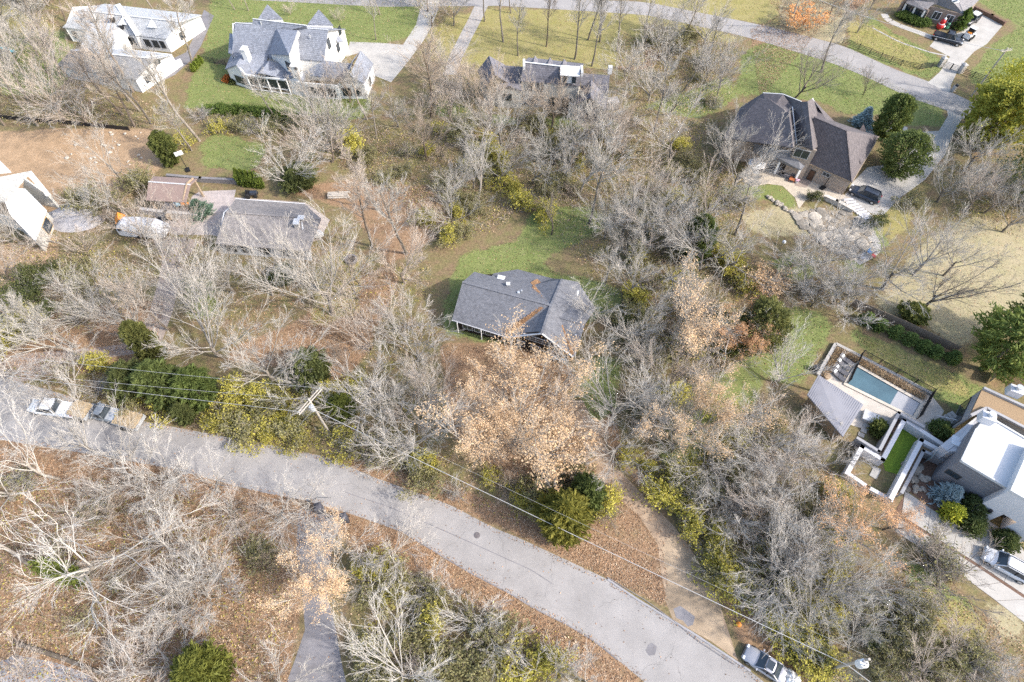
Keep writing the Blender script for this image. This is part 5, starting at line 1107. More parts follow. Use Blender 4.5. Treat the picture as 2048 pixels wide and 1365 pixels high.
for k in range(14): a_ = 2 * PI * k / 14; g = G(); g.box((.8 * math.cos(a_), .8 * math.sin(a_), .2), (.3, .36, .4), a_); g.obj('block', M['asphalt_dark'], t)
g = G(); g.tube((0, 0, .05), (0, 0, .12), .68, n=14); g.obj('ash', M['black'], t)
t = thing('covered_boat', 'white covered boat standing at the right end of the low grey house', 'boat', P(628, 472), -.2); t.scale = (.75, .75, .75); g = G(); g.loft([[(x, -w_, .6), (x, -w_ * .9, 1.2), (x, 0, z_), (x, w_ * .9, 1.2), (x, w_, .6)] for x, w_, z_ in ((-2, .9, 1.5), (0, 1.1, 1.9), (1.6, .9, 1.6), (2.4, .2, 1.3))]); g.obj('cover', M['white'], t); g = G(); g.box((0, 0, .4), (3.6, 1.0, .2)); g.obj('trailer_frame', M['dark_frame'], t)
for s in (-1, 1): g = G(); g.tube((0, s * .8, .3), (0, s * 1.0, .3), .3, n=10); g.obj('wheel', M['rubber'], t)
t = thing('log_pile', 'small stack of pale logs on the brown leaves behind the low grey house', 'log pile', P(678, 397), .05)
for k in range(7): g = G(); y = (k % 4) * .35 + (.17 if k > 3 else 0); z = .17 + (.3 if k > 3 else 0); g.tube((-1.8, y, z), (1.8 - .2 * (k % 3), y, z), .17, n=9); g.obj('log', M['pole'], t)
t = thing('tractor', 'dark garden tractor parked at the back corner of the low grey house', 'tractor', P(505, 393), .1); g = G(); g.box((.4, 0, .75), (1.1, .6, .5)); g.obj('hood', navy, t); g = G(); g.box((-.5, 0, .7), (.8, .9, .2)).box((-.7, 0, 1.05), (.15, .5, .5)); g.obj('seat', M['black'], t)
for x, r_, y in ((-.6, .45, .55), (.7, .28, .45)):
    for s in (-1, 1): g = G(); g.tube((x, s * (y - .12), r_), (x, s * (y + .12), r_), r_, n=12); g.obj('wheel', M['rubber'], t)
t = thing('play_set', 'child play set with white roof and blue slide at the left edge', 'play set', P(2, 106)); g = G()
for x in (-.8, .8):
    for y in (-.8, .8): g = G(); g.box((x, y, 1.3), (.1, .1, 2.6)); g.obj('post', M['wood'], t)
g = G(); g.slab([(-1.1, -1.1, 2.5), (1.1, -1.1, 2.5), (1.1, 0, 3.2), (-1.1, 0, 3.2)], .06).slab([(-1.1, 1.1, 2.5), (1.1, 1.1, 2.5), (1.1, 0, 3.2), (-1.1, 0, 3.2)], .06); g.obj('roof', M['white'], t); g = G(); g.slab([(.8, -.4, 1.3), (.8, .4, 1.3), (3, .4, .2), (3, -.4, .2)], .06); g.obj('slide', mat('teal_plastic', (.1, .35, .42), .4), t); g = G(); g.box((0, 0, 1.25), (1.6, 1.6, .08)); g.obj('deck', M['wood'], t)
for p, l in (((1663, 503), 'round metal garden globe on a stick in the grass below the rock waterfall'),):
    t = thing('garden_globe', l, 'garden globe', P(1564, 492)); g = G(); blob(g, (0, 0, .9), .3); g.obj('globe', M['white'], t, smooth=True); g = G(); g.tube((0, 0, 0), (0, 0, .7), .04); g.obj('stand', M['metal'], t)
for p, l, c_ in (((1737, 508), 'blue folding chair at the lower end of the rock waterfall path', (.08, .22, .45)), ((1722, 519), 'grey folding chair at the lower end of the rock waterfall path', (.3, .32, .36)), ((1745, 516), 'red folding chair at the lower end of the rock waterfall path', (.4, .05, .05))):
    t = thing('folding_chair', l, 'chair', P(*p), .6); m_ = mat('chair_fabric', c_, .8); g = G(); g.box((0, 0, .45), (.6, .55, .06)); g.obj('seat', m_, t); g = G(); g.box((0, .3, .75), (.6, .06, .6)); g.obj('backrest', m_, t)
    for x in (-.27, .27):
        for y in (-.24, .24): g = G(); g.box((x, y, .21), (.05, .05, .42)); g.obj('leg', M['black'], t)
# ------------------------------------------------------------------ vegetation
def bark(name, lo, hi): return mat(name, lo, .9, .3, 1.2, col2=hi, objcol=True, bump=.3, scale2=12)
M['trunk'] = bark('bark', (.15, .125, .10), (.29, .26, .225)); M['twig'] = bark('twig_bark', (.33, .305, .275), (.48, .455, .42))
M['limb'] = bark('limb_bark', (.20, .18, .155), (.38, .355, .32))
def leaf_mat(name, c1, c2, tr=.35):
    m = mat(name, c1, .75, .3, 1.1, col2=c2, objcol=True); N, L = m.node_tree.nodes, m.node_tree.links
    b = N['Principled BSDF']; t = N.new('ShaderNodeBsdfTranslucent'); x = N.new('ShaderNodeMixShader'); x.inputs[0].default_value = tr
    L.new(b.inputs['Base Color'].links[0].from_socket, t.inputs['Color']); out = N['Material Output']
    L.new(b.outputs[0], x.inputs[1]); L.new(t.outputs[0], x.inputs[2]); L.new(x.outputs[0], out.inputs['Surface']); return m
M['leaf_orange'] = leaf_mat('orange_leaves', (.60, .40, .22), (.77, .58, .38)); M['leaf_green'] = leaf_mat('evergreen_leaves', (.06, .075, .024), (.145, .16, .052), .3)
M['leaf_yellow'] = leaf_mat('yellow_green_leaves', (.34, .315, .05), (.58, .51, .12)); M['leaf_olive'] = leaf_mat('olive_leaves', (.20, .19, .08), (.35, .32, .15)); M['leaf_blue'] = leaf_mat('blue_needles', (.20, .27, .28), (.36, .43, .44), .15)

def unit(a): return a / np.maximum(np.linalg.norm(a, axis=-1, keepdims=True), 1e-9)
def grow(r, st, d, ln, K, up, jit):
    "N branches of K pieces; returns points (N,K+1,3)"
    pts = [st]; d = unit(d)
    for k in range(K):
        d = unit(d + np.array([0, 0, up]) + r.normal(size=d.shape) * jit)
        pts.append(pts[-1] + d * (ln / K)[:, None])
    return np.stack(pts, 1)
def spawn(r, pts, rad0, rad1, n, t0, t1, ang_, ratio, ln, rr, taper=.45):
    "children of each branch: starts, directions, lengths, radii"
    N_, K1, _ = pts.shape; K = K1 - 1
    t = t0 + (t1 - t0) * (np.arange(n)[None, :] + r.random((N_, n))) / n; t = np.minimum(t, .999)
    f = t * K; i = f.astype(int); fr = (f - i)[..., None]
    ix = np.arange(N_)[:, None]; a, b = pts[ix, i], pts[ix, i + 1]; st = a + (b - a) * fr; d = unit(b - a)
    q = unit(np.cross(d, unit(r.normal(size=d.shape)))); az = ang_ * (.65 + .7 * r.random((N_, n)))[..., None]
    d = d * np.cos(az) + q * np.sin(az)
    L_ = ln[:, None] * ratio * (1 - taper * t) * (.7 + .6 * r.random((N_, n)))
    rad = (rad0[:, None] + (rad1 - rad0)[:, None] * t) * rr
    return st.reshape(-1, 3), d.reshape(-1, 3), L_.ravel(), rad.ravel()
def tubes(segs, n):
    "segs: list of (points (N,K+1,3), r0 (N), r1 (N)) -> V, F of open n-sided tubes"
    P0, P1, R0, R1 = [], [], [], []
    for pts, a, b in segs:
        K = pts.shape[1] - 1
        for k in range(K):
            P0.append(pts[:, k]); P1.append(pts[:, k + 1]); R0.append(a + (b - a) * k / K); R1.append(a + (b - a) * (k + 1) / K)
    P0, P1, R0, R1 = map(np.concatenate, (P0, P1, R0, R1)); m = len(P0)
    d = unit(P1 - P0); ref = np.where(np.abs(d[:, 2:3]) < .9, [[0, 0, 1.0]], [[1.0, 0, 0]]); u = unit(np.cross(d, ref)); v = np.cross(d, u)
    P1 = P1 + d * R1[:, None] * .3
    a = np.arange(n) * 2 * PI / n; cs = np.cos(a)[None, :, None] * u[:, None, :] + np.sin(a)[None, :, None] * v[:, None, :]
    V_ = np.concatenate([P0[:, None] + cs * R0[:, None, None], P1[:, None] + cs * R1[:, None, None]], 1).reshape(-1, 3)
    k = np.arange(n); f = np.stack([k, (k + 1) % n, n + (k + 1) % n, n + k], 1)
    return V_, (np.arange(m)[:, None, None] * 2 * n + f[None]).reshape(-1, 4)
def quads(r, pts, ln, wd, flat=.0, out=None):
    n = len(pts); e1 = r.normal(size=(n, 3)); e1[:, 2] *= (1 - flat)
    if out is not None: e1 = e1 * .5 + out
    e1 = unit(e1); e2 = unit(np.cross(e1, r.normal(size=(n, 3)) * [1, 1, 1 - flat] + [0, 0, flat * 2])); s = (.6 + .8 * r.random((n, 1)))
    a, b = e1 * ln * s, e2 * wd * s
    V_ = np.stack([pts - a, pts - b, pts + a, pts + b], 1).reshape(-1, 3); return V_, np.arange(4 * n).reshape(n, 4)
def proto_tree(kind, seed, H=16.0):
    r = np.random.default_rng(seed); c = kind
    p = {'maple': dict(tl=.26, tj=.06, n1=9, t1=.45, a1=.66, l1=.70, up1=.085, j1=.07, n2=11, a2=.52, l2=.46, n3=7, l3=.46, n4=4, l4=.46, up=.075),
         'vase': dict(tl=.30, tj=.06, n1=7, t1=.55, a1=.54, l1=.68, up1=.07, j1=.07, n2=11, a2=.48, l2=.46, n3=7, l3=.46, n4=4, l4=.46, up=.08),
         'forest': dict(tl=.82, tj=.06, n1=13, t1=.44, a1=.70, l1=.32, up1=.11, j1=.09, n2=8, a2=.55, l2=.52, n3=6, l3=.52, n4=4, l4=.5, up=.09),
         'gnarled': dict(tl=.40, tj=.13, n1=6, t1=.5, a1=.60, l1=.60, up1=.08, j1=.17, n2=8, a2=.66, l2=.50, n3=7, l3=.46, n4=4, l4=.46, up=.02),
         'small': dict(tl=.20, tj=.1, n1=9, t1=.2, a1=.66, l1=.78, up1=.03, j1=.10, n2=9, a2=.52, l2=.46, n3=6, l3=.46, n4=3, l4=.46, up=.025)}[c]
    one = np.ones(1); tl = p['tl'] * H; r0 = .0125 * H
    tr = grow(r, np.zeros((1, 3)) - [0, 0, .3], np.array([[r.normal() * .06, r.normal() * .06, 1.0]]), one * tl, 8, .05, p['tj'])
    ra, rb = one * r0, one * r0 * (.28 if c == 'forest' else .62)
    s, d, ln, rd = spawn(r, tr, ra, rb, p['n1'], p['t1'], 1.0, p['a1'], p['l1'] / p['tl'], one * tl, .52, .25 if c != 'forest' else .5)
    L1 = grow(r, s, d, ln, 7, p['up1'], p['j1']); e1 = rd * .24
    s, d, l2, r2 = spawn(r, L1, rd, e1, p['n2'], .18, 1.0, p['a2'], p['l2'], ln, .46)
    L2 = grow(r, s, d, l2, 4, p['up'], .05 + p['j1'] * .5); r2 = np.clip(r2, .016, .06); e2 = np.maximum(r2 * .35, .010)
    s, d, l3, r3 = spawn(r, L2, r2, e2, p['n3'], .15, 1.0, .46, p['l3'], l2, .6)
    L3 = grow(r, s, d, l3, 3, p['up'], .07); r3 = np.clip(r3, .0105, .02); e3 = r3 * .6
    s, d, l4, r4 = spawn(r, L3, r3, e3, p['n4'], .2, 1.0, .44, p['l4'], l3, .7)
    l4 = np.maximum(l4, .35); L4 = grow(r, s, d, l4, 2, p['up'], .08); r4 = np.clip(r4, .0085, .012)
    bV, bF = tubes([(tr, ra, rb)], 9); lV, lF = tubes([(L1, rd, e1)], 6)
    tm = np_mesh('trunk', bV, bF, M['trunk'])
    cV, cF = tubes([(L2, r2, e2)], 4); dV, dF = tubes([(L3, r3, e3)], 3); eV, eF = tubes([(L4, r4, r4 * .6)], 3)
    cm = np_mesh('crown', np.concatenate([cV, dV, eV, lV]), np.concatenate([cF, dF + len(cV), eF + len(cV) + len(dV), lF + len(cV) + len(dV) + len(eV)]), None, np.concatenate([np.zeros(len(cF) + len(dF) + len(eF), int), np.ones(len(lF), int)]), [M['twig'], M['limb']])
    return dict(trunk=tm, crown=cm, tips=L4, mid=L3, H=H)
def leaf_mesh(r, pr, n, m, ln=.17, wd=.11, patchy=True, name='leaves'):
    T = pr['tips'][:, -1]; 
    if patchy:
        w_ = np.sin(T[:, 0] * .9 + 1) + np.sin(T[:, 1] * .8) + np.sin(T[:, 2] * 1.1 + 2) + r.normal(size=len(T)) * .6; T = T[w_ > -.8]
    i = r.integers(0, len(T), n); pts = T[i] + r.normal(size=(n, 3)) * .22
    return np_mesh(name, *quads(r, pts, ln, wd), m)
KIND = {}
for k, ss in (('maple', (1, 2, 3, 4)), ('vase', (11, 12, 13)), ('forest', (21, 22, 23, 24)), ('gnarled', (31, 32, 33)), ('small', (41, 42, 43))):
    KIND[k] = [proto_tree(k, s, 16.0 if k != 'small' else 8.0) for s in ss]
r_ = np.random.default_rng(5)
for k in ('maple', 'vase'):
    for pr in KIND[k][:2]: pr['leaves'] = leaf_mesh(r_, pr, 12500 if k == 'maple' else 5500, M['leaf_orange'], .07, .05)
for pr in KIND['forest'][:1] + KIND['small'][:1]: pr['leaves'] = leaf_mesh(r_, pr, 1800, M['leaf_orange'])
NEW = {}
TINT = {'pale': (1.04, 1.02, .99), 'white': (1.2, 1.19, 1.17), 'grey': (.93, .92, .90), 'pinkish': (1.06, .96, .88), 'brown': (.86, .74, .62), 'dark': (.55, .5, .46)}
ALLT = []
def tree(kind, px, py, h, tint='grey', label=None, leaves=False, lean=None, spread=1.0, v=None, cat='tree', group=None, leafcol=None):
    ps = KIND[kind]
    if leaves: ps = [p for p in ps if 'leaves' in p]
    pr = ps[(v if v is not None else random.randrange(len(ps))) % len(ps)]
    t = thing({'maple': 'bare_tree', 'vase': 'bare_tree', 'forest': 'bare_tree', 'gnarled': 'bare_tree', 'small': 'bare_tree'}[kind] if not leaves else 'orange_leaved_tree', label, cat, P(px, py), random.uniform(0, 6.28), group)
    s = h / pr['H']; wd = {'forest': 1.05, 'gnarled': 1.05, 'small': 1.15}.get(kind, 1.2); hh_ = .95 if kind == 'forest' else .84; t.scale = (s * spread * wd, s * spread * wd, s * hh_ * random.uniform(.94, 1.06))
    a = lean or (random.gauss(0, .05), random.gauss(0, .05)); t.rotation_euler = (a[0], a[1], t.rotation_euler.z)
    j = random.uniform(.9, 1.1); c = tuple(x * j for x in TINT[tint]) + (1,)
    for nm in ('trunk', 'crown') + (('leaves',) if leaves else ()):
        o = link(nm, pr[nm], None, t); o.color = c if nm != 'leaves' else ((*leafcol, 1) if leafcol else (random.uniform(.9, 1.15),) * 3 + (1,))
        if nm == 'trunk': o.color = tuple(x * (.75 if tint not in ('white', 'pale') else 1.0) for x in c[:3]) + (1,)
    ALLT.append((t, kind, tint, h, px, py, leaves)); return t
def ever(name, label, cat, px, py, h, rad, kind='cedar', col=(1, 1, 1), lean=None, n=None, group=None):
    "foliage as many small sprays round a trunk; one mesh per shape, shared between copies"
    key = (kind, round(h / rad, 1)) if kind != 'cedar' else kind
    if key not in NEW:
        r = np.random.default_rng(abs(hash(kind)) % 1000 if False else sum(map(ord, kind))); N_ = n or {'cedar': 12000, 'round': 12000, 'column': 3500, 'spruce': 5000, 'pine': 9000, 'globe': 3000}[kind]
        z = r.random(N_) ** .85; a = r.random(N_) * 2 * PI
        prof = {'cedar': lambda z: (1 - z) ** .7 * (.35 + z) * 1.25 , 'round': lambda z: np.sqrt(np.maximum(1 - (2 * z - 1) ** 2, 0)), 'column': lambda z: np.minimum(1, (1 - z) * 2.2) * .95, 'spruce': lambda z: (1 - z) ** .8, 'pine': lambda z: np.where(z > .25, np.sqrt(np.maximum(1 - ((z - .62) / .38) ** 2, 0)), 0), 'globe': lambda z: np.sqrt(np.maximum(1 - (1.6 * z - .6) ** 2, 0))}[kind](z)
        lob = .92 + .34 * np.sin(a * 4 + z * 7) * np.sin(z * 13 + a * 2) + .16 * np.sin(a * 11 - z * 23)
        rr = prof * lob * np.sqrt(r.random(N_) * .65 + .35)
        pts = np.stack([rr * np.cos(a), rr * np.sin(a), z], 1); out = np.stack([np.cos(a), np.sin(a), np.full(N_, .5 if kind != 'pine' else .3)], 1) * .9
        pts[:, :2] *= 1.0; sc = np.array([rad, rad, h]); pts = pts * sc
        k = {'cedar': (.30, .07), 'round': (.17, .09), 'column': (.2, .09), 'spruce': (.34, .07), 'pine': (.4, .1), 'globe': (.13, .08)}[kind]
        NEW[key] = (np_mesh('foliage', *quads(r, pts, k[0], k[1], out=out), M['leaf_blue'] if kind == 'spruce' else M['leaf_green']), h, rad)
        g_ = G(); g_.tube((0, 0, -.2), (0, 0, h * .75), rad * .06 + .05, .03, 7); NEW[key] += (g_.mesh('trunk'),); NEW[key][3].materials.append(M['trunk'])
    me, h0, r0, tm = NEW[key]; t = thing(name, label, cat, P(px, py), random.uniform(0, 6.28), group); t.scale = (rad / r0, rad / r0, h / h0)
    if lean: t.rotation_euler = (lean[0], lean[1], t.rotation_euler.z)
    f = link('foliage', me, None, t); f.color = (*col, 1); tr_ = link('trunk', tm, None, t); tr_.color = (1, 1, 1, 1); return t
# shrubs: brush of thin stems, with or without leaves
def proto_shrub(seed, leafm, n_leaf, lw=(.10, .06), ns=16, hgt=2.4):
    r = np.random.default_rng(seed); o = unit(np.stack([r.normal(size=ns), r.normal(size=ns), np.abs(r.normal(size=ns)) * .9 + .5], 1))
    L1 = grow(r, r.normal(size=(ns, 3)) * [.35, .35, 0], o, np.full(ns, hgt) * (.7 + .5 * r.random(ns)), 4, .06, .12); a, b = np.full(ns, .028), np.full(ns, .012)
    s, d, l2, r2 = spawn(r, L1, a, b, 8, .15, 1, .7, .45, np.full(ns, hgt), .7); L2 = grow(r, s, d, l2, 3, .04, .15); r2 = np.maximum(r2, .011)
    s, d, l3, r3 = spawn(r, L2, r2, r2 * .6, 4, .2, 1, .7, .5, l2, .8); L3 = grow(r, s, d, np.maximum(l3, .25), 2, .03, .15); r3 = np.maximum(r3, .009)
    V1, F1_ = tubes([(L1, a, b)], 4); V2, F2_ = tubes([(L2, r2, r2 * .7), ], 3); V3, F3_ = tubes([(L3, r3, r3 * .6)], 3)
    pr = dict(stems=np_mesh('stems', np.concatenate([V1, V2, V3]), np.concatenate([F1_, F2_ + len(V1), F3_ + len(V1) + len(V2)]), M['twig']), H=hgt)
    if n_leaf:
        T = L3[:, -1]; pts = T[r.integers(0, len(T), n_leaf)] + r.normal(size=(n_leaf, 3)) * .16; pts[:, 2] = np.abs(pts[:, 2])
        pr['leaves'] = np_mesh('leaves', *quads(r, pts, *lw), leafm)
    return pr
SHR = {'brush': [proto_shrub(51, None, 0, ns=22), proto_shrub(52, M['leaf_olive'], 500, ns=20)], 'yellow': [proto_shrub(53, M['leaf_yellow'], 2600), proto_shrub(54, M['leaf_yellow'], 1800)],
       'olive': [proto_shrub(55, M['leaf_olive'], 2600), proto_shrub(56, M['leaf_olive'], 2000)], 'green': [proto_shrub(57, M['leaf_green'], 3600), proto_shrub(58, M['leaf_green'], 3000)], 'orange': [proto_shrub(59, M['leaf_orange'], 1800)]}
ALLS = []
def shrub(kind, px, py, h, tint='grey', label=None, spread=1.0, col=None):
    pr = random.choice(SHR[kind]); t = thing('shrub', label, 'shrub', P(px, py), random.uniform(0, 6.28)); s = h / pr['H']; t.scale = (s * spread, s * spread, s)
    o = link('stems', pr['stems'], None, t); o.color = (*TINT[tint], 1)
    if 'leaves' in pr: l = link('leaves', pr['leaves'], None, t); l.color = (*(col or (1, 1, 1)), 1)
    ALLS.append((t, kind, tint, h, px, py, False)); return t
# ------------------------------------------------------------------ planting: individually placed trees
T_ = tree
T_('maple', 442, 711, 19, 'pale', 'broad pale maple on brown grass above the right end of the evergreen clump')
T_('vase', 560, 770, 19, 'pale', 'big pale forked tree above the roadside bushes, left of the crossarm utility pole', v=0)
T_('maple', 664, 630, 21, 'pale', 'wide pale bare tree with dark trunk in front of the low grey house', v=1)
T_('forest', 152, 695, 15, 'grey', 'grey tree where the gravel drive meets the road at left')
T_('gnarled', 165, 714, 17, 'white', 'white leaning trunk beside the gravel drive at left, ivy at its foot')
T_('maple', 282, 656, 15, 'pale', 'bare tree with black trunk right beside the bend of the gravel drive')
T_('forest', 338, 660, 14, 'pinkish', 'slender bare tree on the right edge of the gravel drive')
T_('gnarled', 302, 734, 12, 'pale', 'crooked dark-footed tree in front of the dark evergreens at left')
T_('small', 612, 800, 9, 'white', 'twisted white tree touching the crossarm utility pole', spread=.9)
T_('forest', 702, 752, 9, 'dark', 'thin half-dead tree above the yellow bushes right of the utility pole', spread=.6)
T_('maple', 742, 700, 12, 'pinkish', 'rounded pinkish bare tree midway between the utility pole and the dark-roofed house', v=2)
T_('maple', 838, 905, 15, 'pale', 'large pale bare tree leafless between the utility pole and the big orange oak', v=3, spread=1.1)
T_('maple', 1045, 900, 16, 'pale', 'largest orange oak, right below the front gable of the dark-roofed house', leaves=True, v=0, spread=1.3)
T_('vase', 965, 890, 13, 'pale', 'orange-leaved tree beside the largest oak, below the left wing of the dark-roofed house', leaves=True, v=1)
T_('maple', 985, 868, 12, 'pale', 'orange-leaved tree forming the upper left side of the big peach crown', leaves=True, v=1)
T_('vase', 1095, 872, 12, 'pale', 'orange-leaved tree forming the right side of the big peach crown', leaves=True, v=0)
T_('small', 1130, 940, 8, 'pale', 'small orange-leaved tree between the largest oak and the leafy drive', leaves=True, spread=1.1)
T_('vase', 1226, 908, 13, 'pale', 'bare tree on the right edge of the leafy drive, below the dark-roofed house', v=1)
T_('maple', 1228, 836, 15, 'grey', 'grey forked tree on green grass right of the dark-roofed house', v=0)
T_('gnarled', 1150, 655, 12, 'white', 'whitish tree overhanging the right end of the dark-roofed house', v=1)
T_('maple', 1382, 868, 15, 'pale', 'pale tree with a few orange leaves left of the pool house thicket', v=1, leaves=True, leafcol=(.8, .8, .8))
T_('vase', 1345, 905, 11, 'pale', 'bushy pale tree just below the slightly orange one, right of the leafy drive')
T_('vase', 1352, 722, 16, 'grey', 'tall tan-leaved tree leaning right of the dark-roofed house', leaves=True, v=0)
T_('maple', 1462, 704, 11, 'pinkish', 'dark-trunked tree with dull tan leaves between dark house and pool lawn', leaves=True, v=1, leafcol=(.8, .65, .55))
T_('maple', 1553, 762, 12, 'white', 'white-twigged tree on lawn at the upper left corner of the pool terrace', v=2)
T_('gnarled', 1641, 585, 12, 'pale', 'crooked pale tree below the rock waterfall, left of the wooden fence', v=0)
T_('small', 1690, 636, 6, 'white', 'low spreading white shrub-like tree at the left end of the wooden fence', spread=1.3)
T_('vase', 1766, 580, 19, 'grey', 'large grey tree with rust ivy on the left edge of the tan lawn', v=2, lean=(-.05, .06))
T_('vase', 1826, 550, 16, 'grey', 'grey tree with orange-brown trunk on the tan lawn, second from left', v=0, lean=(-.05, .08))
T_('vase', 1887, 552, 14, 'grey', 'slender grey tree on the tan lawn, highest on the lawn at right', v=1, spread=.9)
T_('vase', 1846, 616, 16, 'dark', 'dark wide-branching tree at the lower part of the tan lawn', v=0, lean=(-.08, .1))
T_('maple', 1590, 196, 13, 'dark', 'round-crowned dark tree on the green lawn behind the brick house', v=1)
T_('maple', 1726, 190, 8, 'dark', 'small dark tree alone on the green lawn beside the top road', v=3, spread=.8)
T_('forest', 1642, 146, 15, 'grey', 'tall grey tree by the top road leaning over the rail fence', lean=(0, .12))
T_('maple', 1714, 66, 10, 'pale', 'pale bare tree on the yellow lawn left of the corner house')
T_('gnarled', 1158, 392, 19, 'white', 'ghost-white sycamore with thick bare limbs in the thicket below the stone house', v=0, spread=.8)
T_('forest', 1178, 448, 18, 'grey', 'straight slim tree standing at the top edge of the central lawn')
T_('gnarled', 1103, 470, 10, 'dark', 'small dark crooked tree at the upper edge of the central lawn')
T_('maple', 586, 378, 13, 'white', 'dense white-twigged tree with evergreen at its foot, above the low grey house', v=0)
T_('forest', 746, 494, 19, 'pinkish', 'tall thin tree on brown leaves between log pile and fire pit')
T_('forest', 815, 507, 19, 'grey', 'tall dark-trunked tree standing right of the fire pit')
T_('gnarled', 722, 574, 10, 'dark', 'small forked tree just below the fire pit')
T_('maple', 812, 566, 13, 'pinkish', 'pinkish tree left of the green lawn around the dark-roofed house', v=2)
T_('forest', 758, 420, 15, 'pinkish', 'tall tree right of the log pile')
T_('gnarled', 955, 405, 17, 'pale', 'pale many-limbed tree in the thicket above the central lawn', v=2)
T_('forest', 862, 236, 18, 'brown', 'big dark trunk on grass between the farmhouse and the stone house')
T_('forest', 635, 246, 14, 'pale', 'slender pale tree at the lawn edge below the white farmhouse')
T_('forest', 552, 236, 12, 'pale', 'thin pale tree in the hedge line below the white farmhouse porch')
T_('forest', 735, 240, 14, 'pale', 'forked pale tree below the right end of the white farmhouse')
T_('forest', 400, 282, 21, 'pale', 'tallest pale trunk right of the dirt lot, reaching up past the asphalt drive', v=1)
T_('forest', 383, 302, 13, 'pale', 'short companion trunk left of the tallest pale trunk above the pavilion')
T_('gnarled', 256, 374, 20, 'pale', 'long pale trunk leaning across the dirt lot toward upper left', v=1, spread=.7)
T_('gnarled', 262, 428, 20, 'pale', 'long pale leaning trunk rising from the brush above the covered camper', v=2, spread=.7)
T_('small', 187, 430, 8, 'white', 'small white crooked tree between the gravel heap and the brush')
for px, py, h, l in ((77, 252, 19, 'pale trunk by the black silt fence, nearest the left edge of the photo'), (68, 174, 17, 'dark straight trunk on the green grass at far left'), (267, 185, 20, 'straight trunk just below the ranch garage gable'), (258, 202, 19, 'second straight trunk below the ranch garage gable'), (270, 254, 17, 'slim trunk standing at the right end of the black silt fence'), (64, 214, 18, 'leaning trunk between the grass and the silt fence at far left'), (10, 252, 15, 'thin trunk cut by the left edge above the dirt lot'), (121, 154, 14, 'thin trunk on grass left of the ranch garage'), (144, 162, 13, 'thin trunk touching the left corner of the ranch garage'), (90, 92, 15, 'thin trunk left of the ranch house terrace'), (98, 96, 15, 'twin thin trunk left of the ranch house terrace'), (131, 43, 14, 'thin trunk at the left end of the ranch house ridge'), (314, 31, 13, 'dark slim trunk behind the right part of the ranch house'), (385, 131, 18, 'pale trunk where the asphalt drive meets the rail fence')):
    T_('forest', px, py, h, random.choice(['pale', 'grey', 'pale', 'pinkish']), l)
for px, py, h, l in ((969, 43, 15, 'dark trunk at the top of the pale gravel drive'), (1007, 85, 18, 'thick grey trunk on the yellow lawn right of the gravel drive'), (1036, 112, 13, 'small two-armed trunk on the yellow lawn behind the stone house'), (1022, 27, 13, 'trunk by the top road above the yellow lawn'), (1093, 94, 14, 'lone slim trunk in the middle of the yellow lawn'), (1149, 119, 18, 'big forked trunk on the yellow lawn right behind the stone house'), (1176, 80, 17, 'dark trunk farther back on the yellow lawn'), (1183, 133, 16, 'crooked trunk behind the right wing of the stone house'), (1199, 84, 17, 'pale thick trunk at the right part of the yellow lawn'), (1233, 103, 15, 'trunk at the right end of the yellow lawn beside the thicket')):
    T_('forest', px, py, h, random.choice(['grey', 'grey', 'dark']), l, spread=.85)
for px, py, h, l in ((760, 30, 15, 'pale crooked trunk on the green lawn behind the farmhouse'), (752, 80, 12, 'pale trunk at the lawn edge above the farmhouse court'), (470, 20, 12, 'thin trunk at the top left of the farmhouse lawn'), (497, 22, 12, 'second thin trunk at the top left of the farmhouse lawn')):
    T_('gnarled' if py == 30 else 'forest', px, py, h, 'pale', l, spread=.7)
T_('gnarled', 165, 1160, 21, 'white', 'huge white ivy-clad sycamore at the left edge below the road', v=1, spread=1.15)
T_('gnarled', 60, 1130, 17, 'white', 'white sycamore limb cluster at the far left edge below the road', v=2)
T_('small', 378, 1212, 9, 'white', 'bare white tree with dark trunk in the centre of the orange leaf floor', spread=1.1)
T_('small', 428, 1156, 9, 'pale', 'right neighbour of the white tree on the orange leaf floor', spread=1.1)
T_('gnarled', 336, 1032, 10, 'pale', 'thin pale tree on the leaf floor just below the left road edge', v=0)
T_('gnarled', 482, 1020, 10, 'pale', 'pale tree leaning over the road edge left of the stone pillars', v=1)
T_('gnarled', 545, 1010, 10, 'pinkish', 'pale crooked tree over the road beside the stone pillars', v=2)
T_('maple', 672, 1176, 11, 'pale', 'spreading tree with sparse orange leaves over the lower driveway entrance', leaves=True, v=1)
T_('small', 787, 1116, 7, 'pale', 'small forked tree at the road edge right of the lower driveway', spread=1.1)
T_('small', 728, 1165, 6, 'pale', 'thin pale sapling among yellow-green brush right of the lower driveway')
T_('maple', 815, 1352, 11, 'white', 'brilliant white broad tree at the bottom edge right of the lower driveway', v=0, spread=1.25)
T_('small', 250, 1385, 8, 'pinkish', 'pinkish bare tree at the bottom edge left of the fallen log', spread=1.5)
T_('small', 350, 1330, 8, 'pale', 'pale tree at the bottom left beside the green cedar', spread=1.3)
T_('small', 560, 1372, 9, 'pale', 'thin pale tree at the bottom edge left of the lower driveway')
T_('small', 40, 1380, 9, 'pinkish', 'pinkish bare tree in the lower left corner')
T_('vase', 1170, 1362, 9, 'pale', 'pale tree leaning over the road at the bottom edge', v=1, lean=(0, .12))
T_('small', 1100, 1350, 7, 'pale', 'low pale tree beside the road at the bottom edge, left of the leaning one', spread=1.2)
T_('maple', 1622, 1190, 12, 'pale', 'pale smooth-barked tree in the thicket left of the orange oak near the driveway', v=2)
T_('vase', 1700, 1085, 10, 'grey', 'orange oak at the lower corner of the white garden wall', leaves=True, v=1, leafcol=(.98, .82, .70), spread=1.25)
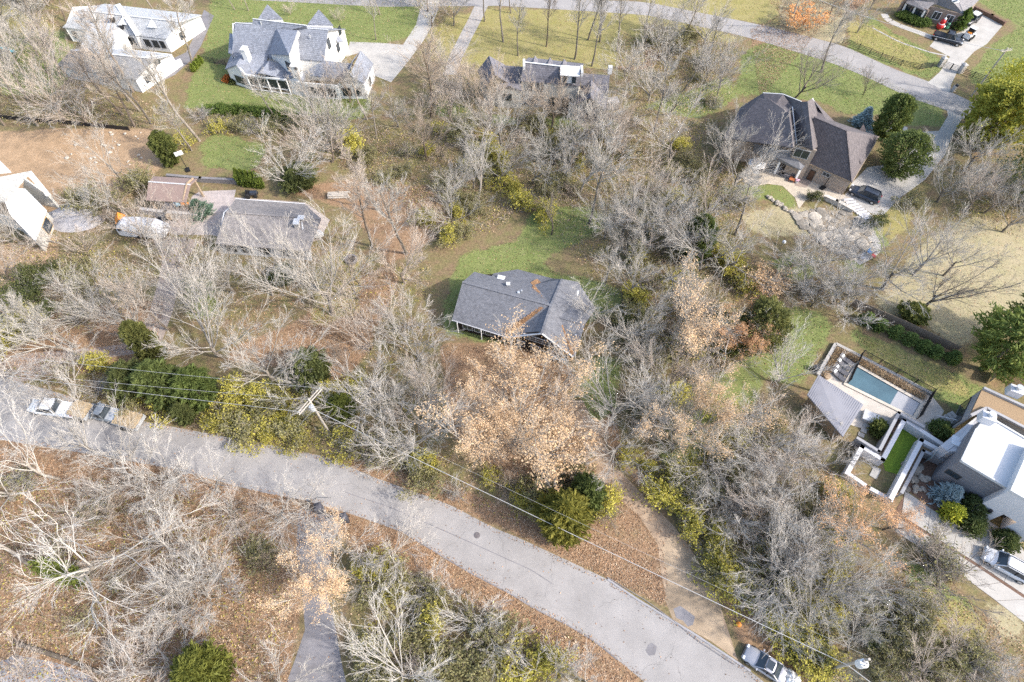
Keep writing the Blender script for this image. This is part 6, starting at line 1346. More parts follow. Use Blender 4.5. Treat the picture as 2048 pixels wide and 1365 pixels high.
T_('vase', 1766, 1060, 8, 'grey', 'second orange oak, overhanging the concrete driveway of the modern house', leaves=True, v=0, leafcol=(.98, .82, .70), spread=1.1)
T_('small', 1870, 1173, 9, 'dark', 'black low-forked tree on grass beside the concrete driveway', spread=1.2, lean=(0, .15))
T_('gnarled', 1693, 1306, 12, 'grey', 'thin grey leaning tree on tan grass above the corner utility pole', spread=.7, lean=(-.1, .2))
T_('gnarled', 1680, 1266, 10, 'grey', 'second thin leaning tree above the corner utility pole', spread=.6, lean=(-.1, .2))
T_('maple', 1540, 945, 11, 'white', 'dense white-twigged tree left of the metal-roofed pool house', v=0, spread=1.1)
T_('small', 1640, 935, 8, 'grey', 'low grey tree below the pool house metal roof', spread=1.2)
T_('maple', 1875, 405, 14, 'grey', 'rounded grey tree between the court and the right edge', v=1)
T_('forest', 1470, 470, 15, 'grey', 'dark-trunked tree left of the patio with the umbrella', spread=1.1)
T_('vase', 1440, 345, 15, 'grey', 'grey tree overhanging the left end of the brick house roof', v=0)
T_('vase', 1535, 300, 8, 'white', 'white-twigged tree right against the porch of the brick house', v=2)
T_('gnarled', 1330, 150, 14, 'pale', 'pale dense tree below the top road, right of the stone house', v=0)
T_('maple', 1440, 175, 13, 'pale', 'pale round tree at the left edge of the green lawn behind the brick house', v=2)
T_('maple', 1740, 20, 11, 'pale', 'fiery orange maple above the top road beside the pole pair', leaves=True, v=0, leafcol=(1.0, .8, .6), spread=.9)
T_('vase', 1660, 30, 12, 'pale', 'orange maple at the top edge left of the corner house', leaves=True, v=0, leafcol=(1.0, .75, .5))
T_('small', 1610, 62, 7, 'pale', 'low orange tree beside the top road under the pole pair', leaves=True, leafcol=(1.0, .75, .5), spread=1.2)
T_('maple', 1000, 205, 11, 'pinkish', 'pinkish tree hiding the left wing of the stone house', v=1)
T_('maple', 930, 215, 10, 'pale', 'pale tree left of the stone house, on the gravel drive edge', v=3)
T_('maple', 860, 160, 15, 'pinkish', 'tall pinkish tree between the farmhouse court and the gravel drive', v=2)
T_('maple', 1110, 235, 9, 'pinkish', 'pinkish tree in front of the stone house middle', v=0)
T_('maple', 700, 205, 10, 'pinkish', 'pinkish tree in front of the right end of the white farmhouse', v=1)
T_('maple', 655, 205, 9, 'pinkish', 'pinkish tree in front of the farmhouse chimney wing', v=3)
T_('maple', 470, 588, 14, 'pale', 'pale tree hiding the left half of the low grey house front', v=3)
T_('vase', 425, 560, 13, 'pale', 'pale forked tree over the left corner of the low grey house', v=1)
T_('maple', 545, 592, 12, 'white', 'white-twigged tree hiding the middle of the low grey house front', v=1)
for k_, px, py, h_, tn, l in (('gnarled', 620, 1012, 12, 'pale', 'pale crooked tree over the road just left of the stone pillars'), ('gnarled', 560, 1045, 12, 'white', 'white crooked tree rooted in leaves left of the lower driveway top'), ('gnarled', 440, 985, 11, 'white', 'white forked tree at the lower road edge, below the evergreen clump'), ('small', 352, 962, 9, 'white', 'white many-stemmed tree at the lower road edge below the trailers'), ('gnarled', 255, 955, 13, 'white', 'white tree over the road below the wood-chip trailers'), ('gnarled', 120, 960, 14, 'white', 'tall white tree veiling the white pickup on the left road'), ('vase', 190, 905, 12, 'white', 'white fan-shaped tree between the trailers and the left road edge'), ('gnarled', 30, 1000, 15, 'white', 'white branching tree at the left edge on the lower side of the road'), ('small', 690, 1105, 8, 'white', 'small white tree directly right of the right stone pillar'), ('vase', 1830, 1350, 7, 'pinkish', 'brownish bare tree at the bottom edge right of the corner pole'), ('small', 1900, 1320, 7, 'pinkish', 'low brownish tree at the bottom right among fallen leaves'), ('vase', 1985, 1365, 8, 'pale', 'bare tree at the bottom right corner'), ('small', 1760, 1180, 7, 'pale', 'low pale tree on mottled grass below the orange oaks')):
    T_(k_, px, py, h_, tn, l, spread=1.1)
# evergreens and clipped shrubs
E_ = ever
E_('cedar_tree', 'dark green cedar left of the utility pole, leftmost of the evergreen clump', 'tree', 285, 785, 6.5, 3.6, 'cedar'); E_('cedar_tree', 'dark green cedar in the middle of the evergreen clump above the road', 'tree', 345, 792, 8, 4.2, 'cedar', (1, 1.1, 1)); E_('cedar_tree', 'dark green cedar at the right end of the evergreen clump', 'tree', 408, 798, 7, 3.8, 'cedar', (1, 1.15, .9)); E_('cedar_tree', 'tall olive cedar at the top of the evergreen clump beside the gravel drive', 'tree', 318, 718, 9, 2.8, 'cedar', (1.2, 1.1, 1)); E_('cedar_tree', 'low dark cedar at the foot of the evergreen clump nearest the road', 'tree', 378, 838, 4, 2.0, 'cedar')
E_('cedar_tree', 'cedar behind the twisted white tree above the utility pole', 'tree', 632, 760, 6, 2.6, 'round', (1.1, 1.1, 1.1)); E_('cedar_tree', 'green cedar among yellow bushes right of the utility pole', 'tree', 692, 830, 5, 2.6, 'cedar', (1.4, 1.4, .9))
E_('cedar_tree', 'yellowish green cedar by the road below the largest orange oak', 'tree', 1120, 1050, 8, 4.3, 'cedar', (1.9, 1.55, .9)); E_('cedar_tree', 'darker cedar right behind the yellowish roadside cedar', 'tree', 1172, 1000, 6, 3.0, 'cedar', (1.2, 1.3, 1.1))
E_('cedar_tree', 'green cedar at the bottom left among orange leaves', 'tree', 425, 1352, 7, 3.8, 'cedar', (1.5, 1.4, .85))
E_('cedar_tree', 'olive cedar on the right edge of the dirt lot', 'tree', 345, 325, 6.5, 2.8, 'cedar', (1.2, 1.2, 1)); E_('cedar_tree', 'dark evergreen at the foot of the white-twigged tree above the low grey house', 'tree', 602, 372, 3.5, 2.8, 'round'); E_('cedar_tree', 'small dark evergreen in front of the low grey house', 'tree', 570, 560, 2.4, 2.0, 'round')
E_('holly_tree', 'dark olive evergreen between the dark house and pool lawn', 'tree', 1505, 690, 9, 3.6, 'round', (1.4, 1.25, 1.1)); E_('holly_tree', 'smaller dark evergreen left of the olive one, above the pool house', 'tree', 1440, 690, 6, 3.0, 'round', (1.1, 1.1, 1)); E_('cedar_tree', 'dark green conifer in the thicket above the tan-leaved trees', 'tree', 1385, 515, 9, 3.6, 'cedar', (1.4, 1.5, 1.3))
E_('magnolia_tree', 'round dark magnolia at the corner of the brick house court', 'tree', 1786, 345, 8, 3.8, 'round', (1.4, 1.5, 1.3)); E_('cedar_tree', 'slim dark evergreen behind the magnolia on the front lawn', 'tree', 1764, 274, 8.5, 2.7, 'round', (1.4, 1.5, 1.2))
E_('blue_spruce', 'pale blue-grey spruce beside the brick house front lawn', 'tree', 1722, 250, 3.6, 1.8, 'spruce', (1.5, 1.5, 1.45))
E_('evergreen_oak', 'yellow-green leafy tree at the right edge beside the leaning pole', 'tree', 2010, 245, 13, 6.0, 'round', (4.2, 3.5, 1.4)); E_('evergreen_oak', 'olive leafy tree overhanging the end of the top road', 'tree', 1962, 285, 11, 5.5, 'round', (3.6, 3.0, 1.6)); E_('evergreen_oak', 'dark green tree at the right edge above the grey tree', 'tree', 2050, 395, 12, 6.5, 'round', (1.2, 1.3, 1)); E_('evergreen_oak', 'bright yellow tree cut by the right edge beside the drive', 'tree', 2068, 210, 11, 5.0, 'round', (4.6, 3.9, 1.1))
E_('pine_tree', 'soft green pine at the right edge above the new board fence', 'tree', 1962, 740, 11, 4.6, 'pine', (1.7, 1.8, 1.3)); E_('pine_tree', 'second green pine at the right edge, highest of the two', 'tree', 2035, 700, 11, 4.2, 'pine', (1.6, 1.6, 1.3))
E_('cedar_tree', 'round olive evergreen shrub on the tan lawn above the wooden fence', 'tree', 1818, 636, 2.6, 1.8, 'round', (1.9, 1.75, 1.4))
HED = ['leftmost', 'second from left', 'third from left', 'middle', 'third from right', 'second from right', 'rightmost']
for k, (x, y) in enumerate(((1728, 645), (1754, 657), (1785, 671), (1814, 685), (1840, 699), (1865, 711), (1899, 722))):
    E_('clipped_shrub', HED[k] + ' of the seven round shrubs along the wooden fence', 'shrub', x, y, 2.0, .92, 'globe', (1.7, 2.0, 1.7), group='round shrubs along the wooden fence')
for k, (x, y) in enumerate(((388, 143), (393, 138), (398, 132), (403, 126))): E_('column_shrub', ['lowest', 'second lowest', 'second highest', 'highest'][k] + ' of four little cone shrubs by the asphalt drive', 'shrub', x, y, 1.5, .36, 'column', (2.2, 2.4, 1.2), group='cone shrubs by the asphalt drive')
for k, (x, y) in enumerate(((483, 368), (493, 370), (503, 372), (513, 373), (521, 374))): E_('arborvitae', ['leftmost', 'second from left', 'middle', 'second from right', 'rightmost'][k] + ' of five columnar evergreens above the stone patio', 'shrub', x, y, 3.4, .62, 'column', (1.6, 1.8, 1.0), group='columnar evergreens above the patio')
E_('cedar_shrub', 'feathery green conifer between the pavilion and low grey house', 'shrub', 404, 428, 3.0, 1.9, 'spruce', (.35, .45, .3))
E_('blue_spruce', 'silvery blue spruce against the dark wall of the modern house', 'tree', 1887, 995, 3.2, 1.75, 'spruce', (1.25, 1.25, 1.25)); E_('yellow_shrub', 'yellow-green shrub below the silvery blue spruce', 'shrub', 1893, 1030, 2.6, 1.25, 'globe', (4.5, 4.0, 1.5))
E_('round_shrub', 'dark shrub nearest the dark wall of the modern house', 'shrub', 1932, 1022, 2.8, 1.7, 'globe', (.8, .9, .85)); E_('round_shrub', 'dark round shrub on the bed edge beside the entrance walk', 'shrub', 1934, 1052, 2.2, 1.5, 'globe', (.9, 1.0, .9)); E_('round_shrub', 'dark round shrub right of the entrance walk under white twigs', 'shrub', 2004, 1085, 1.8, 1.4, 'globe', (.9, 1.0, .9)); E_('round_shrub', 'dark shrub between the zigzag wall and the stepping stones', 'shrub', 1755, 862, 1.6, 1.3, 'globe', (1.4, 1.4, 1)); E_('round_shrub', 'green shrub by the outdoor stairs of the modern house', 'shrub', 1877, 863, 1.5, 1.4, 'globe', (1.2, 1.4, 1.2))
for k, (x, y) in enumerate(((1805, 36), (1815, 40), (1825, 44), (1835, 47), (1845, 49))): E_('clipped_shrub', ['first', 'second', 'third', 'fourth', 'fifth'][k] + ' from left in the clipped hedge before the corner house', 'shrub', x, y, 1.3, 1.5, 'globe', (1.2, 1.5, 1.1), group='clipped hedge of the corner house')
E_('column_shrub', 'tall green cone at the wall corner of the corner house', 'shrub', 1914, 57, 4.0, 1.4, 'column', (1.2, 1.5, 1)); E_('column_shrub', 'green cone shrub right beside the tall one at the corner house', 'shrub', 1922, 48, 3.4, 1.2, 'column', (1.4, 1.7, 1.1))
ORD0 = ['first', 'second', 'third', 'fourth', 'fifth', 'sixth', 'seventh', 'eighth', 'ninth', 'tenth', 'eleventh', 'twelfth', 'thirteenth', 'fourteenth']
for k in range(14):
    x = 425 + k * 17; E_('hedge_plant', 'low green shrub in the planted row between farmhouse lawn and brush', 'shrub', x + random.uniform(-4, 4), 222 + k * 1.6 + random.uniform(-3, 3), 1.4, 1.2, 'globe', (1.3, 1.6, 1.1), group='planted row below the farmhouse lawn')['label'] = ORD0[k] + ' from left in the row of low green shrubs below the farmhouse lawn'
for x, y, l in ((456, 163, 'rust-red shrub at the left corner of the white farmhouse'), (470, 166, 'small dark shrub under the farmhouse window'), (735, 172, 'rust shrub at the right corner of the white farmhouse')): E_('round_shrub', l, 'shrub', x, y, 1.2, .9, 'globe', (4, 1.2, 1.0) if 'rust' in l else (1, 1, 1))
for x, y, l in ((582, 30, 'left small rust tree on the back lawn of the farmhouse'), (680, 42, 'right small rust tree on the back lawn of the farmhouse')): T_('small', x, y, 3.5, 'pinkish', l)
# shrubs one can point out
Sh = shrub
for a in (('yellow', 345, 812, 3.2, 'bright yellow bush at the foot of the dark evergreens by the road'), ('yellow', 470, 800, 3.0, 'yellow-green bush left of the utility pole, upper one by the road'), ('yellow', 520, 795, 3.0, 'yellow-green bush just left of the white tree at the utility pole'), ('yellow', 650, 800, 3.0, 'yellow bush directly right of the utility pole'), ('yellow', 700, 790, 2.8, 'yellow bush second to the right of the utility pole'), ('yellow', 205, 740, 2.6, 'yellow bush where the gravel drive ends at left'), ('yellow', 20, 690, 3.6, 'large yellow-green bush at the left edge above the gravel drive'), ('yellow', 60, 650, 3.2, 'yellow-green bush second from the left edge above the gravel drive'), ('yellow', 1385, 1050, 2.8, 'bright lime bush right of the leafy drive'), ('yellow', 1420, 1075, 2.4, 'lime bush just below the brightest lime bush by the leafy drive'), ('yellow', 1370, 960, 2.4, 'yellow bush at the bend of the leafy drive'), ('orange', 1527, 585, 3.6, 'small orange bush between dark house and rock waterfall'), ('yellow', 1490, 575, 2.6, 'lime bush left of the small orange bush'), ('yellow', 1085, 440, 3, 'yellow-green bush above the central lawn'), ('yellow', 1045, 420, 3, 'yellow bush at the left of the bush above the central lawn'), ('yellow', 440, 262, 2.4, 'yellow bush below the farmhouse lawn near the tallest pale trunk'), ('yellow', 370, 290, 2.2, 'yellow bush at the foot of the tallest pale trunk'), ('olive', 555, 800, 2.6, 'olive bush touching the left foot of the utility pole'), ('yellow', 740, 1150, 2.4, 'yellow-green bush right of the lower driveway entrance'), ('yellow', 765, 1130, 2.2, 'yellow-green bush at the road edge by the small forked tree'), ('yellow', 1630, 1225, 2.2, 'yellow bush above the silver sedan verge'), ('yellow', 1665, 1240, 2.0, 'yellow bush at the edge of the tan grass above the corner pole'), ('yellow', 905, 480, 2.6, 'yellow bush at the upper left corner of the central lawn'), ('green', 1265, 640, 2.0, 'small green bush right of the dark-roofed house'), ('green', 1735, 1275, 1.8, 'green bush beside the leaning trees above the corner pole'), ('green', 1245, 655, 2, 'green bush beside the small one right of the dark-roofed house'), ('olive', 1815, 415, 2.4, 'olive bush below the court of the brick house'), ('green', 1748, 452, 2, 'green clipped bush right of the stone steps'), ('green', 1627, 402, 1.6, 'round green bush in the patio bed of the brick house')):
    Sh(a[0], a[1], a[2], a[3], 'grey', a[4], 1.0)
# ------------------------------------------------------------------ planting: woodland, tree by tree
WOODS = [([(640, 255), (900, 245), (1060, 250), (1250, 245), (1440, 240), (1440, 290), (1480, 400), (1490, 560), (1400, 640), (1320, 640), (1260, 560), (1230, 420), (1060, 400), (1000, 455), (880, 490), (800, 400), (650, 320)], 46, ('forest', 'vase', 'maple', 'gnarled', 'vase'), (11, 17), ('grey', 'grey', 'pinkish', 'pale', 'brown')),
         ([(1400, 900), (1500, 820), (1600, 880), (1690, 960), (1640, 1090), (1690, 1200), (1610, 1270), (1500, 1210), (1420, 1100), (1340, 980)], 18, ('maple', 'vase', 'small', 'small'), (7, 12), ('pale', 'pale', 'grey', 'pinkish')),
         ([(-20, 960), (320, 950), (500, 1020), (590, 1100), (590, 1250), (560, 1365), (-20, 1365)], 8, ('small', 'small', 'gnarled'), (7, 11), ('pale', 'pinkish', 'pale')),
         ([(-20, 480), (180, 485), (250, 520), (290, 600), (250, 640), (100, 680), (-20, 680)], 7, ('vase', 'maple', 'forest', 'gnarled'), (10, 16), ('pale', 'pinkish', 'pale')),
         ([(360, 500), (430, 520), (520, 560), (460, 680), (380, 640)], 2, ('maple', 'vase'), (9, 14), ('pale', 'pinkish')),
         ([(-20, -20), (140, -20), (110, 80), (100, 150), (130, 190), (300, 205), (360, 245), (350, 258), (-20, 250)], 17, ('forest', 'forest', 'vase', 'small'), (11, 18), ('pale', 'pinkish', 'grey')),
         ([(1280, 50), (1440, 75), (1480, 110), (1470, 190), (1420, 230), (1280, 235), (1240, 160)], 14, ('forest', 'maple', 'vase', 'gnarled'), (9, 14), ('pale', 'grey', 'pale')),
         ([(740, 640), (880, 660), (890, 860), (780, 900), (720, 800)], 7, ('maple', 'vase', 'small'), (8, 13), ('pale', 'grey', 'pinkish')),
         ([(1900, 310), (2060, 420), (2060, 480), (1900, 440)], 7, ('maple', 'vase'), (10, 14), ('grey', 'grey', 'pinkish')),
         ([(640, 560), (720, 540), (860, 520), (870, 600), (700, 640)], 3, ('maple', 'gnarled'), (9, 13), ('pinkish', 'pale')),
         ([(1240, 560), (1400, 640), (1440, 760), (1330, 900), (1240, 780)], 10, ('maple', 'vase', 'gnarled'), (9, 14), ('grey', 'pale', 'pinkish')),
         ([(1560, 500), (1660, 530), (1720, 600), (1640, 620), (1530, 600)], 6, ('small', 'gnarled', 'vase'), (6, 12), ('pale', 'grey')),
         ([(20, 480), (240, 470), (420, 480), (450, 560), (300, 560), (60, 560)], 5, ('maple', 'vase'), (9, 13), ('pale', 'pinkish', 'pinkish')),
         ([(880, 150), (960, 165), (985, 215), (930, 240), (850, 225)], 5, ('maple', 'vase'), (8, 11), ('pale', 'pinkish')),
         ([(1090, 430), (1230, 430), (1300, 560), (1210, 600), (1150, 520)], 4, ('vase', 'maple', 'forest'), (10, 15), ('pale', 'grey')), ([(820, -30), (900, -30), (910, 60), (870, 90)], 6, ('vase', 'maple', 'small'), (8, 12), ('grey', 'pinkish')),
         ([(1200, 1270), (1100, 1260), (960, 1190), (860, 1150), (880, 1300), (1000, 1365), (1150, 1365)], 3, ('small',), (5, 7), ('pale', 'white')),
         ([(-30, 730), (70, 740), (230, 800), (260, 835), (120, 800)], 4, ('gnarled', 'small'), (8, 12), ('white', 'pale'))]
rw = random.Random(21); random.seed(99); occupied = [(x[4], x[5]) for x in ALLT]
for poly, n, kinds, hs, tints in WOODS:
    xs, ys = [p[0] for p in poly], [p[1] for p in poly]; k = tries = 0
    while k < n and tries < n * 60:
        tries += 1; x, y = rw.uniform(min(xs), max(xs)), rw.uniform(min(ys), max(ys))
        if not inside(np.array([x]), np.array([y]), poly)[0]: continue
        dd = min(math.hypot(x - a, (y - b) * 1.3) for a, b in occupied)
        if dd < 26 - tries / (n * 60) * 14: continue
        occupied.append((x, y)); k += 1
        T_(rw.choice(kinds), x, y, rw.uniform(*hs), rw.choice(tints), None, leaves=False)
# brush and bushes below the trees
BR = [([(640, 260), (900, 250), (1250, 250), (1440, 240), (1480, 400), (1520, 560), (1400, 640), (1260, 570), (1230, 430), (1060, 410), (1000, 460), (880, 500), (800, 400)], 80, ('brush', 'olive', 'yellow', 'yellow', 'olive')),
      ([(1350, 960), (1550, 800), (1690, 960), (1640, 1090), (1690, 1200), (1640, 1270), (1500, 1210)], 40, ('brush', 'brush', 'olive', 'yellow')),
      ([(420, 860), (560, 880), (700, 920), (900, 990), (1020, 1050), (1100, 1050), (1080, 980), (900, 900), (760, 860), (560, 800), (420, 800), (130, 740), (120, 770)], 40, ('olive', 'yellow', 'brush', 'yellow', 'olive')),
      ([(370, 225), (640, 255), (640, 270), (430, 270)], 12, ('brush', 'brush', 'olive')), ([(0, 560), (240, 540), (200, 640), (0, 690)], 16, ('olive', 'brush', 'green')),
      ([(700, 1130), (900, 1170), (1150, 1300), (1130, 1365), (860, 1365), (700, 1365)], 20, ('olive', 'olive', 'brush', 'yellow')), ([(150, 400), (300, 360), (290, 440), (200, 470)], 12, ('brush', 'olive')),
      ([(1240, 580), (1340, 640), (1560, 560), (1700, 600), (1560, 640), (1440, 760), (1330, 900), (1250, 800)], 34, ('olive', 'brush', 'brush', 'yellow')), ([(0, 960), (500, 1020), (590, 1200), (500, 1365), (0, 1300)], 14, ('brush', 'brush', 'olive')),
      ([(1230, 900), (1350, 960), (1450, 1130), (1490, 1250), (1440, 1180), (1350, 1040)], 16, ('olive', 'yellow', 'brush')), ([(1000, 970), (1180, 940), (1240, 1030), (1100, 1040)], 10, ('olive', 'brush', 'yellow')), ([(1680, 1180), (1800, 1180), (1900, 1280), (2048, 1340), (2000, 1365), (1760, 1365)], 26, ('brush', 'brush', 'olive')), ([(1830, 1060), (1910, 1150), (1960, 1190), (1890, 1150)], 5, ('brush',)), ([(1560, 1230), (1660, 1330), (1630, 1345), (1540, 1260)], 9, ('green', 'brush', 'yellow')), ([(1290, 60), (1460, 90), (1420, 230), (1260, 230)], 14, ('brush', 'olive'))]
for poly, n, kinds in BR:
    xs, ys = [p[0] for p in poly], [p[1] for p in poly]; k = 0
    while k < n:
        x, y = rw.uniform(min(xs), max(xs)), rw.uniform(min(ys), max(ys))
        if inside(np.array([x]), np.array([y]), poly)[0]: k += 1; Sh(rw.choice(kinds), x, y, rw.uniform(1.4, 2.8), rw.choice(['grey', 'brown', 'pinkish', 'brown']), None, rw.uniform(.9, 1.5), (rw.uniform(.75, 1.15),) * 3)
# a label of its own for each of the rest: nearest landmark, side, order of distance
LM = [('the dark-roofed house', 1040, 620), ('the swimming pool', 1770, 780), ('the modern house', 1960, 930), ('the brick house', 1620, 280), ('the white farmhouse', 600, 120), ('the white ranch house', 240, 80), ('the stone house', 1090, 170), ('the red-roofed pavilion', 340, 385), ('the covered camper', 295, 460), ('the silver sedan', 1525, 1325), ('the lower driveway', 635, 1220), ('the round manhole cover', 955, 1070), ('the crossarm utility pole', 640, 840), ('the white pickup', 115, 815), ('the tan apron of the leafy drive', 1380, 1160), ('the low grey house', 540, 455), ('the rock waterfall', 1680, 470), ('the bare dirt lot', 140, 310), ('the top road bend', 1540, 70), ('the white barn', 40, 410), ('the pool house', 1670, 815), ('the ivy-clad sycamore', 165, 1140), ('the largest orange oak', 1040, 850), ('the ghost-white sycamore', 1158, 380), ('the fire pit', 703, 521), ('the evergreen clump', 345, 760), ('the white garden wall', 1740, 930), ('the orange bush', 1527, 575), ('the umbrella patio', 1505, 345), ('the log pile', 678, 397), ('the dark magnolia', 1795, 330), ('the bottom left cedar', 425, 1330), ('the gravel drive bend', 290, 670), ('the upper right hill of leaves', 1400, 110)]
LM.pop()
ORD = ['nearest', 'second nearest', 'third nearest', 'fourth nearest', 'fifth nearest', 'sixth nearest', 'seventh nearest', 'eighth nearest', 'ninth nearest', 'tenth nearest', 'eleventh nearest', 'twelfth nearest', 'thirteenth nearest', 'fourteenth nearest', 'fifteenth nearest', 'sixteenth nearest']
def auto_labels(rows, word):
    bk = {}
    for row in rows:
        t, kind, tint, hh, px, py, lv = row
        if 'label' in t: continue
        nm, lx, ly = min(LM, key=lambda m_: math.hypot(m_[1] - px, (m_[2] - py) * 1.2)); dx, dy = px - lx, (py - ly) * 1.2
        near_ = 1; side = ('right of' if dx > 0 else 'left of') if abs(dx) > abs(dy) else ('below' if dy > 0 else 'above')
        size = word(row); bk.setdefault((size, side, nm), []).append((math.hypot(dx, dy), t))
    for (size, side, nm), l in bk.items():
        for k, (d_, t) in enumerate(sorted(l, key=lambda q: q[0])):
            t['label'] = f'{ORD[k]} {size} {side} {nm}' if len(l) > 1 else f'{size} {side} {nm}'
for t, *_ in ALLT:
    if 'group' not in t: t['group'] = 'orange and tan leaved trees' if _[5] else 'bare trees of the wooded gardens'
for t, *_ in ALLS: t['group'] = 'shrubs and brush below the trees'
FORM = {'maple': 'broad', 'vase': 'forked', 'forest': 'slender', 'gnarled': 'crooked', 'small': 'small'}
auto_labels(ALLT, lambda q: f'{q[2]} bare {FORM[q[1]]} tree'); auto_labels(ALLS, lambda q: {'brush': 'twiggy leafless shrub', 'yellow': 'yellow-green leafy shrub', 'olive': 'dull olive shrub', 'green': 'dark green shrub', 'orange': 'orange shrub'}[q[1]])
# ------------------------------------------------------------------ loose cover: leaf litter, undergrowth, ornamental grass
def scatter(n, polys, seed):
    r = np.random.default_rng(seed); out = []; pw_ = [np.array(world_poly(p)) for p in polys]
    ar = np.array([abs(np.sum(p[:, 0] * np.roll(p[:, 1], 1) - p[:, 1] * np.roll(p[:, 0], 1))) / 2 for p in pw_]); 
    for p, m_ in zip(pw_, (n * ar / ar.sum()).astype(int)):
        lo, hi = p.min(0), p.max(0); got = np.zeros((0, 2))
        while len(got) < m_:
            q = lo + (hi - lo) * r.random((m_ * 2 + 10, 2)); got = np.concatenate([got, q[inside(q[:, 0], q[:, 1], [tuple(x) for x in p])]])
        out.append(got[:m_])
    return np.concatenate(out), r
def off_paved(q):
    px = np.array([to_px(x, y) for x, y in q]); keep = np.ones(len(q), bool); up, lo = resample(UP, 60), resample(LO, 60)
    keep &= ~inside(px[:, 0], px[:, 1], up + lo[::-1]); return keep
# leaves on the ground
q1, r = scatter(110000, LITTER, 71); q1 = q1[off_paved(q1)]
q2, _ = scatter(30000, LAWN + YEL + TAN, 72)
q3, _ = scatter(350, [UP + LO[::-1], [(598, 1016), (604, 1180), (590, 1365), (690, 1365), (672, 1260), (655, 1190), (690, 1036)]], 73)
q5, _ = scatter(16000, [[(1640, 1160), (1800, 1120), (1960, 1220), (2100, 1320), (2048, 1400), (1700, 1400), (1640, 1330)], [(1342, 1225), (1316, 1090), (1222, 980), (1130, 790), (1190, 790), (1240, 940), (1350, 1055), (1400, 1120)], [(560, 500), (700, 480), (760, 560), (700, 700), (560, 740), (440, 700)]], 80)
q4, _ = scatter(2200, [UP + [(x - 3, y + 9) for x, y in UP][::-1], LO + [(x + 3, y - 8) for x, y in LO][::-1]], 79)
q = np.concatenate([q1, q2, q3, q4, q5]); AP = np.array([to_px(a_, b_) for a_, b_ in q]); kp = ~(inside(AP[:, 0], AP[:, 1], [(1346, 1240), (1332, 1200), (1336, 1150), (1326, 1095), (1345, 1072), (1390, 1122), (1430, 1192), (1446, 1250), (1470, 1310)]) & (r.random(len(q)) < .9)); q = q[kp]; AP = AP[kp]; kp = ~(inside(AP[:, 0], AP[:, 1], [(1342, 1225), (1322, 1150), (1316, 1090), (1280, 1035), (1222, 980), (1182, 930), (1162, 880), (1130, 800), (1165, 800), (1216, 900), (1238, 940), (1290, 995), (1350, 1055), (1400, 1125), (1440, 1210), (1476, 1322)]) & (r.random(len(q)) < .7)); q = q[kp]
pts = np.concatenate([q, .03 + .05 * r.random((len(q), 1))], 1)
Vq, Fq = quads(r, pts, .075, .05, flat=.75)
LMAT = [mat('fallen_leaf_rust', (.265, .16, .095), .9, .3, .6), mat('fallen_leaf_tan', (.42, .31, .21), .9, .3, .6), mat('fallen_leaf_brown', (.17, .095, .05), .9, .3, .6), mat('fallen_leaf_orange', (.38, .225, .125), .9, .3, .6)]
tag(link('leaf_litter', np_mesh('leaf_litter', Vq, Fq, None, r.choice(4, len(Fq), p=[.34, .3, .16, .2]), LMAT)), kind='stuff')
# undergrowth: thin stems and scattered leaves on the woodland floor
under = [b[0] for b in BR if b[1] > 8] + [w_[0] for w_ in WOODS]
q, r = scatter(46000, under, 74); k = off_paved(q); q = q[k]; n = len(q)
up_ = unit(np.stack([r.normal(size=n), r.normal(size=n), np.abs(r.normal(size=n)) * 1.2 + .5], 1)); base = np.concatenate([q, np.zeros((n, 1))], 1); ln = .4 + .9 * r.random((n, 1)); sd_ = unit(np.cross(up_, r.normal(size=(n, 3)))) * .014
Vu = np.stack([base - sd_, base + sd_, base + up_ * ln + sd_ * .5, base + up_ * ln - sd_ * .5], 1).reshape(-1, 3)
ql, rl = scatter(90000, under, 75); ql = ql[off_paved(ql)]; pl = np.concatenate([ql, .05 + .7 * rl.random((len(ql), 1)) ** 2], 1); Vl, Fl = quads(rl, pl, .11, .07)
Fu = np.arange(4 * n).reshape(n, 4); mi = np.concatenate([r.choice(2, n), 2 + rl.choice(3, len(Fl), p=[.4, .2, .4])])
UM = [mat('dead_stem', (.33, .26, .19), .9, .3, .6), mat('grey_stem', (.42, .38, .34), .9, .3, .6), M['leaf_olive'], M['leaf_yellow'], LMAT[1]]
ob = link('undergrowth', np_mesh('undergrowth', np.concatenate([Vu, Vl]), np.concatenate([Fu, Fl + len(Vu)]), None, mi, UM)); ob.color = (1, 1, 1, 1); tag(ob, kind='stuff')
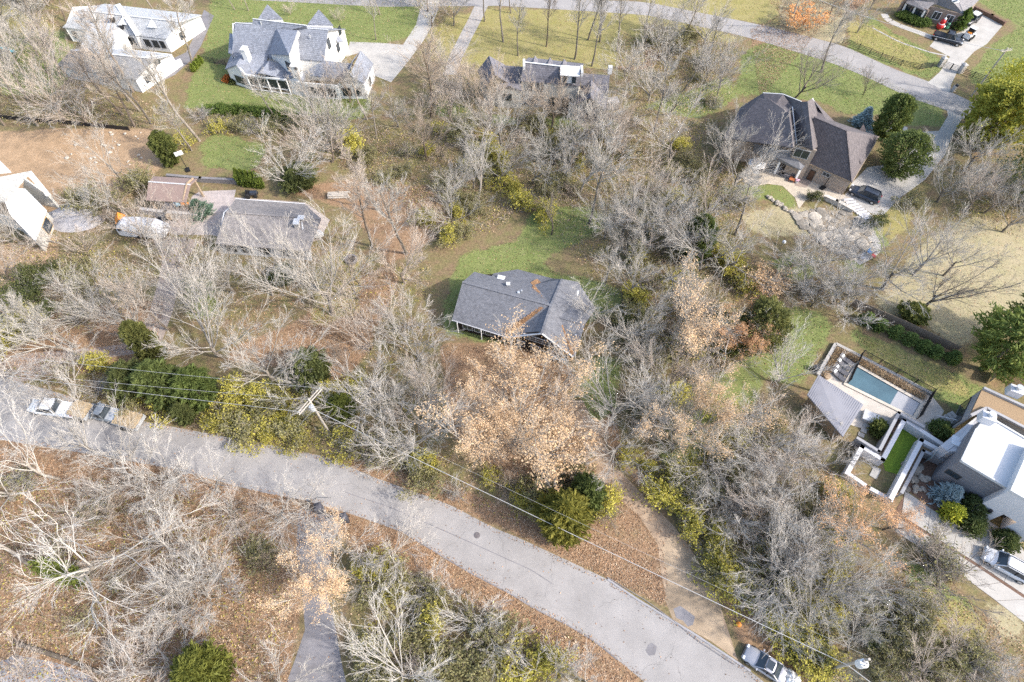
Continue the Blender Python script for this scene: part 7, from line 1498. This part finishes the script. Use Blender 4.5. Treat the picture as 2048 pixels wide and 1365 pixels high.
# dry ornamental grass round the pool and beside the driveway
gz = [[(1671, 697), (1716, 719), (1714, 726), (1668, 703)], [(1716, 719), (1851, 793), (1846, 801), (1712, 728)], [(1680, 711), (1650, 756), (1641, 752), (1671, 702)], [(1838, 1112), (1912, 1158), (1904, 1166), (1830, 1120)]]
q, r = scatter(5200, gz, 76); n = len(q); d_ = unit(np.stack([r.normal(size=n), r.normal(size=n), np.abs(r.normal(size=n)) + 1.2], 1)); b_ = np.concatenate([q, np.full((n, 1), .02)], 1); l_ = .4 + .5 * r.random((n, 1)); s_ = unit(np.cross(d_, r.normal(size=(n, 3)))) * .022
Vg = np.stack([b_ - s_, b_ + s_, b_ + d_ * l_ + s_ * .4, b_ + d_ * l_ - s_ * .4], 1).reshape(-1, 3)
tag(link('ornamental_grass', np_mesh('ornamental_grass', Vg, np.arange(4 * n).reshape(n, 4), mat('dry_grass', (.42, .30, .18), .9, .3, .8, col2=(.58, .45, .29)))), kind='stuff')
# grass blades give the lawns a nap
q, r = scatter(60000, LAWN[:13], 77); n = len(q); d_ = unit(np.stack([r.normal(size=n), r.normal(size=n), np.abs(r.normal(size=n)) + .8], 1)); b_ = np.concatenate([q, np.full((n, 1), 0.0)], 1); l_ = .08 + .14 * r.random((n, 1)); s_ = unit(np.cross(d_, r.normal(size=(n, 3)))) * .035
Vg = np.stack([b_ - s_, b_ + s_, b_ + d_ * l_ + s_ * .3, b_ + d_ * l_ - s_ * .3], 1).reshape(-1, 3)
tag(link('lawn_grass', np_mesh('lawn_grass', Vg, np.arange(4 * n).reshape(n, 4), mat('grass_blades', (.115, .155, .042), .9, .3, .4, col2=(.205, .235, .075)))), kind='stuff')
# ivy on the sycamore foot
r = np.random.default_rng(78); a_, b_ = P(165, 1160), P(60, 1050, 9.0)
n = 2600; u = r.random(n); pts = np.array(a_)[None] + (np.array([a_.x, a_.y, 8.0]) - np.array(a_))[None] * u[:, None] + r.normal(size=(n, 3)) * (.55 - .2 * u)[:, None]; pts[:, 2] = np.abs(pts[:, 2])
iv = link('ivy', np_mesh('ivy', *quads(r, pts, .14, .1), M['leaf_green'])); iv.color = (1.4, 1.45, .9, 1); tag(iv, 'green ivy climbing the trunk of the huge white sycamore at left', 'ivy')
t = thing('fallen_log', 'long dark fallen log across the leaves at the bottom left corner', 'log', P(110, 1320)); g = G(t.location); g.tube(P(28, 1285, .3), P(120, 1315, .35), .22, .24, 8).tube(P(120, 1315, .35), P(200, 1345, .3), .24, .18, 8); g.obj('trunk', M['trunk'], t).color = (.6, .55, .5, 1)
patch('pale_path', [(-40, 1340), (30, 1310), (110, 1325), (180, 1350), (200, 1400), (-40, 1400)], M['asphalt'], .006)
